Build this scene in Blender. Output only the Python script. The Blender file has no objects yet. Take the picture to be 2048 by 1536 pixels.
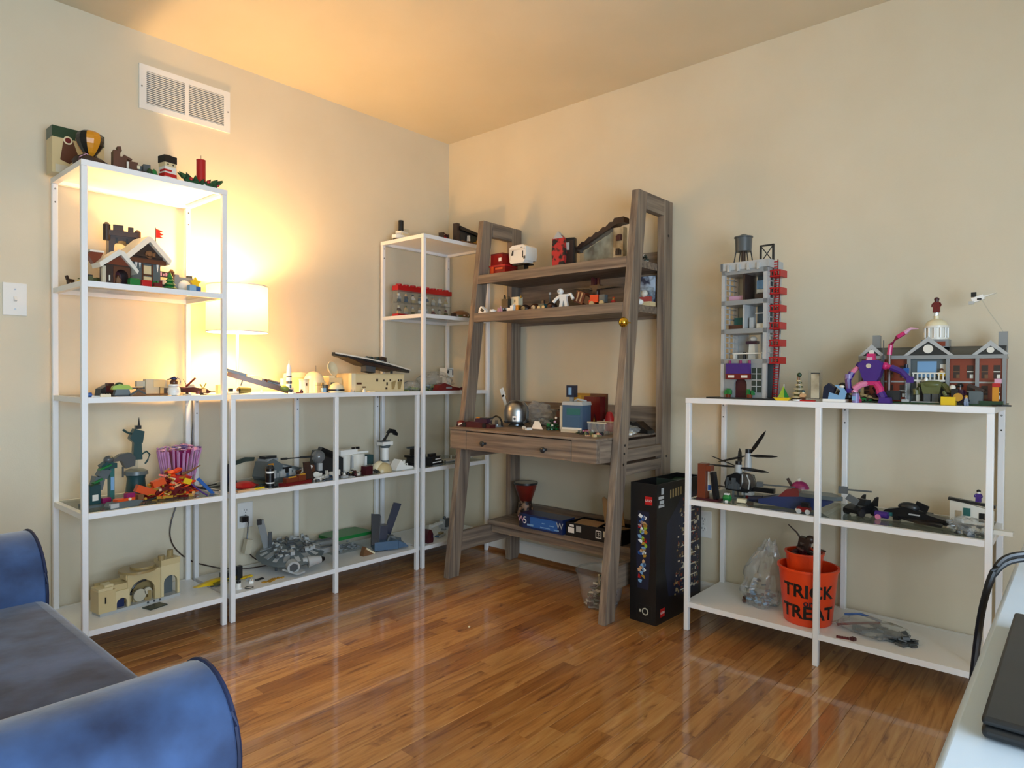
import bpy, bmesh, math, random
from mathutils import Vector, Matrix, noise
from mathutils.bvhtree import BVHTree

# ------------------------------------------------------------------ camera
# solved from the photograph (2048 x 1536): corner of the room at the origin,
# wall_left is the plane y = 0 (room at y < 0), wall_right the plane x = 0 (room at x < 0)
FPX, YAW, PITCH, ROLL = 1319.27, 0.7187, -0.0139, 0.0063
CAM = Vector((-2.8125, -2.9883, 1.0177))
_f = Vector((math.cos(YAW)*math.cos(PITCH), math.sin(YAW)*math.cos(PITCH), math.sin(PITCH)))
_r = Vector((math.sin(YAW), -math.cos(YAW), 0.0)); _u = _r.cross(_f)
_c, _s = math.cos(ROLL), math.sin(ROLL)
_R, _U = _c*_r + _s*_u, -_s*_r + _c*_u
scene = bpy.context.scene
col = scene.collection
cam = bpy.data.cameras.new('camera'); camo = bpy.data.objects.new('camera', cam); col.objects.link(camo)
cam.sensor_width = 36.0; cam.sensor_fit = 'HORIZONTAL'; cam.lens = FPX/2048*36.0
cam.clip_start = 0.02
camo.matrix_world = Matrix(((_R.x, _U.x, -_f.x, CAM.x), (_R.y, _U.y, -_f.y, CAM.y), (_R.z, _U.z, -_f.z, CAM.z), (0, 0, 0, 1)))
scene.camera = camo

# ------------------------------------------------------------------ world, light, exposure
scene.view_settings.view_transform = 'Standard'; scene.view_settings.look = 'None'
scene.view_settings.gamma = 1.0; scene.view_settings.use_curve_mapping = False
scene.view_settings.exposure = 0.18
scene.cycles.transparent_max_bounces = 32       # many thin clear layers (display case, bags)
world = bpy.data.worlds.new('sky'); scene.world = world; world.use_nodes = True
world.node_tree.nodes['Background'].inputs[0].default_value = (0.55, 0.75, 1.0, 1)
world.node_tree.nodes['Background'].inputs[1].default_value = 1.0
HH = 2.434                      # ceiling height
XD, YC = -3.85, -3.95           # the two walls behind the camera
WX0, WX1, WZ0, WZ1 = -3.55, -1.65, 0.4, 1.55   # window in the back wall
def area(name, loc, rot, sx, sy, power, color):
    l = bpy.data.lights.new(name, 'AREA'); l.shape = 'RECTANGLE'; l.size = sx; l.size_y = sy
    l.energy = power; l.color = color
    o = bpy.data.objects.new(name, l); col.objects.link(o); o.location = loc; o.rotation_euler = rot
    return o
# daylight entering through the window in the back wall
area('window_daylight', ((WX0+WX1)/2, YC-0.02, (WZ0+WZ1)/2), (math.radians(90), 0, 0), WX1-WX0, WZ1-WZ0, 84, (0.64, 0.81, 1.0))
LAMP_XY = (-1.442, -0.205)
LAMP_W, LAMP_COL = 34, (1.0, 0.61, 0.26)

# ------------------------------------------------------------------ materials
MATS = {}
def lin(h):
    c = [int(h[i:i+2], 16)/255 for i in (0, 2, 4)]
    return tuple(x/12.92 if x <= .04045 else ((x+.055)/1.055)**2.4 for x in c)+(1,)
def newmat(name):
    m = bpy.data.materials.new(name); m.use_nodes = True
    return m, m.node_tree, m.node_tree.nodes['Principled BSDF']
def N(nt, typ, **kw):
    n = nt.nodes.new(typ)
    for k, v in kw.items(): setattr(n, k, v)
    return n
def ramp(nt, fac, stops):
    r = N(nt, 'ShaderNodeValToRGB'); e = r.color_ramp.elements
    while len(e) < len(stops): e.new(0.5)
    for i, (p, h) in enumerate(stops): e[i].position = p; e[i].color = lin(h)
    nt.links.new(fac, r.inputs[0]); return r.outputs[0]
PAL = dict(white='f2f0ea', offwhite='e6e2d6', ivory='e8dcb8', tan='cdb98a', dtan='a08a5c', sand='d9c89c', grey='8f9292', lgrey='b3b5b4', dgrey='4f5355',
           slate='5d6668', black='141416', char='26282a', dbrown='3a2a24', brown='5b3522', rbrown='74361f', cbrown='7b5537', red='b5191c', dred='6a1416', maroon='46141c', orange='d8501c',
           borange='e8471a', amber='d08a1e', yellow='e3bd1c', gold='b98a2c', lime='9bb83a', green='1f7a3a', dgreen='1d3d24', olive='5e6238', sgreen='8d9a45', teal='2f6a66', dteal='27484a', blue='2c5fa8',
           dblue='1c2c58', navy='1a2036', lblue='7fa9cf', sblue='43607c', purple='43247a', lilac='8a7cb0', pink='d97fa0', hotpink='c8286c', magenta='8c1f5c', rose='d6a3b8', skin='d8a878', plum='3a1a30', beige='c8bfa8', brick='8a3c26', dgg='2f3a33')
def P(name, rough=0.32):
    k = name
    if k not in MATS:
        m, nt, b = newmat('plastic_'+name)
        b.inputs['Base Color'].default_value = lin(PAL[name]); b.inputs['Roughness'].default_value = rough
        MATS[k] = m
    return MATS[k]
def metal(name, hexc, rough):
    m, nt, b = newmat(name); b.inputs['Base Color'].default_value = lin(hexc); b.inputs['Metallic'].default_value = 1; b.inputs['Roughness'].default_value = rough
    MATS[name] = m
metal('brass', 'd8b040', .12); metal('chrome', 'c8cccf', .12); metal('steel', '9a9da0', .3)
def clearmat(name, hexc, trans, rough, ior=1.45):
    m = bpy.data.materials.new(name); m.use_nodes = True; nt = m.node_tree; nt.nodes.clear()
    o = N(nt, 'ShaderNodeOutputMaterial'); t = N(nt, 'ShaderNodeBsdfTransparent'); g = N(nt, 'ShaderNodeBsdfGlossy'); d = N(nt, 'ShaderNodeBsdfDiffuse')
    t.inputs[0].default_value = lin(hexc); d.inputs[0].default_value = lin(hexc); g.inputs['Roughness'].default_value = rough
    f0 = ((ior-1)/(ior+1))**2       # Schlick reflectance, same from both sides of a thin sheet
    lw = N(nt, 'ShaderNodeLayerWeight'); lw.inputs[0].default_value = .5; pw = N(nt, 'ShaderNodeMath', operation='POWER'); pw.inputs[1].default_value = 5
    fr = N(nt, 'ShaderNodeMath', operation='MULTIPLY_ADD'); fr.inputs[1].default_value = 1-f0; fr.inputs[2].default_value = f0
    nt.links.new(lw.outputs['Facing'], pw.inputs[0]); nt.links.new(pw.outputs[0], fr.inputs[0])
    m1 = N(nt, 'ShaderNodeMixShader'); m1.inputs[0].default_value = 1-trans
    m2 = N(nt, 'ShaderNodeMixShader')
    nt.links.new(t.outputs[0], m1.inputs[1]); nt.links.new(d.outputs[0], m1.inputs[2])
    nt.links.new(fr.outputs[0], m2.inputs[0]); nt.links.new(m1.outputs[0], m2.inputs[1]); nt.links.new(g.outputs[0], m2.inputs[2]); nt.links.new(m2.outputs[0], o.inputs[0])
    MATS[name] = m
clearmat('glass', 'd2dad6', .95, .02, 1.7)
clearmat('clear', 'f8fafa', .97, .05, 1.5)
clearmat('bag', 'f4f6f6', .86, .16, 1.75)
clearmat('redclear', 'c03028', .55, .1)
clearmat('pinkclear', 'e6b0da', .4, .12)
clearmat('smoke', 'b8aea4', .86, .08)
def noisy(name, h1, h2, scale, rough=.6, bump=0.0, stretch=(1, 1, 1), detail=4, lo=.35, hi=.65, bscale=None, sheen=0, coat=0):
    m, nt, b = newmat(name)
    tc = N(nt, 'ShaderNodeNewGeometry'); mp = N(nt, 'ShaderNodeMapping'); mp.inputs['Scale'].default_value = stretch
    nz = N(nt, 'ShaderNodeTexNoise'); nz.inputs['Scale'].default_value = scale; nz.inputs['Detail'].default_value = detail
    nt.links.new(tc.outputs['Position'], mp.inputs[0]); nt.links.new(mp.outputs[0], nz.inputs['Vector'])
    nt.links.new(ramp(nt, nz.outputs[0], [(lo, h1), (hi, h2)]), b.inputs['Base Color'])
    b.inputs['Roughness'].default_value = rough
    if bump:
        bp = N(nt, 'ShaderNodeBump'); bp.inputs['Strength'].default_value = bump; bp.inputs['Distance'].default_value = .002
        if bscale:
            n2 = N(nt, 'ShaderNodeTexNoise'); n2.inputs['Scale'].default_value = bscale; nt.links.new(mp.outputs[0], n2.inputs['Vector']); nt.links.new(n2.outputs[0], bp.inputs['Height'])
        else: nt.links.new(nz.outputs[0], bp.inputs['Height'])
        nt.links.new(bp.outputs[0], b.inputs['Normal'])
    if sheen: b.inputs['Sheen Weight'].default_value = sheen; b.inputs['Sheen Roughness'].default_value = .4
    if coat: b.inputs['Coat Weight'].default_value = coat; b.inputs['Coat Roughness'].default_value = .08
    MATS[name] = m; return m
noisy('wall', 'd6cab0', 'dacfb6', 3, .62, .12, bscale=220)
noisy('ceiling', 'd2c5a8', 'd6c9ad', 3, .8, .12, bscale=220)
noisy('trimwhite', 'e6e4de', 'eae8e2', 3, .4)
noisy('shelfwhite', 'eeeeee', 'f2f2f2', 3, .35)
noisy('tablewhite', 'b8c4ce', 'c0ccd6', 3, .3)
noisy('velvet', '142444', '385686', 9, .75, .3, detail=8, lo=.32, hi=.7, bscale=45, sheen=.5)
noisy('velvet_seat', '1a2744', '465a82', 8, .8, .35, detail=8, lo=.36, hi=.66, bscale=30, sheen=.3)
noisy('piping', '101a34', '16244a', 7, .7)
for ax, st in (('x', (1.2, 26, 26)), ('y', (26, 1.2, 26)), ('z', (26, 26, 1.2))):
    noisy('deskwood_'+ax, '62544a', '988672', 2.2, .62, .2, stretch=st, detail=8, lo=.32, hi=.7)
noisy('shoewood', '7c4a22', '9c6432', 3, .4, stretch=(1, 1, 8))
noisy('djembe_red', '4c140e', '742015', 8, .3); noisy('djembe_low', '2a140c', '9a7458', 40, .5, detail=2, lo=.45, hi=.55)
noisy('kraft', 'a5835a', 'b08e64', 10, .8)
noisy('paper', 'ecebe6', 'f4f3ef', 10, .7)
noisy('comic', '16181c', 'b8282a', 30, .35, detail=2, lo=.45, hi=.55)
noisy('comicblue', '20304c', 'a8c0d8', 26, .35, detail=2, lo=.42, hi=.6)
noisy('sepia', '8a7858', 'd8ccb0', 14, .35, detail=3)
noisy('cardgold', '6a4a18', 'd8b038', 18, .4, detail=3)
noisy('pine', '14301c', '2c5a30', 60, .8, .4)
noisy('laptop', '1a1b1d', '1e2022', 30, .45)
# hardwood strips: colour differs per strip, grain along x, glossy varnish
def floor_mat():
    m, nt, b = newmat('oak_strip')
    g = N(nt, 'ShaderNodeNewGeometry'); oi = N(nt, 'ShaderNodeObjectInfo')
    add = N(nt, 'ShaderNodeVectorMath', operation='ADD'); mul = N(nt, 'ShaderNodeMath', operation='MULTIPLY'); mul.inputs[1].default_value = 37.0
    nt.links.new(oi.outputs['Random'], mul.inputs[0]); nt.links.new(g.outputs['Position'], add.inputs[0]); nt.links.new(mul.outputs[0], add.inputs[1])
    mp = N(nt, 'ShaderNodeMapping'); mp.inputs['Scale'].default_value = (1.6, 22, 22); nt.links.new(add.outputs[0], mp.inputs[0])
    nz = N(nt, 'ShaderNodeTexNoise'); nz.inputs['Scale'].default_value = 2.4; nz.inputs['Detail'].default_value = 7; nz.inputs['Distortion'].default_value = 1.2; nt.links.new(mp.outputs[0], nz.inputs['Vector'])
    mp2 = N(nt, 'ShaderNodeMapping'); mp2.inputs['Scale'].default_value = (3, 9, 9); nt.links.new(add.outputs[0], mp2.inputs[0])
    n2 = N(nt, 'ShaderNodeTexNoise'); n2.inputs['Scale'].default_value = 1.5; n2.inputs['Detail'].default_value = 3; n2.inputs['Distortion'].default_value = 2.0; nt.links.new(mp2.outputs[0], n2.inputs['Vector'])
    grain = ramp(nt, nz.outputs[0], [(.28, '9a6c3c'), (.5, 'c79a60'), (.72, 'd6b27a')])
    tone = ramp(nt, oi.outputs['Random'], [(0, 'b89878'), (.25, 'e0c8a8'), (.6, 'f4e4cc'), (.85, 'd0b090'), (1, 'fff4e4')])
    mx = N(nt, 'ShaderNodeMix', data_type='RGBA', blend_type='MULTIPLY'); mx.inputs[0].default_value = 1
    nt.links.new(grain, mx.inputs[6]); nt.links.new(tone, mx.inputs[7])
    fleck = ramp(nt, n2.outputs[0], [(.0, 'ffffff'), (.6, 'ffffff'), (.74, '9a6a3c')])
    mx2 = N(nt, 'ShaderNodeMix', data_type='RGBA', blend_type='MULTIPLY'); mx2.inputs[0].default_value = .8
    nt.links.new(mx.outputs[2], mx2.inputs[6]); nt.links.new(fleck, mx2.inputs[7])
    hs = N(nt, 'ShaderNodeHueSaturation'); hs.inputs['Saturation'].default_value = 1.0; hs.inputs['Value'].default_value = .95
    nt.links.new(mx2.outputs[2], hs.inputs['Color']); nt.links.new(hs.outputs[0], b.inputs['Base Color'])
    b.inputs['Roughness'].default_value = .35; b.inputs['Coat Weight'].default_value = 1.0; b.inputs['Coat Roughness'].default_value = .07
    n3 = N(nt, 'ShaderNodeTexNoise'); n3.inputs['Scale'].default_value = 9; nt.links.new(g.outputs['Position'], n3.inputs['Vector'])
    bp = N(nt, 'ShaderNodeBump'); bp.inputs['Strength'].default_value = .06; bp.inputs['Distance'].default_value = .01; nt.links.new(n3.outputs[0], bp.inputs['Height'])
    nt.links.new(bp.outputs[0], b.inputs['Coat Normal'])
    MATS['oak'] = m
floor_mat()
def shade_mat():
    m = bpy.data.materials.new('lamp_shade_fabric'); m.use_nodes = True; nt = m.node_tree; nt.nodes.clear()
    o = N(nt, 'ShaderNodeOutputMaterial'); d = N(nt, 'ShaderNodeBsdfDiffuse'); t = N(nt, 'ShaderNodeBsdfTranslucent'); mx = N(nt, 'ShaderNodeMixShader')
    d.inputs[0].default_value = lin('efe6d2'); t.inputs[0].default_value = lin('f6e6c0'); mx.inputs[0].default_value = .36
    nt.links.new(d.outputs[0], mx.inputs[1]); nt.links.new(t.outputs[0], mx.inputs[2]); nt.links.new(mx.outputs[0], o.inputs[0])
    MATS['shade'] = m
shade_mat()
def emis(name, color, s):
    m, nt, b = newmat(name); b.inputs['Emission Color'].default_value = color; b.inputs['Emission Strength'].default_value = s; MATS[name] = m
emis('bulb', (1, .75, .45, 1), 12)
def mat(k): return MATS[k] if k in MATS else P(k)

# ------------------------------------------------------------------ mesh kit (centimetres)
class M:
    def __init__(s): s.v = []; s.f = []
    def add(s, vs, fs, rot=None, c=None):
        o = len(s.v)
        if rot and any(rot):
            e = Matrix.Rotation(math.radians(rot[2]), 3, 'Z') @ Matrix.Rotation(math.radians(rot[1]), 3, 'Y') @ Matrix.Rotation(math.radians(rot[0]), 3, 'X')
            c = Vector(c); vs = [c + e @ (Vector(v)-c) for v in vs]
        s.v += [tuple(v) for v in vs]; s.f += [tuple(i+o for i in f) for f in fs]; return s
    def b(s, cx, cy, z, sx, sy, sz, rx=0, ry=0, rz=0, tx=1, ty=1):     # box on its base, optional taper to the top
        a, b = sx/2, sy/2
        vs = [(cx+i*a*k, cy+j*b*q, z+h) for h, k, q in ((0, 1, 1), (sz, tx, ty)) for i, j in ((-1, -1), (1, -1), (1, 1), (-1, 1))]
        return s.add(vs, [(3, 2, 1, 0), (4, 5, 6, 7), (0, 1, 5, 4), (1, 2, 6, 5), (2, 3, 7, 6), (3, 0, 4, 7)], (rx, ry, rz), (cx, cy, z+sz/2))
    def c(s, cx, cy, z, r, h, n=12, r2=None, ax='z', rx=0, ry=0, rz=0, off=0):
        r2 = r if r2 is None else r2; vs = []
        for q, rr in ((0, r), (h, r2)):
            for i in range(n):
                t = 2*math.pi*(i+off)/n; p = (rr*math.cos(t), rr*math.sin(t), q)
                p = p if ax == 'z' else (p[2], p[0], p[1]) if ax == 'x' else (p[1], p[2], p[0])
                vs.append((cx+p[0], cy+p[1], z+p[2]))
        fs = [tuple(range(n-1, -1, -1)), tuple(range(n, 2*n))]+[(i, (i+1) % n, n+(i+1) % n, n+i) for i in range(n)]
        mid = (cx+(h/2 if ax == 'x' else 0), cy+(h/2 if ax == 'y' else 0), z+(h/2 if ax == 'z' else 0))
        return s.add(vs, fs, (rx, ry, rz), mid)
    def s(s, cx, cy, cz, rx, ry=None, rz=None, n=12, z0=-1.0, z1=1.0, rot=None):
        ry = rx if ry is None else ry; rz = rx if rz is None else rz; k = max(4, n//2); vs = []; fs = []
        a0, a1 = math.asin(max(-1, z0)), math.asin(min(1, z1))
        for j in range(k+1):
            a = a0+(a1-a0)*j/k
            for i in range(n):
                t = 2*math.pi*i/n; vs.append((cx+rx*math.cos(a)*math.cos(t), cy+ry*math.cos(a)*math.sin(t), cz+rz*math.sin(a)))
        for j in range(k):
            for i in range(n): fs.append((j*n+i, j*n+(i+1) % n, (j+1)*n+(i+1) % n, (j+1)*n+i))
        fs.append(tuple(range(n-1, -1, -1))); fs.append(tuple(range(k*n, k*n+n)))
        return s.add(vs, fs, rot, (cx, cy, cz))
    def p(s, pts, a, b, ax='y', rot=None, c=None):        # polygon extruded: ax y -> pts are (x,z); ax x -> (y,z); ax z -> (x,y)
        n = len(pts); mk = (lambda q, h: (q[0], h, q[1])) if ax == 'y' else (lambda q, h: (h, q[0], q[1])) if ax == 'x' else (lambda q, h: (q[0], q[1], h))
        vs = [mk(q, a) for q in pts]+[mk(q, b) for q in pts]
        fs = [tuple(range(n)), tuple(range(2*n-1, n-1, -1))]+[(i, n+i, n+(i+1) % n, (i+1) % n) for i in range(n)]
        if c is None: c = tuple(sum(v[i] for v in vs)/len(vs) for i in range(3))
        return s.add(vs, fs, rot, c)
    def t(s, pts, r, n=6, r2=None):
        pts = [Vector(q) for q in pts]; k = len(pts); r2 = r if r2 is None else r2; vs = []; fs = []
        for i, q in enumerate(pts):
            d = (pts[min(i+1, k-1)]-pts[max(i-1, 0)]).normalized()
            a = d.cross(Vector((0, 0, 1)) if abs(d.z) < .9 else Vector((1, 0, 0))).normalized(); b = d.cross(a); rr = r+(r2-r)*i/max(1, k-1)
            for j in range(n):
                w = 2*math.pi*j/n; vs.append(q+a*rr*math.cos(w)+b*rr*math.sin(w))
        for i in range(k-1):
            for j in range(n): fs.append((i*n+j, i*n+(j+1) % n, (i+1)*n+(j+1) % n, (i+1)*n+j))
        fs.append(tuple(range(n-1, -1, -1))); fs.append(tuple(range((k-1)*n, k*n)))
        return s.add(vs, fs)
    def l(s, prof, cx=0, cy=0, n=20, cap=True):
        vs = [(cx+r*math.cos(2*math.pi*i/n), cy+r*math.sin(2*math.pi*i/n), z) for r, z in prof for i in range(n)]; k = len(prof)
        fs = [(j*n+i, j*n+(i+1) % n, (j+1)*n+(i+1) % n, (j+1)*n+i) for j in range(k-1) for i in range(n)]
        if cap: fs += [tuple(range(n-1, -1, -1)), tuple(range((k-1)*n, k*n))]
        return s.add(vs, fs)
    def st(s, x, y, z, nx, ny, p=.8):
        for i in range(nx):
            for j in range(ny): s.c(x+(i-(nx-1)/2)*p, y+(j-(ny-1)/2)*p, z, .25, .17, 6)
        return s
    def g(s, seed, n, x0, x1, y0, y1, z, h, a=.6, b=2.0):     # small brick-built surface detail
        r = random.Random(seed)
        for _ in range(n):
            s.b(r.uniform(x0, x1), r.uniform(y0, y1), z, r.uniform(a, b), r.uniform(a, b), r.uniform(.25, 1)*h, rz=r.choice((0, 0, 90, 12, -20)))
        return s
def obj(name, mb, material, parent=None, smooth=True, k=.01):
    me = bpy.data.meshes.new(name); me.from_pydata([(a*k, b*k, c*k) for a, b, c in mb.v], [], mb.f)
    bm = bmesh.new(); bm.from_mesh(me); bmesh.ops.recalc_face_normals(bm, faces=bm.faces); bm.to_mesh(me); bm.free()
    if smooth:
        me.shade_smooth(); me.set_sharp_from_angle(angle=math.radians(38))
    me.materials.append(mat(material) if isinstance(material, str) else material)
    o = bpy.data.objects.new(name, me); col.objects.link(o)
    if parent: o.parent = parent
    return o
def tag(o, label, cat, group=None):
    o['label'] = label; o['category'] = cat
    if group: o['group'] = group
    return o
def thing(name, label, cat, loc=(0, 0, 0), rz=0, parts=(), group=None, tilt=(0, 0), s=1):
    e = bpy.data.objects.new(name, None); e.empty_display_size = .02; col.objects.link(e); tag(e, label, cat, group)
    e.location = loc; e.rotation_euler = (math.radians(tilt[0]), math.radians(tilt[1]), math.radians(rz)); e.scale = (s, s, s)
    for q in parts:
        o = obj(q[0], q[2], q[1], e)
        for w in q[3:]:
            if isinstance(w, str): o['label'] = w
            else: obj(w[0], w[2], w[1], o)
    return e
def single(name, label, cat, loc, rz, material, mb, group=None):
    o = obj(name, mb, material); o.location = loc; o.rotation_euler.z = math.radians(rz); return tag(o, label, cat, group)
def struct(name, mb, material, parent=None):
    o = obj(name, mb, material, parent, smooth=False)
    if not parent: o['kind'] = 'structure'
    return o
def bevel(o, w, seg=2):
    m = o.modifiers.new('bevel', 'BEVEL'); m.width = w; m.segments = seg; m.limit_method = 'ANGLE'; m.harden_normals = False; return o
def copy_tree(o, parent=None):
    c = o.copy(); col.objects.link(c); c.parent = parent
    for ch in list(o.children): copy_tree(ch, c)
    return c
def text(parent, name, body, size, loc, rot, material, depth=.0006, align='CENTER', bold=0):
    cu = bpy.data.curves.new(name, 'FONT'); cu.body = body; cu.size = size; cu.extrude = depth; cu.align_x = align; cu.align_y = 'CENTER'; cu.resolution_u = 3; cu.offset = bold
    t = bpy.data.objects.new(name, cu); col.objects.link(t)
    me = bpy.data.meshes.new_from_object(t); bpy.data.objects.remove(t)
    me.materials.clear(); me.materials.append(mat(material))
    o = bpy.data.objects.new(name, me); col.objects.link(o); o.parent = parent
    o.location = loc; o.rotation_euler = [math.radians(a) for a in rot]; return o
# pixel column -> point on a plane parallel to a wall
def _ray(u, v): return _f+_R*(u-1024)/FPX-_U*(v-768)/FPX
YF, XF = -0.378, -0.374         # front planes of the shelf units along wall_left and wall_right
def A(u, v, d, z):              # d metres behind the front of the units along wall_left
    r = _ray(u, v); k = (YF+d-CAM.y)/r.y; return (CAM.x+k*r.x, YF+d, z)
def B(u, v, d, z):
    r = _ray(u, v); k = (XF+d-CAM.x)/r.x; return (XF+d, CAM.y+k*r.y, z)
def D(u, v, x, z):
    r = _ray(u, v); k = (x-CAM.x)/r.x; return (x, CAM.y+k*r.y, z)
Z1, Z2, Z3, Z4, Z5 = 1.75, 1.335, .93, .525, .115
ZU, ZS, ZT, ZF = 1.531, 1.332, .757, .252       # ladder desk: upper shelf, second shelf, desktop, foot shelf

# ================================================================== THE ROOM
def room():
    fl = struct('floor', M().b((XD/2)*100, (YC/2)*100, -6, -XD*100+20, -YC*100+20, 4.2), 'char')
    rnd = random.Random(7); W = 5.7; base = M().b(.5, .5, 0, 1, 1, 1)
    me = bpy.data.meshes.new('plank')
    e = .035; vs = []
    for z, i in ((-1.8, 0), (-.12, 0), (0, 1)):
        a = .12*i
        vs += [(0+a*.0004, a*.01, z*.01), (1-a*.0004, a*.01, z*.01), (1-a*.0004, (W-e-a)*.01, z*.01), (a*.0004, (W-e-a)*.01, z*.01)]
    fs = [(8, 9, 10, 11)]+[(r*4+i, r*4+(i+1) % 4, r*4+4+(i+1) % 4, r*4+4+i) for r in (0, 1) for i in range(4)]
    me.from_pydata(vs, [], fs); me.materials.append(MATS['oak'])
    rest = M(); y = 0.0; n = 0
    while y > YC+.057:
        y -= W*.01; x = 0.0
        while x > XD+.02:
            L = rnd.choice((.32, .45, .6, .75, .9, 1.1))*rnd.uniform(.85, 1.15); x1 = max(XD, x-L)
            if x1-XD < .15: x1 = XD
            seen = y > -2.62 and x > -2.45 and n < 300 and not (y < -1.2 and x > 1.18*(-y)-1.2-2.2 and False)
            if seen:
                o = bpy.data.objects.new('plank', me); col.objects.link(o); o.parent = fl; o.location = (x1, y, 0); o.scale = (x-x1-.0004, 1, 1); n += 1
            else: rest.b((x+x1)*50, y*100+W/2, -1.8, (x-x1)*100-.04, W-e, 1.8)
            x = x1
    r = obj('planks', rest, 'oak', fl, smooth=False); r['kind'] = 'stuff'
    t = 10
    struct('wall_left', M().b(XD*50, t/2, 0, -XD*100+2*t, t, HH*100), 'wall')
    struct('wall_right', M().b(t/2, YC*50, 0, t, -YC*100, HH*100), 'wall')
    struct('wall_side', M().b(XD*100-t/2, YC*50, 0, t, -YC*100+2*t, HH*100), 'wall')
    x0, x1, z0, z1 = WX0*100, WX1*100, WZ0*100, WZ1*100; yc = YC*100-t/2
    m = M().b((XD*100+x0)/2, yc, 0, x0-XD*100, t, HH*100).b(x1/2, yc, 0, -x1, t, HH*100).b((x0+x1)/2, yc, 0, x1-x0, t, z0).b((x0+x1)/2, yc, z1, x1-x0, t, HH*100-z1)
    struct('wall_back', m, 'wall')
    struct('ceiling', M().b(XD*50, YC*50, HH*100, -XD*100+2*t, -YC*100+2*t, 8), 'ceiling')
    w = struct('window_1', M().b((x0+x1)/2, yc-4, z0, x1-x0, 1.5, 4).b((x0+x1)/2, yc-4, z1-4, x1-x0, 1.5, 4).b(x0+2, yc-4, z0, 4, 1.5, z1-z0).b(x1-2, yc-4, z0, 4, 1.5, z1-z0).b((x0+x1)/2, yc-4, z0, 5, 1.5, z1-z0), 'trimwhite')
    for i in (-1, 1): obj('pane', M().b((x0+x1)/2+i*(x1-x0)/4, yc-4, z0+3, (x1-x0)/2-4, .4, z1-z0-6), 'glass', w)
    obj('window_sill', M().b((x0+x1)/2, yc+6, z0-2.5, x1-x0+10, 8, 2.5), 'trimwhite', w)
    H = 9.0
    b = struct('baseboard_left', M().p([(0, 0), (-1.2, 0), (-1.2, H-1), (-.6, H), (0, H)], XD*100, 0, 'x'), 'trimwhite'); obj('shoe_moulding', M().p([(-1.2, 0), (-3, 0), (-2.8, 1), (-2.2, 1.7), (-1.2, 2)], XD*100, 0, 'x'), 'shoewood', b)
    b = struct('baseboard_right', M().p([(0, 0), (-1.2, 0), (-1.2, H-1), (-.6, H), (0, H)], YC*100, 0, 'y'), 'trimwhite'); obj('shoe_moulding', M().p([(-1.2, 0), (-3, 0), (-2.8, 1), (-2.2, 1.7), (-1.2, 2)], YC*100, 0, 'y'), 'shoewood', b)
    # return air grille high on wall_left
    g = thing('air_vent', 'white metal return air grille with two louvred panels high on the wall', 'vent', (-1.572, 0, 2.118))
    w, h = 38.4, 18.4
    obj('frame', M().b(0, -.4, 0, w, .8, 2.4).b(0, -.4, h-2.4, w, .8, 2.4).b(-w/2+1.4, -.4, 2.4, 2.8, .8, h-4.8).b(w/2-1.4, -.4, 2.4, 2.8, .8, h-4.8).b(0, -.4, 2.4, 1.6, .8, h-4.8), 'trimwhite', g)
    obj('backing', M().b(0, -.08, 1, w-2, .1, h-2), 'black', g)
    for i in range(17):
        for sx in (-1, 1):
            obj('slat', M().b(sx*8.6, -.45, 2.62+i*.8, 15.8, .5, .34, rx=-14), 'trimwhite', g)
    for sx in (-1, 1): obj('screw', M().c(sx*(w/2-1), -1.0, h/2, .35, .3, 8, ax='y'), 'steel', g)
    # light switches by the tall unit
    for dx, lab in ((0, 'white wall plate with a toggle switch beside the tall shelf unit'), (-8.2, 'white blank wall plate next to the toggle switch plate')):
        s = thing('switch_plate', lab, 'switch', (-2.187+dx*.01, 0, 1.225))
        bevel(obj('plate', M().b(0, -.3, 0, 7.4, .6, 12), 'trimwhite', s), .002)
        if dx == 0: obj('toggle', M().b(0, -1.1, 5.3, .9, 1.2, 1.6, rx=-25), 'trimwhite', s); [obj('screw', M().c(0, -.75, zz, .3, .2, 8, ax='y'), 'steel', s) for zz in (2.4, 9.6)]
    def outlet(label, loc, rz):
        s = thing('wall_outlet', label, 'outlet', loc, rz)
        bevel(obj('plate', M().b(0, -.3, 0, 7.4, .6, 12), 'trimwhite', s), .002)
        for z in (2.3, 6.6):
            r = obj('socket', M().c(0, -.75, z+1.5, 1.5, .2, 16, ax='y'), 'trimwhite', s)
            obj('slots', M().b(-.6, -.78, z+1.4, .18, .1, .9).b(.6, -.78, z+1.4, .18, .1, .7).c(0, -.83, z+.7, .2, .1, 8, ax='y'), 'black', r)
        obj('screw', M().c(0, -.75, 6, .25, .2, 8, ax='y'), 'steel', s)
    outlet('white wall outlet behind the low shelf unit with a black plug in it', (-1.305, 0, .29), 0)
    outlet('white double wall outlet with both sockets free near the black box', (0, -1.687, .29), -90)
room()

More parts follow.
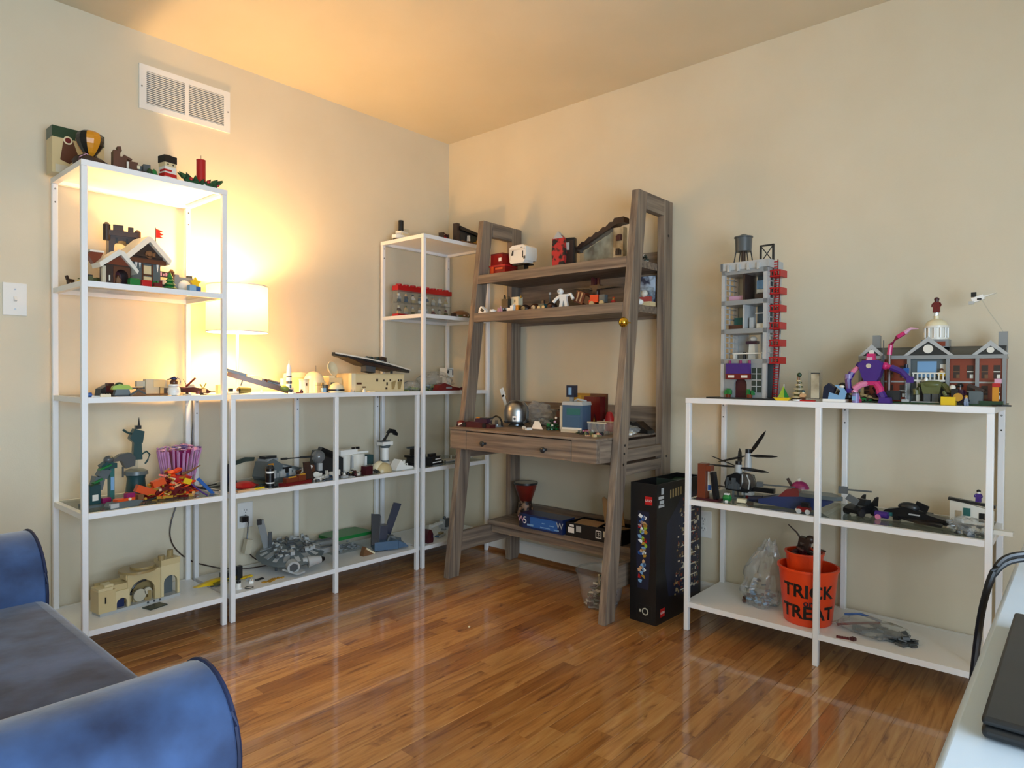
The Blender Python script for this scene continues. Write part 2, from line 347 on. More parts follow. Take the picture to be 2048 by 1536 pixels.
# ================================================================== SHELF UNITS
def unit(label, loc, rz, w, h, tiers, group):
    e = thing('shelf_unit', label, 'shelf', loc, rz, group=group); d = 36; t = 2.0
    xs = [t/2, w-t/2] if w < 80 else [t/2, w/2, w-t/2]
    for x in xs:
        for y in (t/2, d-t/2):
            top = h-t if (x in (xs[0], xs[-1]) or True) else h
            o = bevel(obj('leg', M().b(x, y, 0, t, t, top), 'shelfwhite', e), .0025)
            if y > 10:
                obj('screw', M().c(x, y-t/2-.12, h-4, .35, .12, 8, ax='y'), 'steel', o); obj('hole', M().c(x, y-t/2-.06, h-9, .3, .06, 8, ax='y'), 'black', o)
    for z, kind in tiers:
        z *= 100
        top = abs(z-h) < .1; a = 0 if top else t-.3; i = 0 if top else .12
        fr = M().b(w/2, t/2+i, z-t, w-2*a, t-i, t).b(w/2, d-t/2-i, z-t, w-2*a, t-i, t).b(t/2+i, d/2, z-t, t-i, d-2*t+.2, t-.05).b(w-t/2-i, d/2, z-t, t-i, d-2*t+.2, t-.05)
        if len(xs) == 3: fr.b(w/2, d/2, z-t+.1, t-.2, d-2*t+.2, t*.8)
        f = obj('shelf_frame', fr, 'shelfwhite', e)
        if kind == 'g': obj('glass_shelf', M().b(w/2, d/2, z-.42, w-2*t+.1, d-2*t+.1, .45), 'glass', f)
        else: obj('shelf_panel', M().b(w/2, d/2, z-.6, w-2*t+.1, d-2*t+.1, .56), 'shelfwhite', f)
    return e
TT = [(Z1, 'p'), (Z2, 'g'), (Z3, 'g'), (Z4, 'g'), (Z5, 'p')]
LT = [(Z3, 'p'), (Z4, 'g'), (Z5, 'p')]
XL, XM, XC = -2.0785, -1.5529, -.5329
unit('tall narrow white metal shelf unit with the red candle on top', (XL, YF, 0), 0, 51, 175, TT, 'white metal shelf units')
unit('low wide white metal shelf unit with the lamp on top', (XM, YF, 0), 0, 100, 93, LT, 'white metal shelf units')
unit('tall narrow white metal shelf unit in the corner behind the ladder desk', (XC, YF, 0), 0, 51, 175, TT, 'white metal shelf units')
unit('low wide white metal shelf unit holding the orange bucket', (XF, -1.7765, 0), -90, 100, 93, LT, 'white metal shelf units')

# ================================================================== TABLE LAMP
def lamp():
    x, y = LAMP_XY
    e = thing('table_lamp', 'lit table lamp with white drum shade and slim white pole', 'lamp', (x, y, Z3))
    obj('base', M().l([(.1, 0), (5.6, 0), (5.6, .8), (4.8, 1.4), (.8, 1.9), (.1, 2)], n=32), 'white', e)
    obj('pole', M().c(0, 0, 1.8, .7, 30, 12, .55), 'white', e)
    n = 48; z0, z1, r0, r1 = 26.3, 46.6, 12.6, 12.4
    s = obj('lamp_shade', M().l([(r0, z0), (r1, z1), (r1-.15, z1), (r0-.15, z0), (r0, z0)], n=n, cap=False), 'shade', e)
    obj('rim', M().l([(r0+.05, z0), (r0+.05, z0+.5), (r0-.2, z0+.5), (r0-.2, z0), (r0+.05, z0)], n=n, cap=False), 'white', s); obj('rim', M().l([(r1+.05, z1-.5), (r1+.05, z1), (r1-.2, z1), (r1-.2, z1-.5), (r1+.05, z1-.5)], n=n, cap=False), 'white', s)
    obj('spider', M().t([(-r1, 0, z1-3), (r1, 0, z1-3)], .12).t([(0, -r1, z1-3), (0, r1, z1-3)], .12).c(0, 0, 31, .1, z1-3-31, 6), 'steel', s)
    obj('socket', M().c(0, 0, 31, 1.5, 3.4, 12), 'white', e)
    l = bpy.data.lights.new('lamp_bulb_light', 'POINT'); l.energy = LAMP_W; l.color = LAMP_COL; l.shadow_soft_size = .035
    lo = bpy.data.objects.new('lamp_bulb_light', l); col.objects.link(lo); lo.location = (x, y+.0, Z3+.405)
    # cord from the lamp down the wall to the outlet
    pts = [(x-.02, y+.08, Z3+.006), (x-.07, -.10, Z3+.004), (x-.10, -.011, Z3+.0), (x-.105, -.009, .80), (x-.12, -.009, .62), (x-.155, -.009, .50), (x-.20, -.009, .36), (x-.19, -.009, .27), (x-.12, -.009, .19), (x-.02, -.010, .14), (x+.05, -.05, .1215), (x+.12, -.09, .1195), (x+.22, -.10, .1205), (x+.155, -.07, .15), (x+.125, -.06, .185)]
    cu = [Vector(p)*100 for p in pts]; sm = []
    for i in range(len(cu)-1):
        a, b, c, d = cu[max(i-1, 0)], cu[i], cu[i+1], cu[min(i+2, len(cu)-1)]
        for k in range(6):
            t = k/6; sm.append(.5*((2*b)+(c-a)*t+(2*a-5*b+4*c-d)*t*t+(3*b-a-3*c+d)*t**3))
    sm.append(cu[-1])
    cd = thing('lamp_cord', 'thin dark brown lamp cord hanging down the wall with a white adaptor', 'cord', (0, 0, 0))
    obj('cable', M().t(sm, .28, 8), 'dbrown', cd)
    ax = x+.12
    obj('adaptor', M().b(ax*100, -6, 18.2, 3.0, 3.0, 6.5, ry=12), 'beige', cd)
    obj('plug_lead', M().t([(ax*100, -5.5, 24), (ax*100+.6, -5, 28), (ax*100+1.4, -4, 32), (ax*100+.4, -3, 33.6)], .32, 8), 'black', cd)
    obj('plug', M().b(ax*100+.4, -2.0, 32.2, 3.2, 2.6, 2.6), 'black', cd)
lamp()

# ================================================================== LADDER DESK
def desk():
    # local frame: x to the right along wall_right, y towards the wall, z up; origin front-left of the side frames
    e = thing('ladder_desk', 'grey brown wooden ladder desk with one drawer and two upper shelves', 'desk', (-.60, -.57, 0), -90)
    wz, wx, wy = 'deskwood_z', 'deskwood_y', 'deskwood_x'      # grain: upright / along the wall / towards the wall
    sl = .1319
    fx = lambda z: 4.0+sl*z
    for x0 in (0, 92):
        c = x0+1.75
        lg = obj('leg', M().p([(4, 0), (11.4, 0), (fx(182)+7.4, 182), (fx(182), 182)], x0, x0+3.5, 'x'), wz, e); bevel(lg, .002)
        lg = obj('leg', M().b(c, 54.5, 0, 3.5, 8, 182), wz, e); bevel(lg, .002)
        bevel(obj('top_rail', M().b(c, (fx(182)+7.2+50.6)/2, 174.5, 3.46, 50.6-fx(182)-7.2, 7.48), wy, e), .002)
        bevel(obj('side_rail', M().b(c, (fx(68)+7+50.6)/2, 65.4, 2.6, 50.6-fx(68)-6.6, 5), wy, e), .001)
        bevel(obj('side_rail', M().b(c, (fx(60)+7+50.6)/2, 59.5, 2.4, 50.6-fx(60)-6.6, 4.6), wy, e), .001)
        bevel(obj('lower_rail', M().b(c, (fx(18)+7+50.6)/2, 12.5, 2.4, 50.6-fx(18)-6.4, 9.5), wy, e), .001)
        for z in (73, 69.5, 65):
            if x0: obj('bolt', M().c(95.5, fx(z)+4.6, z-.6, .55, .15, 10, ax='x'), 'black', e)
    for x0, z0 in ((95.5, 64.8), (95.5, 166)): obj('bolt', M().c(x0, 54.5, z0, .6, .15, 10, ax='x'), 'black', e)
    top = [(3.6, 58.2), (3.6, 12), (4.4, 3.3), (91.1, 3.3), (91.9, 12), (91.9, 58.2)]
    bevel(obj('desktop', M().p(top, 74.7, 75.7, 'z'), wx, e), .0015)
    Z0, Z1_ = 65.4, 74.4
    fr = obj('drawer', M().b(46.9, 5.0, Z0+.2, 62.2, 2.2, Z1_-Z0-.4), wx, e); bevel(fr, .001)
    for x in (28.5, 64.8): obj('knob', M().c(x, 1.6, 69.4, .6, 2.6, 10, ax='y').s(x, 1.4, 69.4, 1.35, .8, 1.35, 14), 'char', fr)
    bevel(obj('apron', M().b(10.0, 5.0, Z0, 11.0, 2.2, Z1_-Z0+.25), wx, e), .001)
    bevel(obj('apron', M().b(84.6, 5.0, Z0, 12.6, 2.2, Z1_-Z0+.25), wx, e), .001)
    bevel(obj('side_panel', M().p([(4.45, 6.15), (5.9, 6.15), (5.2, 14), (3.65, 14)], Z0, Z1_+.25, 'z'), wy, e), .001)
    bevel(obj('side_panel', M().p([(91.05, 6.15), (89.6, 6.15), (90.3, 14), (91.85, 14)], Z0, Z1_+.25, 'z'), wy, e), .001)
    for x in (4.3, 91.2): obj('side_board', M().b(x, 33, 66.5, 1.6, 36, 7.1), wy, e)
    obj('back_board', M().b(47.75, 57.6, 57.2, 88.4, 1.6, 30.0), wx, e)
    obj('drawer_box', M().b(46.9, 30, Z0+.8, 60, 45, 6), wy, fr)
    for z, th in ((ZU*100, 4.7), (ZS*100, 4.6)):
        y0 = fx(z-2)
        s = obj('upper_shelf', M().b(47.75, (y0+2.2+58.4)/2, z-3.2, 88.4, 58.4-y0-2.2, 3.2), wx, e)
        bevel(obj('shelf_lip', M().p([(y0-.3, z-th), (y0+2.0, z-th), (y0+2.4, z), (y0+.2, z)], 3.55, 91.95, 'x'), wx, e), .0015)
    obj('back_panel', M().b(47.75, 57.9, 128.6, 88.4, 1.0, 31.4), wx, e)
    for x in (3.9, 91.6): pass
    bevel(obj('foot_shelf', M().b(47.75, 45.5, 22.8, 88.4, 25.5, 2.4), wx, e), .001)
    obj('foot_rail', M().b(47.75, 36.5, 18.4, 88.4, 2.2, 4.4), wx, e)
    obj('foot_back_board', M().b(47.75, 57.6, 20, 88.4, 1.6, 11.3), wx, e)
    return e
desk()

# ================================================================== SOFA (foreground left)
def sofa():
    e = thing('sofa', 'blue velvet sofa with rolled arms and dark piping', 'sofa', (-2.34, -1.41, 0), 0)
    # local: x towards the room (front at 0), y along the sofa, cm
    W2 = 64.0
    def arm(yc, zt, s, ry, rz, back):
        prof = []
        for i in range(25):
            a = math.radians(-40+i*(260/24)); prof.append((yc+s*ry*math.cos(a), zt-rz+rz*math.sin(a)))
        lo = yc+s*ry*.7; li = yc-s*ry*.7; zb = prof[0][1]-8
        prof = [(lo, 8), (lo, zb)]+prof+[(li, zb), (li, 8)]
        o = obj('arm', M().p(prof, -back, -.8, 'x'), 'velvet', e); bevel(o, .008, 3)
        obj('piping', M().t([(-1.0, a, b) for a, b in prof], .38, 6), 'piping', o)
    arm(W2-15.5, 60.5, 1, 15.5, 14, 84); arm(-53.5, 56.2, -1, 11.2, 11.5, 84)
    c = obj('seat_cushion', M().b(-38, -3.5, 29, 76, 81, 17.2), 'velvet_seat', e); bevel(c, .035, 4)
    obj('base', M().b(-44, 0, 10, 80, 2*W2-26, 20), 'velvet', e)
    bk = obj('backrest', M().p([(-92, 8), (-66, 8), (-66, 46), (-72, 84), (-78, 88), (-86, 88), (-92, 82)], -W2+8, W2-8, 'y'), 'velvet', e); bevel(bk, .03, 3)
    for x in (-8, -84):
        for y in (-W2+18, W2-18): obj('leg', M().c(x, y, 0, 1.8, 10.5, 12, 2.6), 'dbrown', e)
sofa()

# ================================================================== WHITE TABLE, LAPTOP, CABLE (foreground right)
def table():
    z = 73.0; x0, x1, y0, y1 = -242, -100, -360, -290.5
    e = thing('white_table', 'white table with rounded edge holding the black laptop', 'table', ((x0+x1)/200, (y0+y1)/200, 0))
    w, d = x1-x0, y1-y0
    t = obj('table_top', M().b(0, 0, z-3, w, d, 3), 'tablewhite', e); bevel(t, .006, 3)
    for sx in (-1, 1):
        for sy in (-1, 1): bevel(obj('leg', M().b(sx*(w/2-5), sy*(d/2-6), 0, 4.5, 4.5, z-3), 'tablewhite', e), .004)
    obj('apron', M().b(0, d/2-6, z-9, w-14, 1.8, 6).b(0, -d/2+6, z-9, w-14, 1.8, 6), 'tablewhite', e)
    l = thing('laptop', 'closed black laptop with a small sticker lying on the white table', 'laptop', (-2.02, -3.04, z*.01), 0)
    o = obj('base', M().b(0, 0, .2, 31, 22.5, 1.0), 'laptop', l); bevel(o, .004, 3)
    o = obj('lid', M().b(0, 0, 1.25, 31, 22.5, .7), 'laptop', l); bevel(o, .003, 3)
    obj('sticker', M().b(12.0, 8.6, 1.96, 3.6, 2.6, .02), 'lilac', l); obj('sticker', M().b(11.2, 8.2, 1.985, 1.5, 2.0, .02), 'paper', l)
    [obj('foot', M().b(fx, fy, 0, 2, 1, .25), 'black', l) for fx in (-12, 12) for fy in (-9, 9)]
    cb = thing('black_cable', 'thick black cable looping over the edge of the white table', 'cord', (-1.66, -2.91, 0))
    for k, (dx, up) in enumerate(((0, 0), (-1.5, 1))):
        pts = [(dx, 5.2, 34), (dx, 4.6, 48), (dx, 4.0, 60), (dx+.4, 3.0, 70), (dx+1.5, 1.2, z+1.9+up), (dx+4, -2.5, z+3.2+up), (dx+8, -7, z+3+up), (dx+13, -12, z+1.2), (dx+18, -18, z+.62), (dx+26, -26, z+.62)]
        cu = [Vector(p) for p in pts]; sm = []
        for i in range(len(cu)-1):
            a, b, c, d_ = cu[max(i-1, 0)], cu[i], cu[i+1], cu[min(i+2, len(cu)-1)]
            for q in range(6):
                t = q/6; sm.append(.5*((2*b)+(c-a)*t+(2*a-5*b+4*c-d_)*t*t+(3*b-a-3*c+d_)*t**3))
        sm.append(cu[-1]); obj('cable', M().t(sm, .42, 8), 'black', cb)
table()

# ================================================================== TOY KIT
T = thing
def arch(x0, x1, z0, z1, cx, r, zb, n=8):        # wall outline with an arched opening (x, z)
    return [(x0, z0), (cx-r, z0), (cx-r, zb)]+[(cx-r*math.cos(math.pi*i/n), zb+r*math.sin(math.pi*i/n)) for i in range(1, n)]+[(cx+r, zb), (cx+r, z0), (x1, z0), (x1, z1), (x0, z1)]
def fig(label, loc, rz, legs, torso, head, hair, s=1.0, group=None, name='minifigure', tilt=(0, 0)):
    return T(name, label, 'figure', loc, rz, [
        ('leg', legs, M().b(-.4, 0, 0, .74, .8, 1.3).b(-.4, -.15, 0, .74, 1.1, .35)), ('leg', legs, M().b(.4, 0, 0, .74, .8, 1.3).b(.4, -.15, 0, .74, 1.1, .35)),
        ('torso', torso, M().b(0, 0, 1.3, 1.55, .8, 1.3, tx=.72)), ('arm', torso, M().t([(-.66, 0, 2.4), (-.95, -.2, 1.9), (-.9, -.6, 1.5)], .2)), ('arm', torso, M().t([(.66, 0, 2.4), (.95, -.2, 1.9), (.9, -.6, 1.5)], .2)),
        ('head', head, M().c(0, 0, 2.6, .5, .9, 10)), ('hair', hair, M().s(0, .05, 3.3, .62, .62, .55, 10))], group, tilt, s)
def crumple(seed, rx, ry, rz, amp=.25, n=36, k=20, flat=.12, taper=0, lean=0):       # a crumpled plastic bag standing on z = 0
    m = M(); vs = []; off = Vector((seed*3.7, seed*1.3, seed*.7))
    for j in range(k+1):
        a = math.pi*(j/k-.5)
        for i in range(n):
            t = 2*math.pi*i/n; d = Vector((math.cos(a)*math.cos(t), math.cos(a)*math.sin(t), math.sin(a)))
            q = 1+amp*(noise.noise(d*2.3+off)+.6*noise.noise(d*5.5+off)+.28*abs(noise.noise(d*8+off))-.35*abs(noise.noise(Vector((d.x*6, d.y*6, d.z*1.5))+off)))
            z = d.z*q; z = max(z, -1+flat)
            h = (z+1-flat)/(2-flat); w = 1-taper*max(0, min(1, h)); vs.append((d.x*q*rx*w+lean*h, d.y*q*ry*w, h*rz))
    fs = [(j*n+i, j*n+(i+1) % n, (j+1)*n+(i+1) % n, (j+1)*n+i) for j in range(k) for i in range(n)]
    return m.add(vs, fs)
def heap(seed, n, rx, ry, h, a=.6, b=2.2):          # a heap of small pieces, densest low in the middle
    r = random.Random(seed); m = M()
    for _ in range(n):
        t = r.uniform(0, 6.283); q = math.sqrt(r.random()); x, y = q*rx*math.cos(t), q*ry*math.sin(t); z = r.random()*h*max(0, 1-q*q)
        m.b(x, y, z, r.uniform(a, b), r.uniform(a, b), r.uniform(.3, 1.0), r.uniform(-30, 30)*(z > 1.0), r.uniform(-30, 30)*(z > 1.0), r.uniform(0, 180))
    return m
def bag(label, loc, rz, seed, r3, amp, colors, cat='bag', n=26, tilt=(0, 0), taper=0, lean=0):
    e = T('plastic_bag', label, cat, loc, rz, [('film', 'bag', crumple(seed, *r3, amp=amp, taper=taper, lean=lean))], tilt=tilt)
    for i, c in enumerate(colors):
        o = obj('contents', heap(seed*9+i, n, r3[0]*.66, r3[1]*.6, r3[2]*.4), c, e); o['kind'] = 'stuff'
    return e
PIECES = {}
def piece_mesh(kind):
    if kind in PIECES: return PIECES[kind]
    m = M()
    if kind == 0: m.b(0, 0, 0, 3.2, 1.6, .95).st(0, 0, .95, 4, 2)
    elif kind == 1: m.b(0, 0, 0, 1.6, 1.6, .95).st(0, 0, .95, 2, 2)
    elif kind == 2: m.b(0, 0, 0, 4.0, 1.6, .32).st(0, 0, .32, 5, 2)
    elif kind == 3: m.p([(-1.2, 0), (1.2, 0), (1.2, .3), (-.4, 1.3), (-1.2, 1.3)], -.8, .8)
    elif kind == 4: m.c(0, 0, 0, .8, 1.0, 12).c(0, 0, 1, .5, .6, 10)
    elif kind == 5: m.b(0, 0, 0, 4.6, .75, .75).c(-1.9, 0, .75, .3, .3, 8)
    elif kind == 6: m.p([(-2.4, -1), (2.4, -.3), (2.4, .3), (-1, 1.4)], 0, .35, 'z').c(-1, 0, .35, .3, .2, 8)
    else: m.c(0, -.5, .8, .8, 1.0, 14, ax='y').c(0, -.7, .8, .35, 1.4, 8, ax='y')
    o = obj('toy_piece', m, 'white'); me = o.data; bpy.data.objects.remove(o); PIECES[kind] = me; return me
KIND = ('long brick', 'square brick', 'flat plate', 'slope piece', 'round knob', 'bar piece', 'wing plate', 'wheel')
WORD = dict(offwhite='cream', lgrey='light grey', dgrey='dark grey', dbrown='dark brown', dred='dark red', sblue='steel blue', char='charcoal', sgreen='leaf green', dgreen='dark green', cbrown='brown', dtan='dark tan', skin='peach', borange='bright orange')
PLACED = []
def tree_of(me, p, ang):
    mw = Matrix.Translation(p) @ Matrix.Rotation(ang, 4, 'Z'); vs = [mw @ v.co for v in me.vertices]
    return BVHTree.FromPolygons(vs, [tuple(f.vertices) for f in me.polygons]), min(v.x for v in vs), max(v.x for v in vs), min(v.y for v in vs), max(v.y for v in vs), max(v.z for v in vs), p[2]
def clear_spot(me, p, ang):
    t = tree_of(me, p, ang)
    for q in PLACED:
        if q[1] < t[2] and t[1] < q[2] and q[3] < t[4] and t[3] < q[4] and abs(q[6]-t[6]) < .02 and t[0].overlap(q[0]): return False
    for b in OBST:
        if b[0] < t[2] and t[1] < b[1] and b[2] < t[4] and t[3] < b[3] and b[4] < t[5] and p[2]+.001 < b[5]: return False
    return True
OBST = []
def obstacles():                 # boxes of everything built so far, so that loose pieces lie in the gaps
    bpy.context.view_layer.update(); OBST.clear()
    for o in bpy.data.objects:
        if o.type != 'MESH' or o.name.startswith(('plank', 'wall', 'floor', 'toy_piece', 'shelf_frame', 'glass_shelf', 'shelf_panel', 'desktop', 'paper_sheet')): continue
        c = [o.matrix_world @ Vector(q) for q in o.bound_box]
        OBST.append((min(q.x for q in c), max(q.x for q in c), min(q.y for q in c), max(q.y for q in c), min(q.z for q in c), max(q.z for q in c)))
def scatter(where, group, spots, seed, bounds=None):
    obstacles()
    return _scatter(where, group, spots, seed, bounds)
def _scatter(where, group, spots, seed, bounds):       # spots: (loc, colour) -> each a loose piece of its own
    r = random.Random(seed)
    for loc, c in spots:
        kd = r.choice((0, 1, 1, 2, 2, 3, 4, 5, 6, 7)); me = piece_mesh(kd)
        key = 'toy_piece_%d_%s' % (kd, c)
        if key not in bpy.data.meshes:
            me = me.copy(); me.name = key; me.materials.clear(); me.materials.append(mat(c))
        m2 = bpy.data.meshes[key]; o = bpy.data.objects.new('toy_piece', m2); col.objects.link(o)
        ang = r.uniform(0, 6.28); base = Vector(loc); ok = False
        for k in range(400):            # lie beside its neighbours, not inside them
            rad = .00022*k; t = r.uniform(0, 6.283); p = base+Vector((rad*math.cos(t), rad*math.sin(t), 0))
            if bounds and not (bounds[0] < p.x < bounds[1] and bounds[2] < p.y < bounds[3]): continue
            if k % 5 == 0: ang = r.uniform(0, 6.28)
            if clear_spot(m2, p, ang): ok = True; break
        for k in range(0 if ok or not bounds else 3000):
            p = Vector((r.uniform(bounds[0], bounds[1]), r.uniform(bounds[2], bounds[3]), base.z)); ang = r.uniform(0, 6.28)
            if k == 1200:                 # no room left for this one: take a small square brick instead
                kd = 1; key = 'toy_piece_1_%s' % c
                if key not in bpy.data.meshes: mq = piece_mesh(1).copy(); mq.name = key; mq.materials.clear(); mq.materials.append(mat(c))
                m2 = bpy.data.meshes[key]; o.data = m2
            if clear_spot(m2, p, ang): ok = True; break
        o.location = p if ok else base; o.rotation_euler.z = ang; PLACED.append(tree_of(m2, o.location, ang))
        tag(o, 'loose %s %s %s' % (WORD.get(c, c), KIND[kd], where), 'toy piece', group)

# ================================================================== TALL UNIT, TOP (z 1.75)
T('toy_box', 'tan and green printed toy box standing behind the balloon ornament', 'box', A(152, 345, .285, Z1), 0, [
    ('carton', 'tan', M().b(0, 0, 0, 17, 7, 17)), ('lid_band', 'dgreen', M().b(0, 0, 13, 17.1, 7.1, 4.05)), ('print', 'brown', M().p([(-6, 5), (-3, 4), (0, 7), (-2, 13), (-5, 12)], -3.56, -3.5)),
    ('print', 'dgrey', M().p([(1, 1), (6, 1), (6, 9), (4, 12), (2, 10)], -3.56, -3.5)), ('badge', 'ivory', M().c(-3.5, -3.6, 12.5, 1.5, .12, 16, ax='y')), ('badge_mark', 'dred', M().c(-3.5, -3.68, 12.5, 1.0, .1, 12, ax='y')), ('label_strip', 'beige', M().b(0, -3.53, .3, 15, .06, 2.8))])
def stripes(r, z0, n, sel):
    m = M(); k = 10; pr = [(r*(.28+.72*math.sin(math.pi*(.16+.84*j/k)/1.0*.5+0)**1.0) if 0 else None, 0) for j in range(0)]
    prof = [(.28, 0), (.5, .12), (.72, .28), (.9, .45), (1, .62), (.98, .76), (.86, .9), (.6, .98), (.25, 1.02), (.02, 1.03)]
    for i in range(n):
        if i % 2 != sel: continue
        for q in range(2):
            a0, a1 = 2*math.pi*(i+q/2)/n, 2*math.pi*(i+(q+1)/2)/n
            for (ra, za), (rb, zb) in zip(prof, prof[1:]):
                m.add([(ra*r*math.cos(a0), ra*r*math.sin(a0), z0+za*r*2), (ra*r*math.cos(a1), ra*r*math.sin(a1), z0+za*r*2), (rb*r*math.cos(a1), rb*r*math.sin(a1), z0+zb*r*2), (rb*r*math.cos(a0), rb*r*math.sin(a0), z0+zb*r*2)], [(0, 1, 2, 3)])
    return m
T('balloon_ornament', 'yellow and black striped hot air balloon ornament on a dark rocky base', 'ornament', A(180, 325, .12, Z1), 0, [
    ('rock_base', 'dbrown', crumple(3, 5.5, 4.5, 4.6, .3, 14, 8)), ('basket', 'brown', M().b(-.8, 0, 4.2, 2.2, 2.2, 1.8, tx=1.1, ty=1.1)), ('envelope', 'amber', stripes(4.5, 4.6, 6, 0)), ('stripe', 'black', stripes(4.5, 4.6, 6, 1)), ('hoop', 'rose', M().t([(-4.6, -3, 0), (-4.2, -3, 3), (-2, -3.2, 4.6), (.6, -3, 3), (1, -3, .4)], .14)), ('cart', 'char', M().b(3.7, -1.5, .8, 3.2, 2.4, 2.4, ry=28).c(4.6, -2.8, .9, .9, .5, 10, ax='y'))])
T('ruin_model', 'brown and grey brick built ruined house on top of the tall shelf', 'model', A(264, 340, .085, Z1), -8, [
    ('wall', 'brown', M().b(-5.2, .6, 0, 2.2, 4.5, 8).b(-3.2, 1.4, 0, 3, 3, 6.4).b(0, 1.6, 0, 4, 3, 5.4)), ('wall', 'dgrey', M().b(4.8, 1, 0, 2.4, 4, 5).b(2.6, 2, 0, 2, 2, 4.6)), ('rubble', 'dbrown', M().g(4, 14, -3, 5, -2, 1, 0, 2.6)), ('beam', 'brown', M().b(-4.3, 0, 8, 1.2, 3, 1.6, ry=-14).b(-1.4, 1, 6, 3, 2.2, .8, ry=22)), ('lamp_post', 'offwhite', M().c(-1.6, -1.2, 2, .4, 2.6, 8)), ('window', 'ivory', M().b(2.2, 0, 3, 1.0, .3, 1.2))])
for u, d, s, lab in ((299, .03, .5, 'tiny dark green bush beside the ruined house model'), (308, .05, .6, 'small round green bush next to the toy guard')):
    T('toy_bush', lab, 'toy', A(u, 345, d, Z1), 0, [('foliage', 'dgreen' if s < .55 else 'green', M().l([(.1, 0), (1.9*s, .3), (2.2*s, 2.0*s), (1.6*s, 4.4*s), (.1, 5.6*s)], n=10)), ('trunk', 'brown', M().c(0, 0, 0, .4, .5, 6))])
T('toy_guard', 'toy guard with tall black hat and red and white coat', 'figure', A(335, 352, .03, Z1), 10, [
    ('body', 'offwhite', M().b(0, 0, 0, 4.6, 4, 4.4, tx=.94)), ('coat', 'red', M().b(0, -.3, .6, 4.75, 3.6, 1.3)), ('scarf', 'red', M().b(-1, -.6, 2.5, 2.8, 3.2, .7)), ('face', 'sand', M().b(0, 0, 4.4, 4.5, 4, 1.7)), ('hat', 'black', M().b(0, 0, 5.9, 4.9, 4.3, 2.6, tx=1, ty=1).s(0, 0, 8.3, 2.4, 2.1, .9, 12)), ('eye', 'black', M().c(-1, -2.1, 5.2, .3, .15, 8, ax='y')), ('eye', 'black', M().c(1, -2.1, 5.2, .3, .15, 8, ax='y'))])
e = T('candle_wreath', 'red toy candle standing in a green pine wreath with red berries', 'ornament', A(402, 367, .05, Z1), 0, [
    ('candle', 'red', M().c(0, 0, 1.2, 1.7, 9.6, 18).c(0, 0, 10.8, 1.75, .2, 18)), ('wick', 'black', M().c(0, 0, 11, .1, 1.8, 6)), ('holder', 'white', M().l([(.1, .5), (2.8, .5), (2.4, 1.5), (.1, 1.6)], n=12))])
for i in range(15):
    a = 2*math.pi*i/15; R_ = 5.4+2.4*abs(math.cos(a)); x, y = R_*math.cos(a), (3.0)*math.sin(a)
    obj('pine_sprig', M().c(x*.75, y*.75, .6, 1.5, 2.6, 7, .1, rx=-50*math.sin(a), ry=50*math.cos(a)).c(x, y, .5+2.0*abs(math.cos(a)), 1.1, 2.6, 7, .1, rx=-60*math.sin(a), ry=60*math.cos(a)), 'pine', e)
    if i % 3 == 0: obj('berry', M().s(x*.8, y*.8-.9, 2.2, .7, n=8), 'red', e)
for i in range(6):
    a = 1.05*i; obj('petal', M().p([(0, 0), (1.1, .5), (2.2, 0), (1.1, -.5)], 1.9, 2.1, 'z', rot=(0, -25, math.degrees(a)), c=(0, 0, 1.9)), 'dred', e)

# ================================================================== TALL UNIT, SECOND TIER (z 1.335): winter village
castle = T('castle_tower', 'dark brown brick built castle tower with battlements and an arch', 'model', A(242, 570, .288, Z2), -10, [
    ('base', 'dgrey', M().b(0, 0, 0, 9, 8, 10)), ('tower_wall', 'dbrown', M().p(arch(-4.6, 4.6, 10, 22, 0, 2.9, 17.0), -3.6, 3.6)), ('cornice', 'dbrown', M().b(0, 0, 21.5, 10.6, 9, 2)),
    ('merlon', 'dbrown', M().b(-1.5, -4, 23.5, 3.4, 1.2, 2.2)), ('merlon', 'dbrown', M().b(2.8, -4, 23.5, 1.8, 1.2, 1.9)), ('merlon', 'dbrown', M().b(0, 3.8, 23.5, 3, 1.2, 2)), ('turret', 'dbrown', M().c(-5.3, -3.4, 19.5, 1.3, 6, 10).c(-5.3, -3.4, 25.5, 1.3, .9, 10, .5)), ('turret', 'dbrown', M().c(5.3, -3.4, 19, 1.2, 5, 10).c(5.3, -3.4, 24, 1.2, .8, 10, .5)),
    ('slit', 'black', M().b(-2, -3.66, 18.8, .7, .2, 2)), ('slit', 'black', M().b(1.6, -3.66, 18.8, .7, .2, 2)), ('snow_patch', 'white', M().b(-4.2, -4, 10, 2.6, 2, 2).b(-1.4, -4, 11.2, 1, 1, 2.2)), ('crate', 'cbrown', M().b(.8, -1, 10, 2.4, 2, 2.4, ry=15).b(1.1, -1, 12.2, 1.2, 1.2, 1.4)), ('wreck', 'char', M().b(-2.6, -4.6, 7.5, 5, 1.4, 2.6))])
fig('tiny dark figure standing on the castle tower', tuple(Vector(A(235, 440, .288, Z2))+Vector((0, 0, .235))), 20, 'char', 'dbrown', 'skin', 'char', .75)
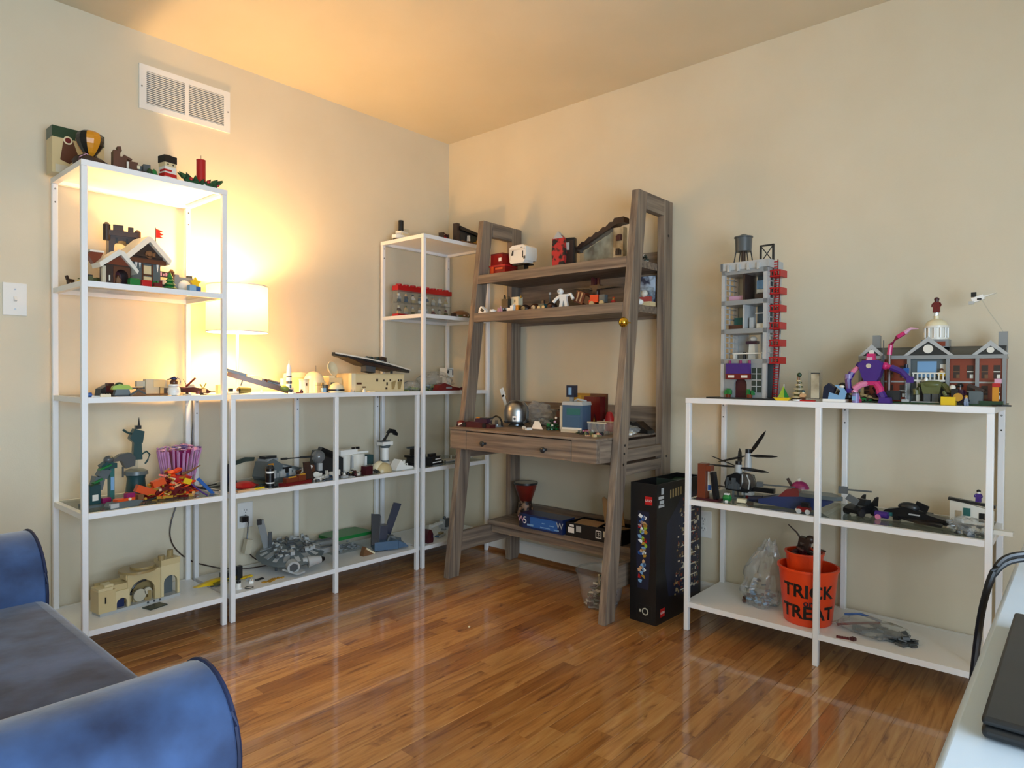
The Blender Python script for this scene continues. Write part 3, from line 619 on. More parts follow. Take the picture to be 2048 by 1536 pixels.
T('snowy_house', 'large brown brick built house with thick snow covered gable roof', 'model', A(283, 575, .17, Z2), 6, [
    ('wall', 'slate', M().b(0, 0, 0, 10.5, 8, 11.2)), ('gable', 'dbrown', M().p([(-6.6, 11), (6.6, 11), (6.6, 11.8), (0, 18.4), (-6.6, 11.8)], -4.6, 4)), ('beam', 'brown', M().b(0, -4.9, 10.2, 13.4, 1.4, 1.6)), ('ridge_beam', 'dbrown', M().b(0, -5, 12.6, 11, .6, .7)),
    ('roof', 'offwhite', M().p([(-7.8, 10.6), (.2, 18.4), (.2, 20.4), (-.6, 20.4), (-8.8, 12.2)], -6.4, 4.6)), ('roof', 'offwhite', M().p([(7.8, 10.6), (.2, 18.4), (.2, 20.4), (1.0, 20.2), (8.6, 12.4)], -6.4, 4.6)),
    ('rosette', 'cbrown', M().c(.4, -5.3, 13.6, 1.5, .5, 10, ax='y').c(.4, -5.5, 13.6, .7, .3, 8, ax='y').b(2.2, -5.2, 13, 1, .4, 1.4)), ('window', 'sand', M().b(.2, -4.1, 6.2, 2.8, .3, 3.2).b(.2, -4.1, 2.6, 3, .3, 2.6)), ('window_frame', 'brown', M().b(-1.6, -4.2, 2, .5, .5, 8).b(2, -4.2, 2, .5, .5, 8).b(.2, -4.25, 5.6, 3.8, .4, .5)), ('icicle', 'white', M().c(-4, -4.3, 7.8, .1, 2.4, 6, .45)), ('icicle', 'white', M().c(-2.6, -4.3, 8.2, .1, 2.0, 6, .4)), ('icicle', 'white', M().c(4, -4.3, 7.4, .1, 2.8, 6, .45)),
    ('garland', 'green', M().g(3, 12, .5, 4, -4.8, -4.2, 1.5, 2.4, .5, 1.2)), ('flag_pole', 'dgrey', M().c(6.4, 2, 12, .2, 14, 6)), ('flag', 'red', M().p([(6.5, 22), (9.6, 22.3), (8, 23.0), (9.6, 23.6), (8, 24.3), (9.4, 25), (6.5, 25.6)], 1.9, 2.1))])
T('snowy_cottage', 'small brown brick built cottage with arched doorway and snowy roof', 'model', A(231, 568, .06, Z2), 4, [
    ('wall', 'dbrown', M().p(arch(-4.2, 4.2, 0, 7, .8, 2.2, 3.2), -2.8, 2.8)), ('gable', 'rbrown', M().p([(-4.4, 6.8), (4.6, 6.8), (.6, 10.4)], -2.6, 2.6)), ('back_wall', 'maroon', M().b(.8, 2.4, 0, 4.4, .4, 5.4)), ('door_arch', 'brown', M().p(arch(-2.0, 3.6, 0, 6.4, .8, 2.2, 3.2)[0:], -3.3, -2.82)),
    ('roof', 'offwhite', M().p([(-6.4, 5.4), (.4, 10.8), (.6, 12.2), (-.6, 12.3), (-6.8, 7)], -4, 3)), ('roof', 'offwhite', M().p([(6.0, 4.4), (.4, 10.6), (.6, 12.2), (1.6, 11.8), (6.4, 5.6)], -4, 3)), ('side_roof', 'rbrown', M().p([(-8.6, 10), (-7.6, 11.2), (-3.6, 11.4), (-4.4, 9.4), (-6.6, 7)], 1, 4)), ('side_roof_snow', 'offwhite', M().b(-5.6, 2.5, 11.2, 4.6, 3, .7)), ('corner_post', 'beige', M().b(-4.9, -2.4, 0, 1.2, 1.2, 6.2)), ('wall_stripe', 'offwhite', M().b(-1.7, -3.1, .5, .5, .3, 5).b(-3.2, -3, 1, .4, .3, 2))])
fig('brown bear suit figure standing in the cottage doorway', tuple(Vector(A(236, 570, .045, Z2))), 0, 'cbrown', 'cbrown', 'cbrown', 'brown', .95)
T('market_stall', 'dark brown toy market stall with a white counter and signboard', 'model', A(329, 575, .2, Z2), 8, [
    ('post', 'brown', M().b(2.9, 0, 0, 1.6, 1.6, 9.4)), ('post', 'brown', M().b(-2.9, 0, 0, .8, .8, 8.6)), ('signboard', 'dbrown', M().b(0, -.5, 6.6, 6, .6, 2.2)), ('sign_marks', 'rose', M().b(-1.9, -.85, 7, .8, .12, 1.4).b(-.8, -.85, 7, .6, .12, 1.0).b(.2, -.85, 7, .7, .12, 1.4).b(1.2, -.85, 7, .6, .12, 1.2)), ('counter', 'offwhite', M().b(0, -.6, 2.2, 5.6, 2, 3.2, tx=.9)), ('base', 'dgrey', M().b(0, 0, 0, 6.4, 3.4, 1.4)), ('finial', 'cbrown', M().c(2.9, 0, 9.4, .9, .8, 8, .5))])
for (u, v, d, h, lab) in ((340, 573, .06, 6.4, 'green toy fir tree in the winter village'),):
    T('toy_fir_tree', lab, 'toy', A(u, v, d, Z2), 0, [('trunk', 'brown', M().c(0, 0, 0, .5, 1.2, 6))]+[('branches', 'green', M().c(0, 0, .7+i*1.35, 2.7-i*.52, 2.0, 9, .3, off=i*.5)) for i in range(4)])
T('arch_wall', 'grey brick built arch wall with a white snow dome in front', 'model', A(368, 577, .14, Z2), 0, [
    ('wall', 'grey', M().p(arch(-3.6, 3.8, 0, 6.6, 0, 2.4, 2.6), 0, 1.6)), ('merlon', 'grey', M().b(-2.6, .8, 6.6, 1.5, 1.6, .9)), ('merlon', 'dgrey', M().b(2.4, .8, 6.6, 1.8, 1.6, 1.0)), ('snow_dome', 'white', M().s(0, -.4, 2.6, 2.6, 1.8, 2.9, 14, z0=-.9)), ('cap', 'red', M().b(2.2, -2, 2.2, 1.8, .9, 1.0, ry=-20))])
for u, d, c, lab, dims in ((268, .014, 'green', 'bright green toy present in front of the snowy house', (3.6, 2.4, 2.2)), (291, .035, 'red', 'red toy present with rounded lid in front of the snowy house', (3.6, 2.6, 2.3)), (383, .04, 'lblue', 'pale blue toy present at the end of the winter village', (2.6, 2.4, 2.4))):
    bevel(single('toy_present', lab, 'toy', A(u, 572, d, Z2), 5, c, M().b(0, 0, 0, *dims).b(0, 0, dims[2], dims[0]*.9, dims[1]*.9, .3)), .002)
T('toy_sleigh', 'small dark red toy sleigh beside the red present', 'toy', A(315, 574, .028, Z2), 0, [('seat', 'dred', M().b(0, 0, .5, 2.8, 1.8, 1.4).b(1.1, 0, 1.9, .6, 1.8, 1.0)), ('runner', 'gold', M().b(0, -.8, 0, 3.6, .25, .4)), ('runner', 'gold', M().b(0, .8, 0, 3.6, .25, .4))])
T('toy_star_hut', 'yellow star topped blue toy hut at the end of the winter village', 'toy', A(392, 577, .09, Z2), 0, [('hut', 'blue', M().b(0, 0, 0, 2.8, 2.6, 2.8)), ('star', 'yellow', M().p([(math.cos(math.pi/2+i*math.pi/5)*(2.4 if i % 2 == 0 else 1.3)-.4, 4.2+math.sin(math.pi/2+i*math.pi/5)*(2.4 if i % 2 == 0 else 1.3)) for i in range(10)], -.6, .3))])
T('toy_bridge', 'low dark grey toy bridge behind the fir tree', 'toy', A(326, 575, .1, Z2), 0, [('deck', 'dgrey', M().p([(-3.4, 0), (-2, 0), (-1, 1), (1, 1), (2, 0), (3.4, 0), (2, 1.9), (-2, 1.9)], -.8, .8)), ('rail', 'black', M().b(0, -.8, 1.9, 3.6, .2, .5))])
T('toy_horse', 'small dark brown toy horse at the end of the shelf', 'toy', A(141, 560, .2, Z2), 30, [('body', 'dbrown', M().b(0, 0, 1.1, 2.6, 1, 1.2)), ('head', 'dbrown', M().b(-1.5, 0, 1.9, .9, .7, 1.5, ry=-25))]+[('leg', 'dbrown', M().b(x, y, 0, .4, .35, 1.2)) for x in (-1, 1) for y in (-.3, .3)])
fig('small figure in yellow standing beside the dark toy horse', A(158, 561, .17, Z2), -20, 'tan', 'yellow', 'sand', 'olive', .7)
T('toy_shrub', 'mixed olive and pale green toy shrub beside the cottage', 'toy', A(190, 565, .125, Z2), 0, [('foliage', 'olive', M().g(9, 14, -2.2, 2.2, -1.2, 1.2, .6, 2.6, .5, 1.4)), ('blossom', 'sgreen', M().g(10, 7, -2, 2, -1.3, 1, .2, 1.8, .4, .9)), ('plate', 'dgreen', M().b(0, 0, 0, 4.6, 3, .6)), ('perch', 'char', M().b(-2.2, 0, 2.9, 2.8, .7, .8))])

# ================================================================== TALL UNIT, THIRD TIER (z .93)
scatter('at the edge of the shelf with the bird ornament', 'loose pieces on the middle shelf', [(A(180, 790, .03, Z3), 'blue'), (A(192, 790, .05, Z3), 'white'), (A(211, 790, .02, Z3), 'tan'), (A(374, 789, .025, Z3), 'lgrey'), (A(388, 789, .03, Z3), 'white'), (A(396, 789, .06, Z3), 'dred')], 5)
T('dark_hauler', 'dark grey and maroon brick built hauler vehicle on the tall shelf', 'model', A(217, 788, .16, Z3), 10, [('hull', 'char', M().p([(-4, 0), (3.4, 0), (3.4, 3.6), (-.6, 4.2), (-3.6, 2.6)], -2, 2)), ('cab', 'maroon', M().b(-.8, -2, 1.6, 2.4, .6, 2.2).b(.4, 0, 4, 2, 2.4, .7)), ('deck', 'olive', M().b(2, -.5, 3.4, 2.8, 3, .8)), ('track', 'black', M().b(-.5, -2.3, 0, 6.4, .8, 1.1))])
T('green_craft', 'lime green and sand brick built craft with a long grey barrel', 'model', A(247, 788, .08, Z3), -4, [('hull', 'slate', M().b(-.6, 0, .3, 5.4, 3, 2.2, tx=.8)), ('canopy', 'lime', M().p([(-4, 2.4), (3, 2.4), (1.6, 4), (-1.6, 4.4), (-3.6, 3.6)], -1.4, 1.4)), ('dome', 'dgreen', M().s(-1.4, 0, 4.3, 1.4, 1.2, .8, 10)), ('barrel', 'dgrey', M().c(2, -.4, 2.9, .28, 5, 8, ax='x')), ('skid', 'char', M().b(-.5, -1.4, 0, 4.6, .4, .5)), ('skid', 'char', M().b(-.5, 1.4, 0, 4.6, .4, .5))])
T('sand_wall', 'sand coloured brick built gatehouse wall on the tall shelf', 'model', A(311, 786, .2, Z3), 0, [('wall', 'beige', M().b(-1.6, 0, 0, 5.0, 3, 6.2).b(4.5, .4, 2.6, 6.4, 2.4, 3.2).b(-5.6, .4, 3.2, 3, 2, 2.2)), ('block', 'sand', M().b(.8, -1.0, 3.0, 4.2, 1.4, 3.0).b(5.6, -1, 3.2, 3.0, 1.2, 2.5)), ('pillar', 'tan', M().b(2.0, 0, 0, 1.4, 2.6, 3)), ('doorway', 'dgrey', M().b(3.7, .6, 0, 2.0, 1.4, 2.7)), ('base', 'cbrown', M().b(.5, 0, 0, 14, 4, .4)), ('tower', 'beige', M().b(7.2, 0, 0, 1.2, 2.4, 5.6))])
T('grey_walker', 'small grey brown wreck of brick built legs beside the sand wall', 'model', A(276, 788, .06, Z3), 0, [('body', 'cbrown', M().p([(-2.6, 0), (2.2, 0), (2.4, 2.2), (-.2, 3.0), (-.6, 1.2)], -.8, .8)), ('leg', 'dgrey', M().b(-1.6, -1, 1.1, 3.2, .5, .6, ry=-35)), ('leg', 'dgrey', M().b(1, -1, 1.2, 3.0, .5, .6, ry=30))])
T('bird_ornament', 'white round bird ornament with brown head and dark blue cap', 'ornament', A(348, 789, .03, Z3), 0, [('body', 'white', M().l([(.1, 0), (1.9, .2), (2.3, 1.4), (2.1, 2.8), (1.6, 3.3), (.1, 3.4)], n=18)), ('collar', 'white', M().l([(1.4, 3.4), (1.9, 3.6), (1.9, 4.3), (.1, 4.4)], n=16)), ('head', 'brown', M().s(0, 0, 5.0, 1.4, 1.4, 1.4, 14, z0=-.4)), ('cap', 'dblue', M().s(.1, 0, 6.4, 1.1, 1.0, .9, 12, z0=-.3)), ('beak', 'dblue', M().c(-2.5, 0, 6.3, .12, 1.7, 8, .42, ax='x', ry=-18)), ('loop', 'sblue', M().t([(.8, 0, 7.0), (1.9, -.3, 6.4), (2.3, -.4, 5.2), (1.9, -.5, 4.2), (.9, -1.2, 3.7)], .13))])
T('red_jet', 'dark red and sand brick built jet with a raised wing strut', 'model', A(388, 788, .12, Z3), 5, [('fuselage', 'maroon', M().p([(-5, 1), (5.4, .3), (7, .9), (5, 2.1), (-1, 3), (-5, 2.6)], -1.1, 1.1)), ('canopy', 'beige', M().b(-1.4, 0, 2.8, 3.4, 1.6, 1.3, tx=.5)), ('nose', 'sand', M().b(3.6, 0, .7, 1.8, 2.3, 1.5)), ('strut', 'dred', M().b(-2, -1.2, 4.6, 5.2, .4, .7, ry=-42)), ('wing', 'dred', M().b(-2.2, 1.8, 2.6, 5, 2.8, .35)), ('antenna', 'cbrown', M().t([(-4.4, 0, 6.2), (-2.6, 0, 3)], .12)), ('skid', 'char', M().b(2, -.8, 0, 3, .4, .5).b(-3, -.4, 0, 1, .5, 1.3))])
T('swept_dart', 'tiny olive toy dart plane with a forked tail', 'model', A(404, 787, .22, Z3), 0, [('body', 'olive', M().b(-.6, 0, 1.8, 4.2, .6, .5).b(0, 0, 0, .4, .4, 1.9)), ('tail', 'olive', M().b(-.3, 0, 2.2, .35, .5, 2.0, ry=-30)), ('tail', 'olive', M().b(1.2, 0, 2.2, .35, .5, 2.4, ry=28))])

# ================================================================== LOW UNIT ALONG wall_left, TOP (z .93)
T('sand_block', 'small sand coloured toy block between tall shelf and lamp', 'toy', A(440, 786, .17, Z3), 0, [('block', 'sand', M().b(0, 0, 0, 2.8, 2.6, 3.6)), ('stud_row', 'sand', M().st(0, 0, 3.6, 3, 3))])
T('white_sled', 'white and dark toy sled lying in front of the lamp base', 'toy', A(464, 787, .045, Z3), 0, [('deck', 'offwhite', M().b(0, 0, .4, 4.6, 2.4, .8)), ('seat', 'char', M().b(-.6, 0, 1.2, 1.4, 1.6, 1.3)), ('runner', 'lgrey', M().b(0, -1, 0, 5, .4, .4)), ('runner', 'lgrey', M().b(0, 1, 0, 5, .4, .4))])
T('olive_speeder', 'stubby dark olive toy craft beside the lamp pole', 'toy', A(489, 785, .095, Z3), 0, [('hull', 'olive', M().c(-2.4, 0, 1.5, 1.5, 5, 10, 1.1, ax='x')), ('engine', 'black', M().c(-3.0, 0, 1.5, 1.1, .8, 10, ax='x'))])
sh = T('grey_starship', 'long grey brown brick built starship leaning nose up on the low shelf', 'model', A(518, 788, .035, Z3), -22, [
    ('hull', 'cbrown', M().p([(-13, -1.0), (-9, -1.6), (-2, -1.4), (9, -1.3), (12.5, -.2), (9, 1.2), (-2, 1.6), (-10, 2.0), (-13, 1.2)], -.9, 1.3, 'z')), ('nose', 'dgrey', M().p([(-13.4, -1.4), (-6, -1.7), (-5.4, 1.0), (-7, 2.4), (-12, 2.2), (-14.4, .4)], 1.0, 2.2, 'z')), ('nose_wing', 'cbrown', M().p([(-12, 2), (-5.6, 2.2), (-5.8, 3.2), (-10, 3.4)], .9, 1.5, 'z')), ('canopy', 'bag', M().s(-1.5, 0, 1.4, 3.2, 1.2, 1.5, 12, z0=0)), ('engine', 'dgrey', M().c(3, .2, 1.6, 1.2, 5, 10, ax='x')), ('pod', 'sgreen', M().s(10.4, -.6, .8, 2.2, 1.5, 1.3, 12)), ('detail', 'brown', M().g(21, 16, 1, 8, -1, 1, 1.2, 1.5, .4, 1.3)), ('fin', 'dgrey', M().b(12.4, -1, 0, 3, .4, 1.2, rz=25)), ('strut', 'dgrey', M().c(-6.5, 0, -3.2, .3, 3.2, 6))], tilt=(0, 17))
sh.location.z += .046
T('white_rocket', 'slender white toy rocket with grey bands on the low shelf', 'model', A(578, 786, .06, Z3), 0, [('stage', 'white', M().c(0, 0, 1.4, 1.25, 5.8, 14, 1.1).c(0, 0, 7.2, 1.0, 3.0, 14)), ('band', 'dgrey', M().c(0, 0, 4.2, 1.32, 1.2, 14).c(0, 0, 7.1, 1.2, .5, 14)), ('nose', 'white', M().l([(1.0, 10.2), (.9, 11.4), (.5, 12.6), (.14, 13.2), (.1, 14.6)], n=12)), ('skirt', 'lgrey', M().c(0, 0, 0, 1.9, 1.4, 12, 1.2)), ('fin', 'lgrey', M().b(1.8, 0, 0, 1.4, .3, 2.6, tx=.3)), ('fin', 'lgrey', M().b(-1.8, 0, 0, 1.4, .3, 2.6, tx=.3)), ('panel', 'sblue', M().b(0, -1.22, 2.2, .8, .1, 1.6))])
def desert(label, u, v, d, parts, rz=0): T('desert_house', label, 'model', A(u, v, d, Z3), rz, parts)
desert('sand coloured toy house with curved roof behind the white rocket', 592, 785, .24, [('wall', 'sand', M().b(0, 0, 0, 10, 6, 7)), ('roof', 'ivory', M().p([(-5, 7), (5, 7), (4.4, 8.8), (1, 9.4), (-4.6, 8.8)], -3, 3)), ('annex', 'ivory', M().b(-6.4, -1, 0, 3, 3, 6.4)), ('window', 'dgrey', M().b(2.4, -3.02, 4.6, 1.2, .2, 1.6))])
desert('ivory domed toy house with an antenna on its dome', 628, 785, .14, [('drum', 'ivory', M().l([(.1, 0), (5.0, 0), (5.0, 5.4), (.1, 5.4)], n=20)), ('dome', 'ivory', M().s(0, 0, 5.3, 4.6, 4.6, 4.6, 20, z0=0)), ('antenna', 'dgrey', M().c(1, 0, 9.6, .1, 3, 6)), ('porch', 'sand', M().b(.4, -4.8, 0, 5, 2.2, 4.6)), ('door', 'dgrey', M().b(3, -5.95, 0, 1.6, .2, 3.4))])
desert('ivory round toy tower in front of the domed house', 608, 786, .08, [('tower', 'ivory', M().c(0, 0, 0, 2.2, 5.6, 16)), ('cap', 'sand', M().c(0, 0, 5.6, 2.35, .7, 16)), ('window', 'brown', M().b(0, -2.15, 3.2, .6, .2, 1.2))])
desert('sand coloured toy courtyard wall beside the radar dish', 665, 785, .17, [('wall', 'sand', M().b(0, 0, 0, 7, 5, 6.8)), ('parapet', 'ivory', M().b(-2, 0, 6.8, 3.4, 5.1, .9)), ('step', 'ivory', M().b(-2.2, -3.4, 0, 2.6, 2, 3.4)), ('niche', 'slate', M().b(-1.6, -2.52, 0, 2.2, .1, 4.6))])
T('radar_dish', 'round ivory toy radar dish standing on edge among the desert houses', 'model', A(666, 755, .17, Z3+.077), 20, [('dish', 'ivory', M().l([(3.6, 0), (3.7, -.35), (2.2, -1.3), (.1, -1.6), (.1, -1.3), (2, -1.0), (3.4, 0), (3.6, 0)], n=24, cap=False)), ('stem', 'tan', M().c(0, 0, -3, .6, 1.6, 8))], tilt=(75, 0)).location.z += .036
T('sand_palace', 'large sand coloured brick built palace block under the dark starship', 'model', A(742, 784, .13, Z3), 0, [('wall', 'sand', M().b(0, 0, 0, 32, 13, 8.4)), ('roof_slab', 'tan', M().b(0, 0, 8.4, 32.4, 13.4, .6)), ('corner_tower', 'ivory', M().b(-15.4, -5.6, 0, 2.4, 2.4, 9)), ('vent', 'brown', M().b(-12, -6.55, 3.6, 3, .2, .9).b(-9, -6.55, 2, 2, .2, .6)), ('window', 'dbrown', M().b(-1.2, -6.55, 5, 1.1, .2, 1.4))]+[('window', 'dbrown', M().b(x, -6.55, z, w, .2, h)) for x, z, w, h in ((3, 5, .8, 1), (5, 3, .9, 1.6), (4.6, 1, 1.1, 1.0), (7, 5.2, .8, .9), (12.4, 5, .8, 1), (14, 5, .8, 1))]+[('archway', 'dtan', M().p([(x-1.2, 1), (x-1.5, 4.6), (x+1.6, 5.6), (x+.4, 1)], -6.6, -6.4)) for x in (9.2, 13.2)])
ds = T('dark_starship', 'dark brown wedge shaped brick built starship tilted on the sand palace', 'model', tuple(Vector(A(746, 745, .15, Z3))+Vector((0, 0, .135))), 4, [
    ('hull', 'char', M().p([(-26, .1), (-24, 1.2), (-8, 4.2), (6, 4.6), (25, 1.6), (26, 0), (24, -1), (6, -4.4), (-8, -4.2), (-25, -1.2)], .0, 1.6, 'z')), ('keel', 'dbrown', M().p([(-10, -1.6), (12, -1.6), (17, .1), (-19, .1)], -3.2, 3.2)), ('edge_trim', 'offwhite', M().p([(-25, -1.3), (-8, -4.35), (6, -4.55), (25.5, -1.4), (25.5, -1.15), (6, -4.2), (-8, -4.0), (-25, -1.0)], 1.0, 1.66, 'z')), ('bridge', 'dbrown', M().b(3, 0, 1.6, 9, 4.6, 2.0, tx=.85).b(6, 0, 3.6, 3.6, 2.6, 1.4)), ('engine', 'dgg', M().c(-4, -2, 1.6, 1.6, 1.4, 10).c(0, -2.6, 1.8, 1.3, 1.8, 10)), ('detail', 'slate', M().g(31, 26, -8, 12, -3.6, 1, 1.5, 1.8, .5, 1.6)), ('stand', 'dgrey', M().b(-3, 0, -4.5, 6, 4, 3).b(12, -1, -2.75, 1, 1, 3))], tilt=(-6, 9))
T('white_half_dome', 'ivory half dome with black stripe in front of the palace', 'toy', A(673, 785, .025, Z3), 0, [('dome', 'ivory', M().s(0, 0, 1.6, 3.6, 3, 3.0, 18, z0=0)), ('stripe', 'black', M().l([(3.7, .9), (3.7, 1.6), (3.3, 1.6), (3.3, .9), (3.7, .9)], n=18, cap=False)), ('base', 'ivory', M().l([(.1, 0), (3.5, 0), (3.6, .9), (.1, .9)], n=18))])
T('rotor_drone', 'small tan toy drone with a thin dark rotor beside the domed house', 'toy', A(645, 786, .04, Z3), 0, [('body', 'lblue', M().b(.6, 0, .2, 1.6, 1.6, 2)), ('mast', 'slate', M().b(.4, 0, 2, .8, .8, 1.4)), ('rotor', 'char', M().b(0, 0, 3.4, 7.4, .5, .2)), ('hatch', 'dtan', M().p([(-.2, .5), (1.8, .5), (1.4, 4.6), (.2, 4.6)], .9, 1.4))])
scatter('in front of the desert houses', 'loose pieces in front of the desert houses', [(A(596, 787, .03, Z3), 'dred'), (A(603, 787, .05, Z3), 'maroon'), (A(556, 788, .04, Z3), 'offwhite'), (A(498, 788, .09, Z3), 'offwhite'), (A(705, 785, .015, Z3), 'lgrey'), (A(728, 785, .02, Z3), 'offwhite'), (A(742, 785, .025, Z3), 'ivory')], 8)
bag('clear plastic bag of olive green pieces beside the sand palace', A(824, 783, .1, Z3), 0, 4, (6.5, 6, 5), .3, ('olive', 'sgreen'))
T('brown_barrel', 'small brown toy barrel lying in front of the green bag', 'toy', A(800, 784, .2, Z3), 0, [('barrel', 'cbrown', M().c(-1.6, 0, 1.6, 1.3, 3.4, 14, 1.6, ax='x')), ('hoop', 'dgrey', M().c(-.2, 0, 1.6, 1.62, .3, 14, ax='x'))])

# ================================================================== CORNER UNIT
T('toy_tugboat', 'white toy tugboat with black hull band and tall black funnel', 'model', A(803, 478, .29, Z1), 15, [('hull', 'white', M().p([(-7, -1.4), (-4, -3.6), (4, -3.6), (7.4, 0), (4, 3.6), (-4, 3.6), (-7, 1.4)], 1.6, 3.4, 'z')), ('lower_hull', 'black', M().p([(-6, -1), (-4, -3), (4, -3), (6.2, 0), (4, 3), (-4, 3), (-6, 1)], 0, 1.7, 'z')), ('deckhouse', 'offwhite', M().b(.4, 0, 3.4, 6.4, 4, 2.8)), ('funnel', 'black', M().c(0, .4, 6, 1.5, 6.4, 14)), ('lifebuoy', 'ivory', M().c(3.7, -2.1, 5, 1.1, .5, 12, ax='y')), ('cabin', 'clear', M().b(4.0, 0, 6.2, 3, 3, 2.0)), ('rail', 'ivory', M().b(0, -3.5, 3.4, 8, .3, 1.2))])
T('brown_crate', 'open brown toy crate on top of the corner shelf unit', 'toy', A(888, 472, .08, Z1), 20, [('frame', 'dbrown', M().b(-3, 0, 0, .8, 3, 4.4, ry=-8).b(3, 0, 0, .8, 3, 4.4).b(0, 1.4, 3.6, 6, .5, .8).b(0, 1.4, .2, 6, .5, .8)), ('figure', 'red', M().g(2, 8, -2.6, 2.6, -1, 1, 0, 3, .7, 1.6)), ('panel', 'sand', M().b(0, 1.2, 1, 5, .3, 2.4)), ('bar', 'maroon', M().b(0, -1, 3.8, 6.4, .4, .4, ry=8))])
T('black_shrine', 'black and dark green toy house beside the ladder rail nearest the corner', 'model', A(938, 485, .06, Z1), 0, [('base', 'cbrown', M().b(0, 0, 0, 18, 7, 1.4)), ('wall', 'char', M().p([(-7.5, 1.4), (8, 1.4), (9, 6.6), (-8.6, 8.4)], -1, 3)), ('roof', 'black', M().p([(-9.4, 7.6), (9.6, 5.6), (10, 6.8), (-9.2, 9.6)], -2.6, 3.4)), ('side_post', 'dbrown', M().b(-10, 0, 1, 2.4, 3, 10)), ('lantern', 'white', M().b(-2.6, -2.2, 2, 1.4, 1.4, 3.2, tx=.7)), ('panel', 'dgg', M().b(3, -1.1, 2, 5, .3, 4)), ('rail', 'gold', M().g(14, 8, 2, 8, -3, -2, 1.4, 2, .6, 1.6))])
cs = T('display_case', 'clear display case with red studded lid holding two rows of figures', 'display case', A(846, 628, .24, Z2), 0, [('base', 'red', M().b(0, 0, 0, 40, 5, 1.2)), ('shelf', 'clear', M().b(0, 0, 7.4, 39.4, 4.8, .4)), ('back', 'clear', M().b(0, 2.3, 1.2, 39.4, .25, 12.8)), ('front_cover', 'clear', M().b(0, -2.4, 1.2, 39.4, .2, 12.8)), ('end_panel', 'clear', M().b(-19.6, 0, 1.2, .3, 4.8, 12.8)), ('end_panel', 'clear', M().b(19.6, 0, 1.2, .3, 4.8, 12.8)), ('lid', 'red', M().b(0, 0, 14, 40, 5, 2.6))])
for i in range(8): obj('stud', M().c(-17.5+i*5, 0, 16.6, 1.7, 1.0, 14), 'red', cs)
for i in (2, 4, 6): obj('divider', M().b(-20+i*5, 0, 1.2, .15, 4.4, 12.8), 'clear', cs)
cc = ['lgrey', 'slate', 'white', 'grey', 'sblue', 'beige', 'offwhite', 'tan']; hb = ['brown', 'tan', 'sand', 'white', 'lgrey', 'dred', 'beige', 'olive']
base_ = Vector(cs.location); ca, sa = 1.0, 0.0
for row in (0, 1):
    for i in range(8):
        lx = (-17.5+i*5)*.01; p = base_+Vector((lx*ca, lx*sa, .013 if row == 0 else .079))
        k2 = (cc if row else hb); fig('toy figure in %s in the %s row of the display case' % (WORD.get(k2[i], k2[i]), 'upper' if row else 'lower'), tuple(p), 0, k2[(i*3+1) % 8], k2[i], 'skin' if i % 2 else 'offwhite', k2[(i*5+2) % 8], 1.25, 'figures in the display case, upper row' if row else 'figures in the display case, lower row')
T('brown_creature', 'low brown and olive brick built beast beside the display case', 'model', A(922, 630, .06, Z2), 0, [('shell', 'cbrown', M().s(0, 0, 1.2, 6.4, 4, 3.2, 14, z0=-.2)), ('head', 'dbrown', M().b(-6.6, -1, .4, 2.4, 2, 1.8)), ('foot', 'olive', M().b(-3.5, -3, 0, 2, 1.6, 1.2)), ('foot', 'olive', M().b(3.5, -3, 0, 2, 1.6, 1.2)), ('spot', 'offwhite', M().g(6, 6, -4, 4, -4, -3, 1, 1, .5, 1))])
bag('clear plastic bag of dark green and grey pieces on the corner shelf', A(868, 783, .14, Z3), 0, 6, (12, 7, 9.5), .28, ('dgreen', 'slate', 'sgreen'), n=30)
T('white_cube_head', 'white cube shaped toy head with black eye marks behind the green bag', 'figure', A(893, 780, .27, Z3), 10, [('body', 'white', M().b(0, 0, 0, 4, 3.2, 7)), ('head', 'white', M().b(0, 0, 7, 6.2, 5.4, 5.6)), ('eye', 'black', M().b(-2.2, -2.72, 9.4, 1.3, .1, 1.8, ry=15)), ('eye', 'black', M().b(2.4, -2.72, 8.4, .9, .1, 3.0)), ('brow', 'lgrey', M().b(0, -2.72, 11.6, 5.6, .1, .5))])
T('red_sail_boat', 'flat dark red toy boat lying in front of the green bag', 'model', A(890, 783, .03, Z3), 0, [('hull', 'dred', M().p([(-7, 0), (9, 0), (12, 1.0), (4, 2.2), (-2, 4.2), (-6, 3)], -2, 2)), ('deck', 'grey', M().b(1, -2.1, 1, 4, .4, 1)), ('pin', 'maroon', M().s(13, 0, 1.0, 1.4, 1.2, .9, 10))])
T('dark_speeder', 'black and white toy speeder on the glass shelf of the corner unit', 'model', A(868, 932, .06, Z4), 12, [('body', 'black', M().p([(-5, 0), (5, 0), (6, 1.4), (2, 4.6), (-4.4, 4.6)], -2, 2)), ('stripe', 'white', M().b(0, -2.1, 1.6, 8, .3, .5).b(1, -2.1, 3.2, 5, .3, .5)), ('wing', 'char', M().b(-1, 0, 4.4, 10, 3, .5)), ('top', 'black', M().b(-2, 0, 4.9, 5, 2, 1.6)), ('skid', 'slate', M().b(0, -2.6, 0, 8, 1, .7))])
T('grey_raft', 'pale grey toy raft on the glass shelf near the desk leg', 'model', A(897, 925, .12, Z4), 0, [('deck', 'beige', M().b(0, 0, .4, 9, 5, .8)), ('float', 'lgrey', M().c(-4.5, -2, .6, .6, 9, 8, ax='x')), ('float', 'lgrey', M().c(-4.5, 2, .6, .6, 9, 8, ax='x')), ('mast', 'white', M().b(2, 0, 1.2, .5, .5, 2))])
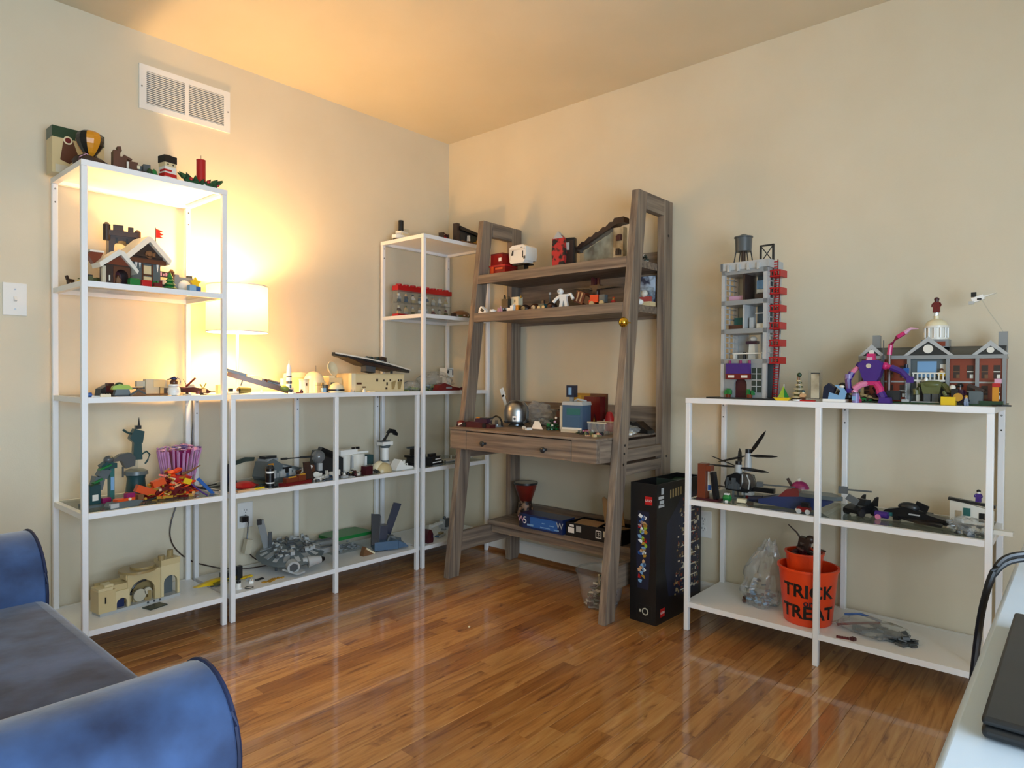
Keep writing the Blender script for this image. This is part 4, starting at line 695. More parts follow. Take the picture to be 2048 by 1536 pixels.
T('scrap_walker', 'dark maroon and white toy walker seen beside the desk leg nearest the corner', 'model', A(925, 915, .1, Z4), 0, [('body', 'maroon', M().b(-1, 0, .8, 6, 4, 2.0)), ('panel', 'offwhite', M().g(13, 9, -4, 6, -2.4, 1, 1.5, 2.2, .7, 2.2)), ('leg', 'cbrown', M().b(-3, -2, 0, 1, 1, 1.4)), ('leg', 'cbrown', M().b(3, -2, 0, 1, 1, 1.4)), ('arm', 'black', M().b(4, -1, 1, 4, .6, .6, rz=30))])
T('maroon_helmet', 'small maroon helmet shaped piece on the lower shelf of the corner unit', 'toy', A(856, 1083, .05, Z5), 0, [('shell', 'maroon', M().p([(-1.9, 0), (1.9, 0), (2.2, 1.6), (1.8, 5), (.6, 7), (-1, 7.2), (-1.9, 5.4)], -2, 2)), ('visor', 'plum', M().b(1.2, -2.1, 2.4, 1.2, .3, 2.4))])
T('white_fighter', 'white and grey toy fighter with split wings on the lower corner shelf', 'model', A(890, 1052, .20, Z5), 6, [('fuselage', 'lgrey', M().p([(-3, 1.2), (3, 1.2), (3.2, 4), (-2, 6.4), (-3.4, 4)], -2, 2)), ('cockpit', 'dgrey', M().b(-.6, -2, 2, 3, 1.2, 5)), ('wing', 'white', M().p([(-13, 3.4), (-2, 4.2), (-2, 5.4), (-8, 5.2), (-13, 4.6)], -1.2, .6)), ('wing', 'white', M().p([(13, 3.6), (2, 4.2), (2, 5.4), (8, 5.4), (13, 4.8)], -1.2, .6)), ('cannon', 'offwhite', M().b(12.8, -.4, 2.8, 1.4, 1.4, 3.2)), ('cannon', 'offwhite', M().b(-12.8, -.4, 2.8, 1.4, 1.4, 2.4)), ('stand', 'tan', M().p([(2, 0), (5, 0), (4.2, 3), (2.6, 3)], -3, -2)), ('foot', 'grey', M().b(-1, 0, 0, 2, 2, 1.4)), ('droid', 'slate', M().s(-.6, 0, 7, 1.0, 1.0, 1.0, 10))])
T('blue_sled', 'pale blue grey toy sled on the lower shelf of the corner unit', 'toy', A(880, 1073, .10, Z5), 20, [('deck', 'sblue', M().b(0, 0, .3, 7, 3, .7)), ('edge', 'lgrey', M().b(0, -1.5, .3, 7.4, .5, 1.1)), ('seat', 'dtan', M().b(2, .4, 1, 3, 2, 1))])

# ================================================================== TALL UNIT, FOURTH TIER (glass) AND BOTTOM
T('ruin_arch', 'grey and teal brick built ruined arch with green leaves', 'model', A(222, 1004, .15, Z4), 8, [
    ('base_plate', 'slate', M().b(-3, 0, 0, 13, 8, .9)), ('pillar', 'dteal', M().b(-6.4, 0, .9, 3.8, 4, 7)), ('pillar', 'slate', M().b(-4.6, .6, 6, 3.4, 3.4, 4.6, ry=14).b(-2.4, .8, 10, 3.4, 3, 3.4, ry=28)), ('arch_top', 'dteal', M().p([(-3, 13), (1.6, 13.4), (1.6, 15.2), (-2, 16), (-4, 14.6)], -1.4, 1.6)), ('column', 'teal', M().b(.2, .4, .9, 1.6, 2, 12.4)), ('column_band', 'lblue', M().b(.2, -.68, 5, 1.2, .2, 5)), ('beast', 'dgrey', M().p([(-1, 15.4), (3, 18.2), (6.6, 18.6), (8.6, 16.6), (8.4, 13.4), (5, 12.6), (3.4, 15.8)], -1, 1).b(4, -.6, 9.4, .5, .5, 4)), ('orb', 'dgrey', M().s(-1, -.4, 16.6, 1.8, 1.6, 1.5, 12)), ('leaf', 'green', M().b(-5.4, -1.4, 9, 3.4, 2, .5, ry=-24)), ('leaf', 'green', M().b(-3, -1.6, 13.8, 4.4, 2, .5, ry=-20)), ('leaf', 'dgreen', M().b(-6.6, -1.6, 8, 3.2, 2, .6, ry=-12)), ('white_tile', 'offwhite', M().b(-6.4, -2.08, 2.2, 2, .2, 2.2)), ('gem', 'magenta', M().b(-2.6, -1.6, .9, 3, 1.8, 1.8))])
T('stone_pedestal', 'grey teal round stone pedestal behind the red dragon model', 'model', A(272, 985, .25, Z4), 0, [('shaft', 'dteal', M().l([(.1, 0), (4.2, 0), (3.8, 2), (3.2, 7), (3.6, 8.4), (.1, 8.6)], n=14)), ('capital', 'slate', M().l([(.1, 8.4), (4.4, 8.6), (4.2, 10), (2.6, 10.8), (.1, 11)], n=14)), ('clear_rod', 'clear', M().b(-.6, 0, 11, 2.0, 2.0, 7)), ('rubble', 'dgrey', M().g(8, 8, -4, 5, -4, -2, 0, 2.6, .7, 1.8))])
sp_ = Vector(A(277, 920, .25, Z4)); T('perched_creature', 'dark teal winged toy creature perched high on a clear rod', 'figure', (sp_.x-.006, sp_.y, Z4+.145), 0, [('body', 'dteal', M().b(0, 0, 0, 3.4, 2.4, 7.4, tx=.8)), ('shoulders', 'dteal', M().p([(-3.0, 8.6), (-1.6, 7), (1.7, 6.6), (2.4, 11.2), (-1.2, 12.4)], -1.5, 1.5)), ('arm', 'dteal', M().t([(-2.2, -.4, 10.4), (-4, -.6, 11.2), (-5.2, -.8, 12.2)], .45)), ('tail', 'dteal', M().t([(1.8, 0, 2), (3.6, 0, 3), (4.8, 0, 1.6), (4, 0, -.6), (3, 0, -2)], .35)), ('head', 'char', M().b(.4, 0, 12.2, 2, 1.8, 1.4)), ('horn', 'char', M().c(.8, 0, 13.4, .5, 3.4, 6, .08))])
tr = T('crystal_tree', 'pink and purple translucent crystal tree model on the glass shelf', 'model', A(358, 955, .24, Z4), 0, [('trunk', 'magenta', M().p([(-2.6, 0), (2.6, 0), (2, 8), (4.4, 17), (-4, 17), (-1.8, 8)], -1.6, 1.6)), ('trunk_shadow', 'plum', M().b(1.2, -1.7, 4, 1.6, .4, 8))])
rr = random.Random(3)
for i in range(46):
    a = 2*math.pi*i/46+rr.uniform(-.05, .05); R0 = rr.uniform(4.5, 6.6); R1 = R0+rr.uniform(1.2, 3); z0 = rr.uniform(2, 9); z1 = rr.uniform(16, 18.6)
    obj('strand', M().t([(R0*math.cos(a)*1.05, R0*math.sin(a)*.62, z0), (R1*math.cos(a)*1.05, R1*math.sin(a)*.62, z1)], .16, 5, .42), 'pinkclear', tr)
for i in range(26):
    a = rr.uniform(0, 6.283); q = 8.6*math.sqrt(rr.random()); obj('blossom', M().c(q*math.cos(a), q*math.sin(a)*.62, 17.2+2.6*(1-q/9)+rr.uniform(-.3, .3), 1.5, .5, 6, .9, rx=rr.uniform(-20, 20), ry=rr.uniform(-20, 20)), 'pinkclear' if i % 3 else 'lilac', tr)
dr = T('red_dragon', 'red orange and gold brick built dragon sprawled on the glass shelf', 'model', A(340, 995, .13, Z4), 0, [('belly', 'dred', M().p([(-7, 0), (7, 0), (8, 2), (5, 4.4), (-2, 5), (-6, 3)], -2.6, 3.4)), ('back', 'red', M().p([(-4, 4), (6, 5.4), (8, 7.4), (2, 8.4), (-2, 7)], -1.6, 2.6)), ('neck', 'orange', M().b(-9.6, -1, 2.4, 7, 2.6, 2.8, ry=24).b(-14, -2, 1, 5.4, 2.4, 2.4, ry=16)), ('crest', 'gold', heap(41, 60, 10, 6, 12, .6, 2.6)), ('scale', 'borange', heap(42, 60, 10.5, 6, 12, .8, 3.2)), ('scale', 'dred', heap(43, 44, 11, 6.4, 10, .8, 3.4)), ('scale', 'skin', heap(44, 36, 10, 6, 12, .6, 2.8)), ('horn', 'cbrown', M().t([(4, -1, 8.6), (8, -1, 9.8), (11.5, -1, 11.6)], .7, 6, .2)), ('wing_blade', 'blue', M().p([(8, 6.6), (9.2, 7.2), (15.4, .1), (13.8, .1)], -5.4, -5.0)), ('tail_blade', 'purple', M().t([(6, -5.4, 5), (8.4, -8.6, 2), (10, -10.8, .6)], .3)), ('claw', 'char', M().t([(-4, -4, 1.6), (-9, -5, .9), (-14, -6, .5)], .6, 6, .15)), ('claw', 'char', M().t([(9, -2, 3), (14, -3, 1.4), (18, -3.4, .5)], .5, 6, .15)), ('chest_plate', 'yellow', M().b(5, -4.2, 5, 3, .8, 2.2, ry=20)), ('head', 'orange', M().b(-5.5, -3, 5.4, 4.6, 2.6, 2.4, ry=-18))])
T('boat_model', 'grey toy boat with orange crew deck at the shelf front', 'model', A(246, 1008, .045, Z4), 14, [('hull', 'slate', M().p([(-5.4, 0), (4.6, 0), (6.6, 1.6), (4, 2.2), (-5, 2.4), (-6, 1)], -1.8, 1.8)), ('bow', 'lgrey', M().b(-4.2, -1.5, .5, 3, 1, 1.6)), ('deck', 'orange', M().b(.4, 0, 2.2, 6.6, 2.8, 1.0)), ('cargo', 'magenta', M().b(2.4, 0, 3.2, 3, 2, 1.6)), ('lantern', 'ivory', M().s(1.6, -1.6, 2.8, .6, n=8)), ('figurehead', 'cbrown', M().b(6.4, 0, 1.8, 2.2, 1.6, 1.8)), ('prow', 'gold', M().s(8, -1, 1.8, .6, n=8))])
T('black_oars', 'thin black toy oars lying at the back of the glass shelf', 'toy', A(412, 975, .24, Z4), 10, [('oar', 'black', M().t([(-5, 0, .3), (5, 0, .9)], .3)), ('oar', 'char', M().t([(-4, -2, .3), (5, -2.4, .3)], .25))])
T('arcade_building', 'long tan brick built building with arches and a round roof terrace', 'model', A(275, 1212, .17, Z5), 6, [
    ('floor_plate', 'lgrey', M().b(0, -.4, 0, 30, 6.4, 1.2)), ('end_tower', 'tan', M().b(-12.6, -.6, 1.2, 6, 6.6, 8)), ('front_wall', 'sand', M().p(arch(-10.4, -4.6, 1.2, 8, -7.2, 1.9, 3.2), -3.4, -2.2)), ('front_wall', 'tan', M().p(arch(-5, 7.4, 1.2, 13.2, .6, 4.6, 5.2, 12), -3.0, -1.6)), ('front_wall', 'sand', M().p(arch(7.6, 15, 1.2, 13.4, 11.4, 2.7, 6.4, 10), -3.0, -1.4)), ('back_wall', 'dtan', M().b(0, 2.4, 1.2, 29, .8, 10)),
    ('terrace', 'dtan', M().c(0, 0, 13.2, 6.6, .9, 20).c(2, 0, 14.1, 4.4, .8, 16)), ('roof_step', 'tan', M().b(-7.6, 0, 8, 6, 5, 2.2).b(-3.4, 0, 11, 4, 5, 2)), ('roof_cap', 'sand', M().b(-13, -.6, 9.2, 5, 6, 1.0).b(-11.4, -.6, 10.2, 3, 4, .8)), ('tower_roof', 'tan', M().b(11.4, -.2, 13.4, 7.6, 5.8, 2.4)), ('turret', 'dtan', M().c(8.2, -2, 15.6, 1.2, 2.0, 10)), ('turret', 'dtan', M().c(13, .6, 15.8, 1.2, 2.6, 10)), ('arch_trim', 'char', M().t([(.6-4.5*math.cos(math.pi*i/12), -3.1, 5.2+4.5*math.sin(math.pi*i/12)) for i in range(8)], .45)), ('droid_wheel', 'beige', M().c(.4, -1.2, 3.6, 2.4, .8, 14, ax='y').c(3.4, -1.2, 4.6, 1.4, .8, 12, ax='y')), ('interior', 'dtan', M().g(51, 14, -3, 5, -1, 2, 1.2, 4, .8, 2.2)), ('interior', 'slate', M().b(11.4, .8, 1.2, 5, .6, 8)), ('keyhole', 'black', M().b(-13.2, -3.95, 4.6, .5, .2, 2.4)), ('dark_arch', 'dblue', M().b(-7.2, 0, 1.2, 3.2, 3, 3)), ('rivet', 'dgrey', M().c(2.2, -3.75, .7, .45, .2, 8, ax='y')), ('rivet', 'dgrey', M().c(4.6, -3.75, .7, .45, .2, 8, ax='y')), ('rivet', 'dgrey', M().c(6.8, -3.75, .7, .45, .2, 8, ax='y'))])
single('green_tile', 'flat dark green toy base tile in front of the tan arcade building', 'toy', A(310, 1212, .09, Z5), 14, 'dgg', M().b(0, 0, 0, 7, 5, .35))

# ================================================================== LOW UNIT ALONG wall_left, GLASS TIER
T('black_spire', 'black cone shaped piece beside the first leg of the low unit', 'toy', A(464, 998, .25, Z4), 0, [('cone', 'navy', M().b(-1, 0, 0, 5, 4, 9, tx=.25, ty=.4)), ('top', 'char', M().c(-1, 0, 8.6, .6, 1.6, 8)), ('blade', 'dgg', M().p([(.4, 8), (6, 9.4), (10, 9.4), (10.4, 11), (6, 11.4), (1, 10)], -.6, .6))])
T('red_disc_flyer', 'red disc shaped toy flyer lying on the glass shelf', 'model', A(489, 997, .098, Z4), 0, [('disc', 'red', M().l([(.1, .6), (4.2, .6), (4.8, 1.4), (3.4, 2.6), (1.2, 3.2), (.1, 3.2)], n=18)), ('base', 'maroon', M().l([(.1, 0), (3, 0), (3.4, .7), (.1, .7)], n=14)), ('fin', 'dred', M().b(4.4, 0, .8, 3.4, 1.4, .8, ry=12))])
T('orange_paddle', 'flat orange and yellow bladed piece at the glass shelf edge', 'toy', A(495, 1001, .033, Z4), 6, [('blade', 'skin', M().p([(-5, -1), (3, -.8), (4, .6), (-5, 1)], 0, .8, 'z')), ('tip', 'yellow', M().p([(3, -.8), (8, -.2), (8, .4), (4, .7)], .1, .8, 'z'))])
single('paper_sheet', 'white paper sheet under the red disc flyer', 'paper', A(500, 1000, .05, Z4), -8, 'paper', M().b(0, 0, 0, 14, 7, .06))
T('grey_orange_ship', 'bulky grey and orange brick built ship on the glass shelf', 'model', A(550, 966, .2, Z4), 12, [('hull', 'slate', M().p([(-7.6, 0), (11, 0), (12.6, 3), (10, 5.4), (0, 8.2), (-4, 10.6), (-7.6, 9.4), (-9.4, 3)], -4, 4)), ('armour', 'grey', M().b(2, 0, 6.2, 10, 7, 1.2, ry=18).b(-4, 0, 9.6, 6, 6.4, 1.2).b(5, 0, 5, 9, 8.2, .8, ry=22)), ('orange_panel', 'amber', M().b(-7, -4.2, .8, 3.4, .6, 6.6).b(-6, -4.2, 5.4, 2.6, .6, 3.4)), ('engine', 'dgrey', M().c(9, -2, 2.6, 2.4, 4, 12, ax='x')), ('disc', 'dgg', M().l([(.1, 0), (4.6, .2), (4.8, 1), (2, 1.8), (.1, 2)], -11, -2, 16)), ('turret', 'char', M().b(-4, 0, 10.6, 6.4, 4, 1.2)), ('cockpit', 'black', M().b(3.4, -4.1, 3.6, 5, .4, 2.6)), ('plate', 'sblue', M().b(6, -4.1, .8, 7, .4, 2.4)), ('detail', 'lgrey', M().g(61, 16, -6, 9, -4.4, -3.8, 2, 4, .5, 1.5))])
T('black_lantern', 'small black toy lantern with white rings on the glass shelf', 'toy', A(540, 975, .06, Z4), 0, [('body', 'black', M().c(0, 0, .6, 1.7, 7.4, 14)), ('ring', 'white', M().c(0, 0, 1.6, 1.85, .5, 14)), ('ring', 'white', M().c(0, 0, 6, 1.85, .9, 14)), ('foot', 'black', M().c(0, 0, 0, 3.2, .6, 14)), ('cap', 'char', M().c(0, 0, 8, 2.0, 1.4, 14, 1.2))])
T('dark_red_ship', 'dark red toy ship with a tall black sail at the glass shelf edge', 'model', A(592, 970, .04, Z4), 8, [('hull', 'dred', M().p([(-7, -2), (7, -2.2), (9, 0), (6, 2), (-8, 1.6)], 0, 1.4, 'z')), ('deck', 'rbrown', M().b(-3, 0, 1.4, 6, 2.6, 2).b(2.4, 0, 1.4, 4, 2.6, 2.6)), ('trim', 'gold', M().b(-3, -1.4, 3.4, 4, .4, .6).b(2.4, -1.4, 4, 3, .4, .6)), ('sail', 'dbrown', M().p([(4, 1), (10.4, 1), (9.4, 4), (8, 9.2), (4.6, 9.2), (5, 5), (2, 2.6)], .4, 1.2))])
T('dome_cannon', 'black toy gun turret with clear dome and long thin barrel', 'model', A(641, 952, .16, Z4), -6, [('body', 'char', M().p([(-2, 1), (12, 1), (12, 8), (7, 10), (2, 12.6), (-2, 12.4), (-3.4, 6)], 0, 5)), ('cowl', 'black', M().b(4, 2, 9, 8, 4, 3.4, ry=24)), ('dome', 'bag', M().s(-1.6, -1, 9.6, 3.2, 3.2, 3.2, 16)), ('neck', 'lgrey', M().b(-1, -1, 3, 2, 2, 3.6)), ('barrel', 'char', M().c(-19, .4, 9.8, .28, 16, 8, ax='x').c(-19.4, .4, 9.8, .5, 3, 8, ax='x').c(-10, .4, 9.8, .5, 7, 8, ax='x')), ('base', 'black', M().b(3, 2, 0, 15, 6, 1.4)), ('wheel', 'offwhite', M().c(-4, -4, 1.6, 1.5, .8, 12, ax='y')), ('panel', 'offwhite', M().g(71, 16, -2, 11, -3.4, -1, 0, 3.2, .6, 2))])
T('brown_plane', 'brown and white striped toy plane wing beside the gun turret', 'toy', A(611, 955, .16, Z4), 0, [('wing', 'brown', M().b(0, 0, 2, 9, 2, 3, ry=-14)), ('stripe', 'white', M().b(-2, -1.1, 2.6, 1.2, .3, 2.8, ry=24)), ('stripe', 'white', M().b(2, -1.1, 3.2, 1.2, .3, 2.8, ry=24)), ('foot', 'brown', M().b(0, 0, 0, 3, 1.4, 2.4))])
T('white_mugs_model', 'white brick built base with rounded columns on the glass shelf', 'model', A(706, 930, .2, Z4), 0, [('column', 'offwhite', M().c(-5.5, -1, 0, 2.6, 8.6, 16, 2.9)), ('column', 'offwhite', M().c(1.5, -1.4, 0, 3.6, 8.8, 16, 3.9)), ('slab', 'white', M().b(-4, 0, 8.6, 10, 5, 2.6).b(4, 0, 8.8, 8, 4, 1.0)), ('panel', 'lgrey', M().b(-2.2, -2.6, 2, 1.4, 1, 6)), ('block', 'dteal', M().b(9, -.6, 2.6, 3.4, 4, 5)), ('vent', 'black', M().b(-.6, -1, 11.2, 1.4, 1, .9)), ('vent', 'black', M().b(2, -1, 11, 1.8, 1, 1.2)), ('side_wall', 'white', M().b(6, 0, 0, 3, 3.6, 7))])
T('white_tower', 'white toy control tower with a black claw crane on top', 'model', A(770, 928, .17, Z4), 0, [('shaft', 'white', M().c(0, 0, 3, 2.0, 8, 14)), ('ring', 'slate', M().c(0, 0, 3.4, 2.2, .6, 14)), ('collar', 'slate', M().c(0, 0, 10.6, 2.4, 1.6, 12, 3)), ('head', 'white', M().b(0, 0, 12, 6.6, 5, 1.8)), ('roof', 'dgrey', M().b(-1, 0, 13.8, 5.6, 4, .6)), ('claw_arm', 'black', M().t([(-1, 0, 14.2), (1, 0, 16.6), (2.6, 0, 18.6)], .8, 6, .5)), ('claw', 'black', M().p([(1.2, 18.2), (3.2, 20.4), (6, 19.8), (8, 17.6), (7.6, 16.4), (5.8, 17), (5.6, 18), (3, 18.2)], -.9, .9)), ('base', 'offwhite', M().c(1, 0, 0, 5.2, 1.6, 12, 4.4).b(1.5, 0, 1.6, 6, 5, 1.6)), ('hatch', 'black', M().b(6.6, -1, .4, 1.6, 2, 3.6))])
T('tan_shell', 'shiny tan shell shaped half dome at the glass shelf edge', 'toy', A(767, 946, .068, Z4), 0, [('shell', 'tan', M().s(0, 0, 0, 4.8, 3.6, 4.6, 18, z0=0)), ('rear_shell', 'ivory', M().s(-1.6, 1.4, .4, 4.2, 3, 5.0, 16, z0=0))])
T('maroon_crate', 'dark maroon toy crate with black pincers over the shelf edge', 'toy', A(734, 950, .05, Z4), 10, [('crate', 'maroon', M().b(0, 0, 0, 4.6, 3.4, 4.2)), ('pincer', 'char', M().t([(2, -2.2, 2), (3.4, -3.2, 1), (3.6, -3.6, .4)], .5)), ('pincer', 'char', M().t([(3.6, -1.6, 2), (5.4, -2.8, 1), (5.6, -3.2, .4)], .5))])
T('snow_ramp', 'white sloped snow base piece on the glass shelf', 'model', A(803, 938, .075, Z4), 0, s=.85, parts=[('slope', 'white', M().p([(-7, 0), (7.6, 0), (6, 1.6), (0, 2.6), (-3, 6.2), (-5.6, 3)], -3.4, 3.4)), ('trooper', 'offwhite', M().g(81, 9, -2, 4, -1.6, 1.6, 2, 3.4, .7, 1.6)), ('weapon', 'black', M().b(5, 0, 3, 5, .5, .7, ry=10).g(82, 7, 3, 8, -2, 2, 1.6, 2.2, .6, 1.6))])
T('black_turret', 'black stacked toy turret beside the last leg of the low unit', 'model', A(833, 932, .14, Z4), 0, [('base', 'char', M().b(0, 0, 0, 9, 6, 4.4)), ('deck', 'black', M().b(-1, 0, 4.4, 11, 5, 1.2)), ('top', 'black', M().b(0, 0, 5.6, 6, 4, 3.6)), ('vane', 'dgrey', M().b(-3, 0, 9.2, 7, 1.4, 1.0))])
rr = random.Random(17)
sp = []
for i in range(46):
    u = rr.uniform(684, 776); d = rr.uniform(.03, .15) if u < 745 else rr.uniform(.1, .26)
    sp.append((A(u, 945, d, Z4), rr.choice(('white', 'offwhite', 'black', 'dgrey', 'lgrey', 'dbrown', 'white', 'maroon', 'tan'))))
scatter('on the glass shelf around the white control tower', 'loose pieces around the control tower', sp, 23, (-1.04, -.575, YF+.022, -.045))
sp = [(A(rr.uniform(628, 668), 955, rr.uniform(.03, .12), Z4), rr.choice(('white', 'lgrey', 'black', 'dgrey', 'sblue'))) for i in range(14)]
scatter('on the glass shelf by the domed gun turret', 'loose pieces in front of the gun turret', sp, 29, (-1.2, -.9, YF+.03, -.05))

# ================================================================== LOW UNIT ALONG wall_left, BOTTOM
def saucer():
    e = T('grey_saucer_ship', 'large grey round brick built spaceship with split prongs on the bottom shelf', 'model', A(581, 1130, .18, Z5), -16, tilt=(9, -3)); e.location.z += .068
    obj('disc', M().l([(.1, -2.2), (8, -2.4), (14, -1), (15.2, 0), (14.4, .9), (8, 3.2), (3, 4.2), (.1, 4.4)], n=32), 'slate', e)
    for i in range(16):
        a = 2*math.pi*i/16
        if i % 2: obj('hull_panel', M().b(9.6, 0, 1.4, 7.4, 2.6, 1.5, ry=17).add([], []), 'grey', e).rotation_euler.z = a
        else: obj('hull_panel', M().b(10.4, 0, 1.2, 6.2, 2.0, 1.1, ry=17), 'lgrey', e).rotation_euler.z = a
    obj('prong', M().p([(8, -6.6), (22, -4.6), (22, -2.4), (9, -1.2)], -1.0, 1.4, 'z'), 'grey', e); obj('prong', M().p([(8, 6.6), (22, 4.6), (22, 2.4), (9, 1.2)], -1.0, 1.4, 'z'), 'grey', e)
    obj('prong_trim', M().b(16, -4, 1.4, 9, 1.0, .5).b(16, 4, 1.4, 9, 1, .5), 'dgrey', e)
    obj('cockpit', M().c(4, -14, .4, 2.6, 6, 14, 1.6, ax='x').c(2, -12.6, .4, 1.6, 2.4, 12, ax='x'), 'lgrey', e); obj('cockpit_glass', M().c(10, -14, .4, 1.6, 1.6, 12, .8, ax='x'), 'black', e)
    obj('turret', M().c(0, 0, 4.2, 2.4, 1.0, 14).b(0, 0, 5.2, 3, 1.2, .7), 'dgrey', e)
    obj('docking_ring', M().c(-3, -17, .4, 2.8, 3.4, 14, ax='y'), 'lgrey', e); obj('docking_hatch', M().c(-3, -17.2, .4, 2.0, .4, 6, ax='y'), 'dgrey', e)
    obj('antenna_panel', M().b(-11, 4, 2, 3, 1, 15, ry=-12, rx=6), 'grey', e); obj('antenna_tip', M().b(-13, 3, 15, 2, 1.2, 2.4), 'char', e); obj('antenna_strut', M().b(-8.4, 3, 3, 1.6, 1, 7.5), 'dgrey', e)
    obj('ramp', M().p([(-7, -13), (1, -12), (2, -17), (-2, -19)], -2.6, -1.8, 'z', rot=(0, 8, 0)), 'lgrey', e)
    o = obj('surface_detail', M().g(91, 90, -9, 9, -9, 9, 2.6, 1.9, .5, 2.2), 'dgrey', e); o['kind'] = 'stuff'
    o = obj('surface_detail', M().g(92, 60, -8, 10, -9, 9, 2.8, 1.9, .5, 2.4), 'lgrey', e); o['kind'] = 'stuff'
    for x, y in ((-8, -6), (-8, 6), (8, 0)): obj('landing_leg', M().c(x, y, -4.6, .6, 3.4, 8), 'dgrey', e)
saucer()
bx = T('green_lid_box', 'clear plastic storage box with a dark green lid on the bottom shelf', 'box', A(690, 1103, .262, Z5), 0, [('tub', 'clear', M().b(0, 0, 0, 22, 13, 7, tx=1.06, ty=1.06)), ('lid', 'green', M().p([(-12, -7.4), (12, -7.4), (12.4, -6), (11, 7), (6, 7.6), (-7, 7.6), (-12, 5.4)], 7, 8.6, 'z'))])
o = obj('contents', heap(5, 40, 8, 4.4, 4), 'grey', bx); o['kind'] = 'stuff'
T('brown_cone', 'small tan folded cone piece beside the green lidded box', 'toy', A(733, 1100, .09, Z5), 0, [('cone', 'cbrown', M().p([(-3, 0), (3.6, 0), (4, 1), (-1.6, 4.4)], -1.4, 1.4)), ('edge', 'ivory', M().b(1.4, -1.5, 1.6, 6, .3, .8, ry=34))])
T('blue_shuttle', 'dark blue toy shuttle with two upright black wings on the bottom shelf', 'model', A(768, 1093, .115, Z5), -24, [('hull', 'sblue', M().p([(-6, -5), (6, -5), (9, 0), (6, 5), (-6, 4)], .8, 5, 'z')), ('nose', 'sblue', M().p([(0, .4), (3, .4), (12, 1.2), (10, 3), (2, 7)], -4, 2.6)), ('cockpit', 'slate', M().b(3, -2, 4.8, 5, 4, 2.4, tx=.6)), ('body_top', 'navy', M().b(-2, 1, 5, 7, 5, 7.4)), ('wing', 'black', M().p([(-7.5, 4), (-4, 4), (-3, 19), (-7.5, 19.6)], -4.6, -3.4)), ('wing', 'navy', M().p([(1, 8), (4, 6), (10, 22), (6, 23)], 3.2, 4.4)), ('wing_edge', 'dgrey', M().p([(-4, 5), (-3.7, 5), (-2.7, 18.4), (-3, 18.4)], -4.9, -4.6)), ('skid', 'black', M().b(-2, -3, 0, 6, 1, 1.0)), ('skid', 'black', M().b(-2, 3, 0, 6, 1, 1.0))])
T('yellow_jet', 'long yellow and dark grey toy jet on the bottom shelf', 'model', A(437, 1153, .17, Z5), 6, [('fuselage', 'yellow', M().p([(-11, 1.6), (-2, .6), (8, .6), (9, 2.2), (-2, 3)], -1, 1)), ('wing', 'olive', M().p([(-4, -4), (4, -2), (6, 2), (2, 4), (-2, 2)], 1.2, 1.8, 'z')), ('engine', 'char', M().b(5, 0, 2.4, 7, 3.4, 2.2).b(8.8, -1, .3, 2.4, 2, 6)), ('tail', 'yellow', M().b(12, -1, .3, 6, 2, .6)), ('skid', 'dgrey', M().b(0, 0, 0, 7, 1.6, .8))])
T('spool', 'small white toy spool with black top at the bottom shelf edge', 'toy', A(477, 1180, .06, Z5), 0, [('drum', 'white', M().c(0, 0, 0, 1.1, 2.4, 12)), ('cap', 'black', M().c(0, 0, 2.4, .9, .8, 12)), ('flange', 'white', M().c(0, 0, 0, 1.6, .5, 12))])
single('ring_piece', 'thin black ring lying at the bottom shelf edge', 'toy', A(498, 1186, .035, Z5), 0, 'char', M().t([(1.8*math.cos(i*.5236), 1.5*math.sin(i*.5236), .2) for i in range(12)], .15))
single('gold_chain', 'flat gold coloured toy strip lying in front of the round spaceship', 'toy', A(545, 1165, .06, Z5), 10, 'gold', M().g(15, 16, -5, 5, -1, 1, 0, .5, .6, 1.6).b(0, 0, 0, 9, 1, .2))
scatter('in front of the round grey spaceship', 'loose pieces in front of the round spaceship', [(A(503, 1166, .10, Z5), 'white'), (A(519, 1161, .11, Z5), 'char'), (A(497, 1170, .13, Z5), 'lgrey')], 2)

# ================================================================== LADDER DESK, UPPER SHELF
def K(u, v, x, z): return D(u, v, x, z)
rb = T('red_box', 'lower of two stacked red translucent toy boxes on the upper desk shelf', 'box', K(1007, 548, -.24, ZU), -90, [('box', 'redclear', M().b(0, 0, 0, 10.6, 10, 4.6)), ('lid', 'red', M().b(0, 0, 4.6, 11, 10.4, .8)), ('latch', 'orange', M().b(-3.2, -5.2, 1, 2, .6, 3.6).b(1.6, -5.2, 3, 5, .5, 1))])
rb2 = T('red_box', 'upper of two stacked red translucent toy boxes on the upper desk shelf', 'box', tuple(Vector(K(1004, 548, -.24, ZU))+Vector((0, 0, .054))), -94, [('box', 'redclear', M().b(0, 0, 0, 9, 8, 5.6, tx=.96)), ('lid', 'dred', M().b(0, 0, 5.6, 8.8, 8, .7)), ('sticker', 'white', M().b(2.6, -4.05, 2, 2, .15, 1.8)), ('contents', 'maroon', M().g(5, 14, -3, 3, -2.6, 2.6, .3, 3.4, 1, 2.0))])
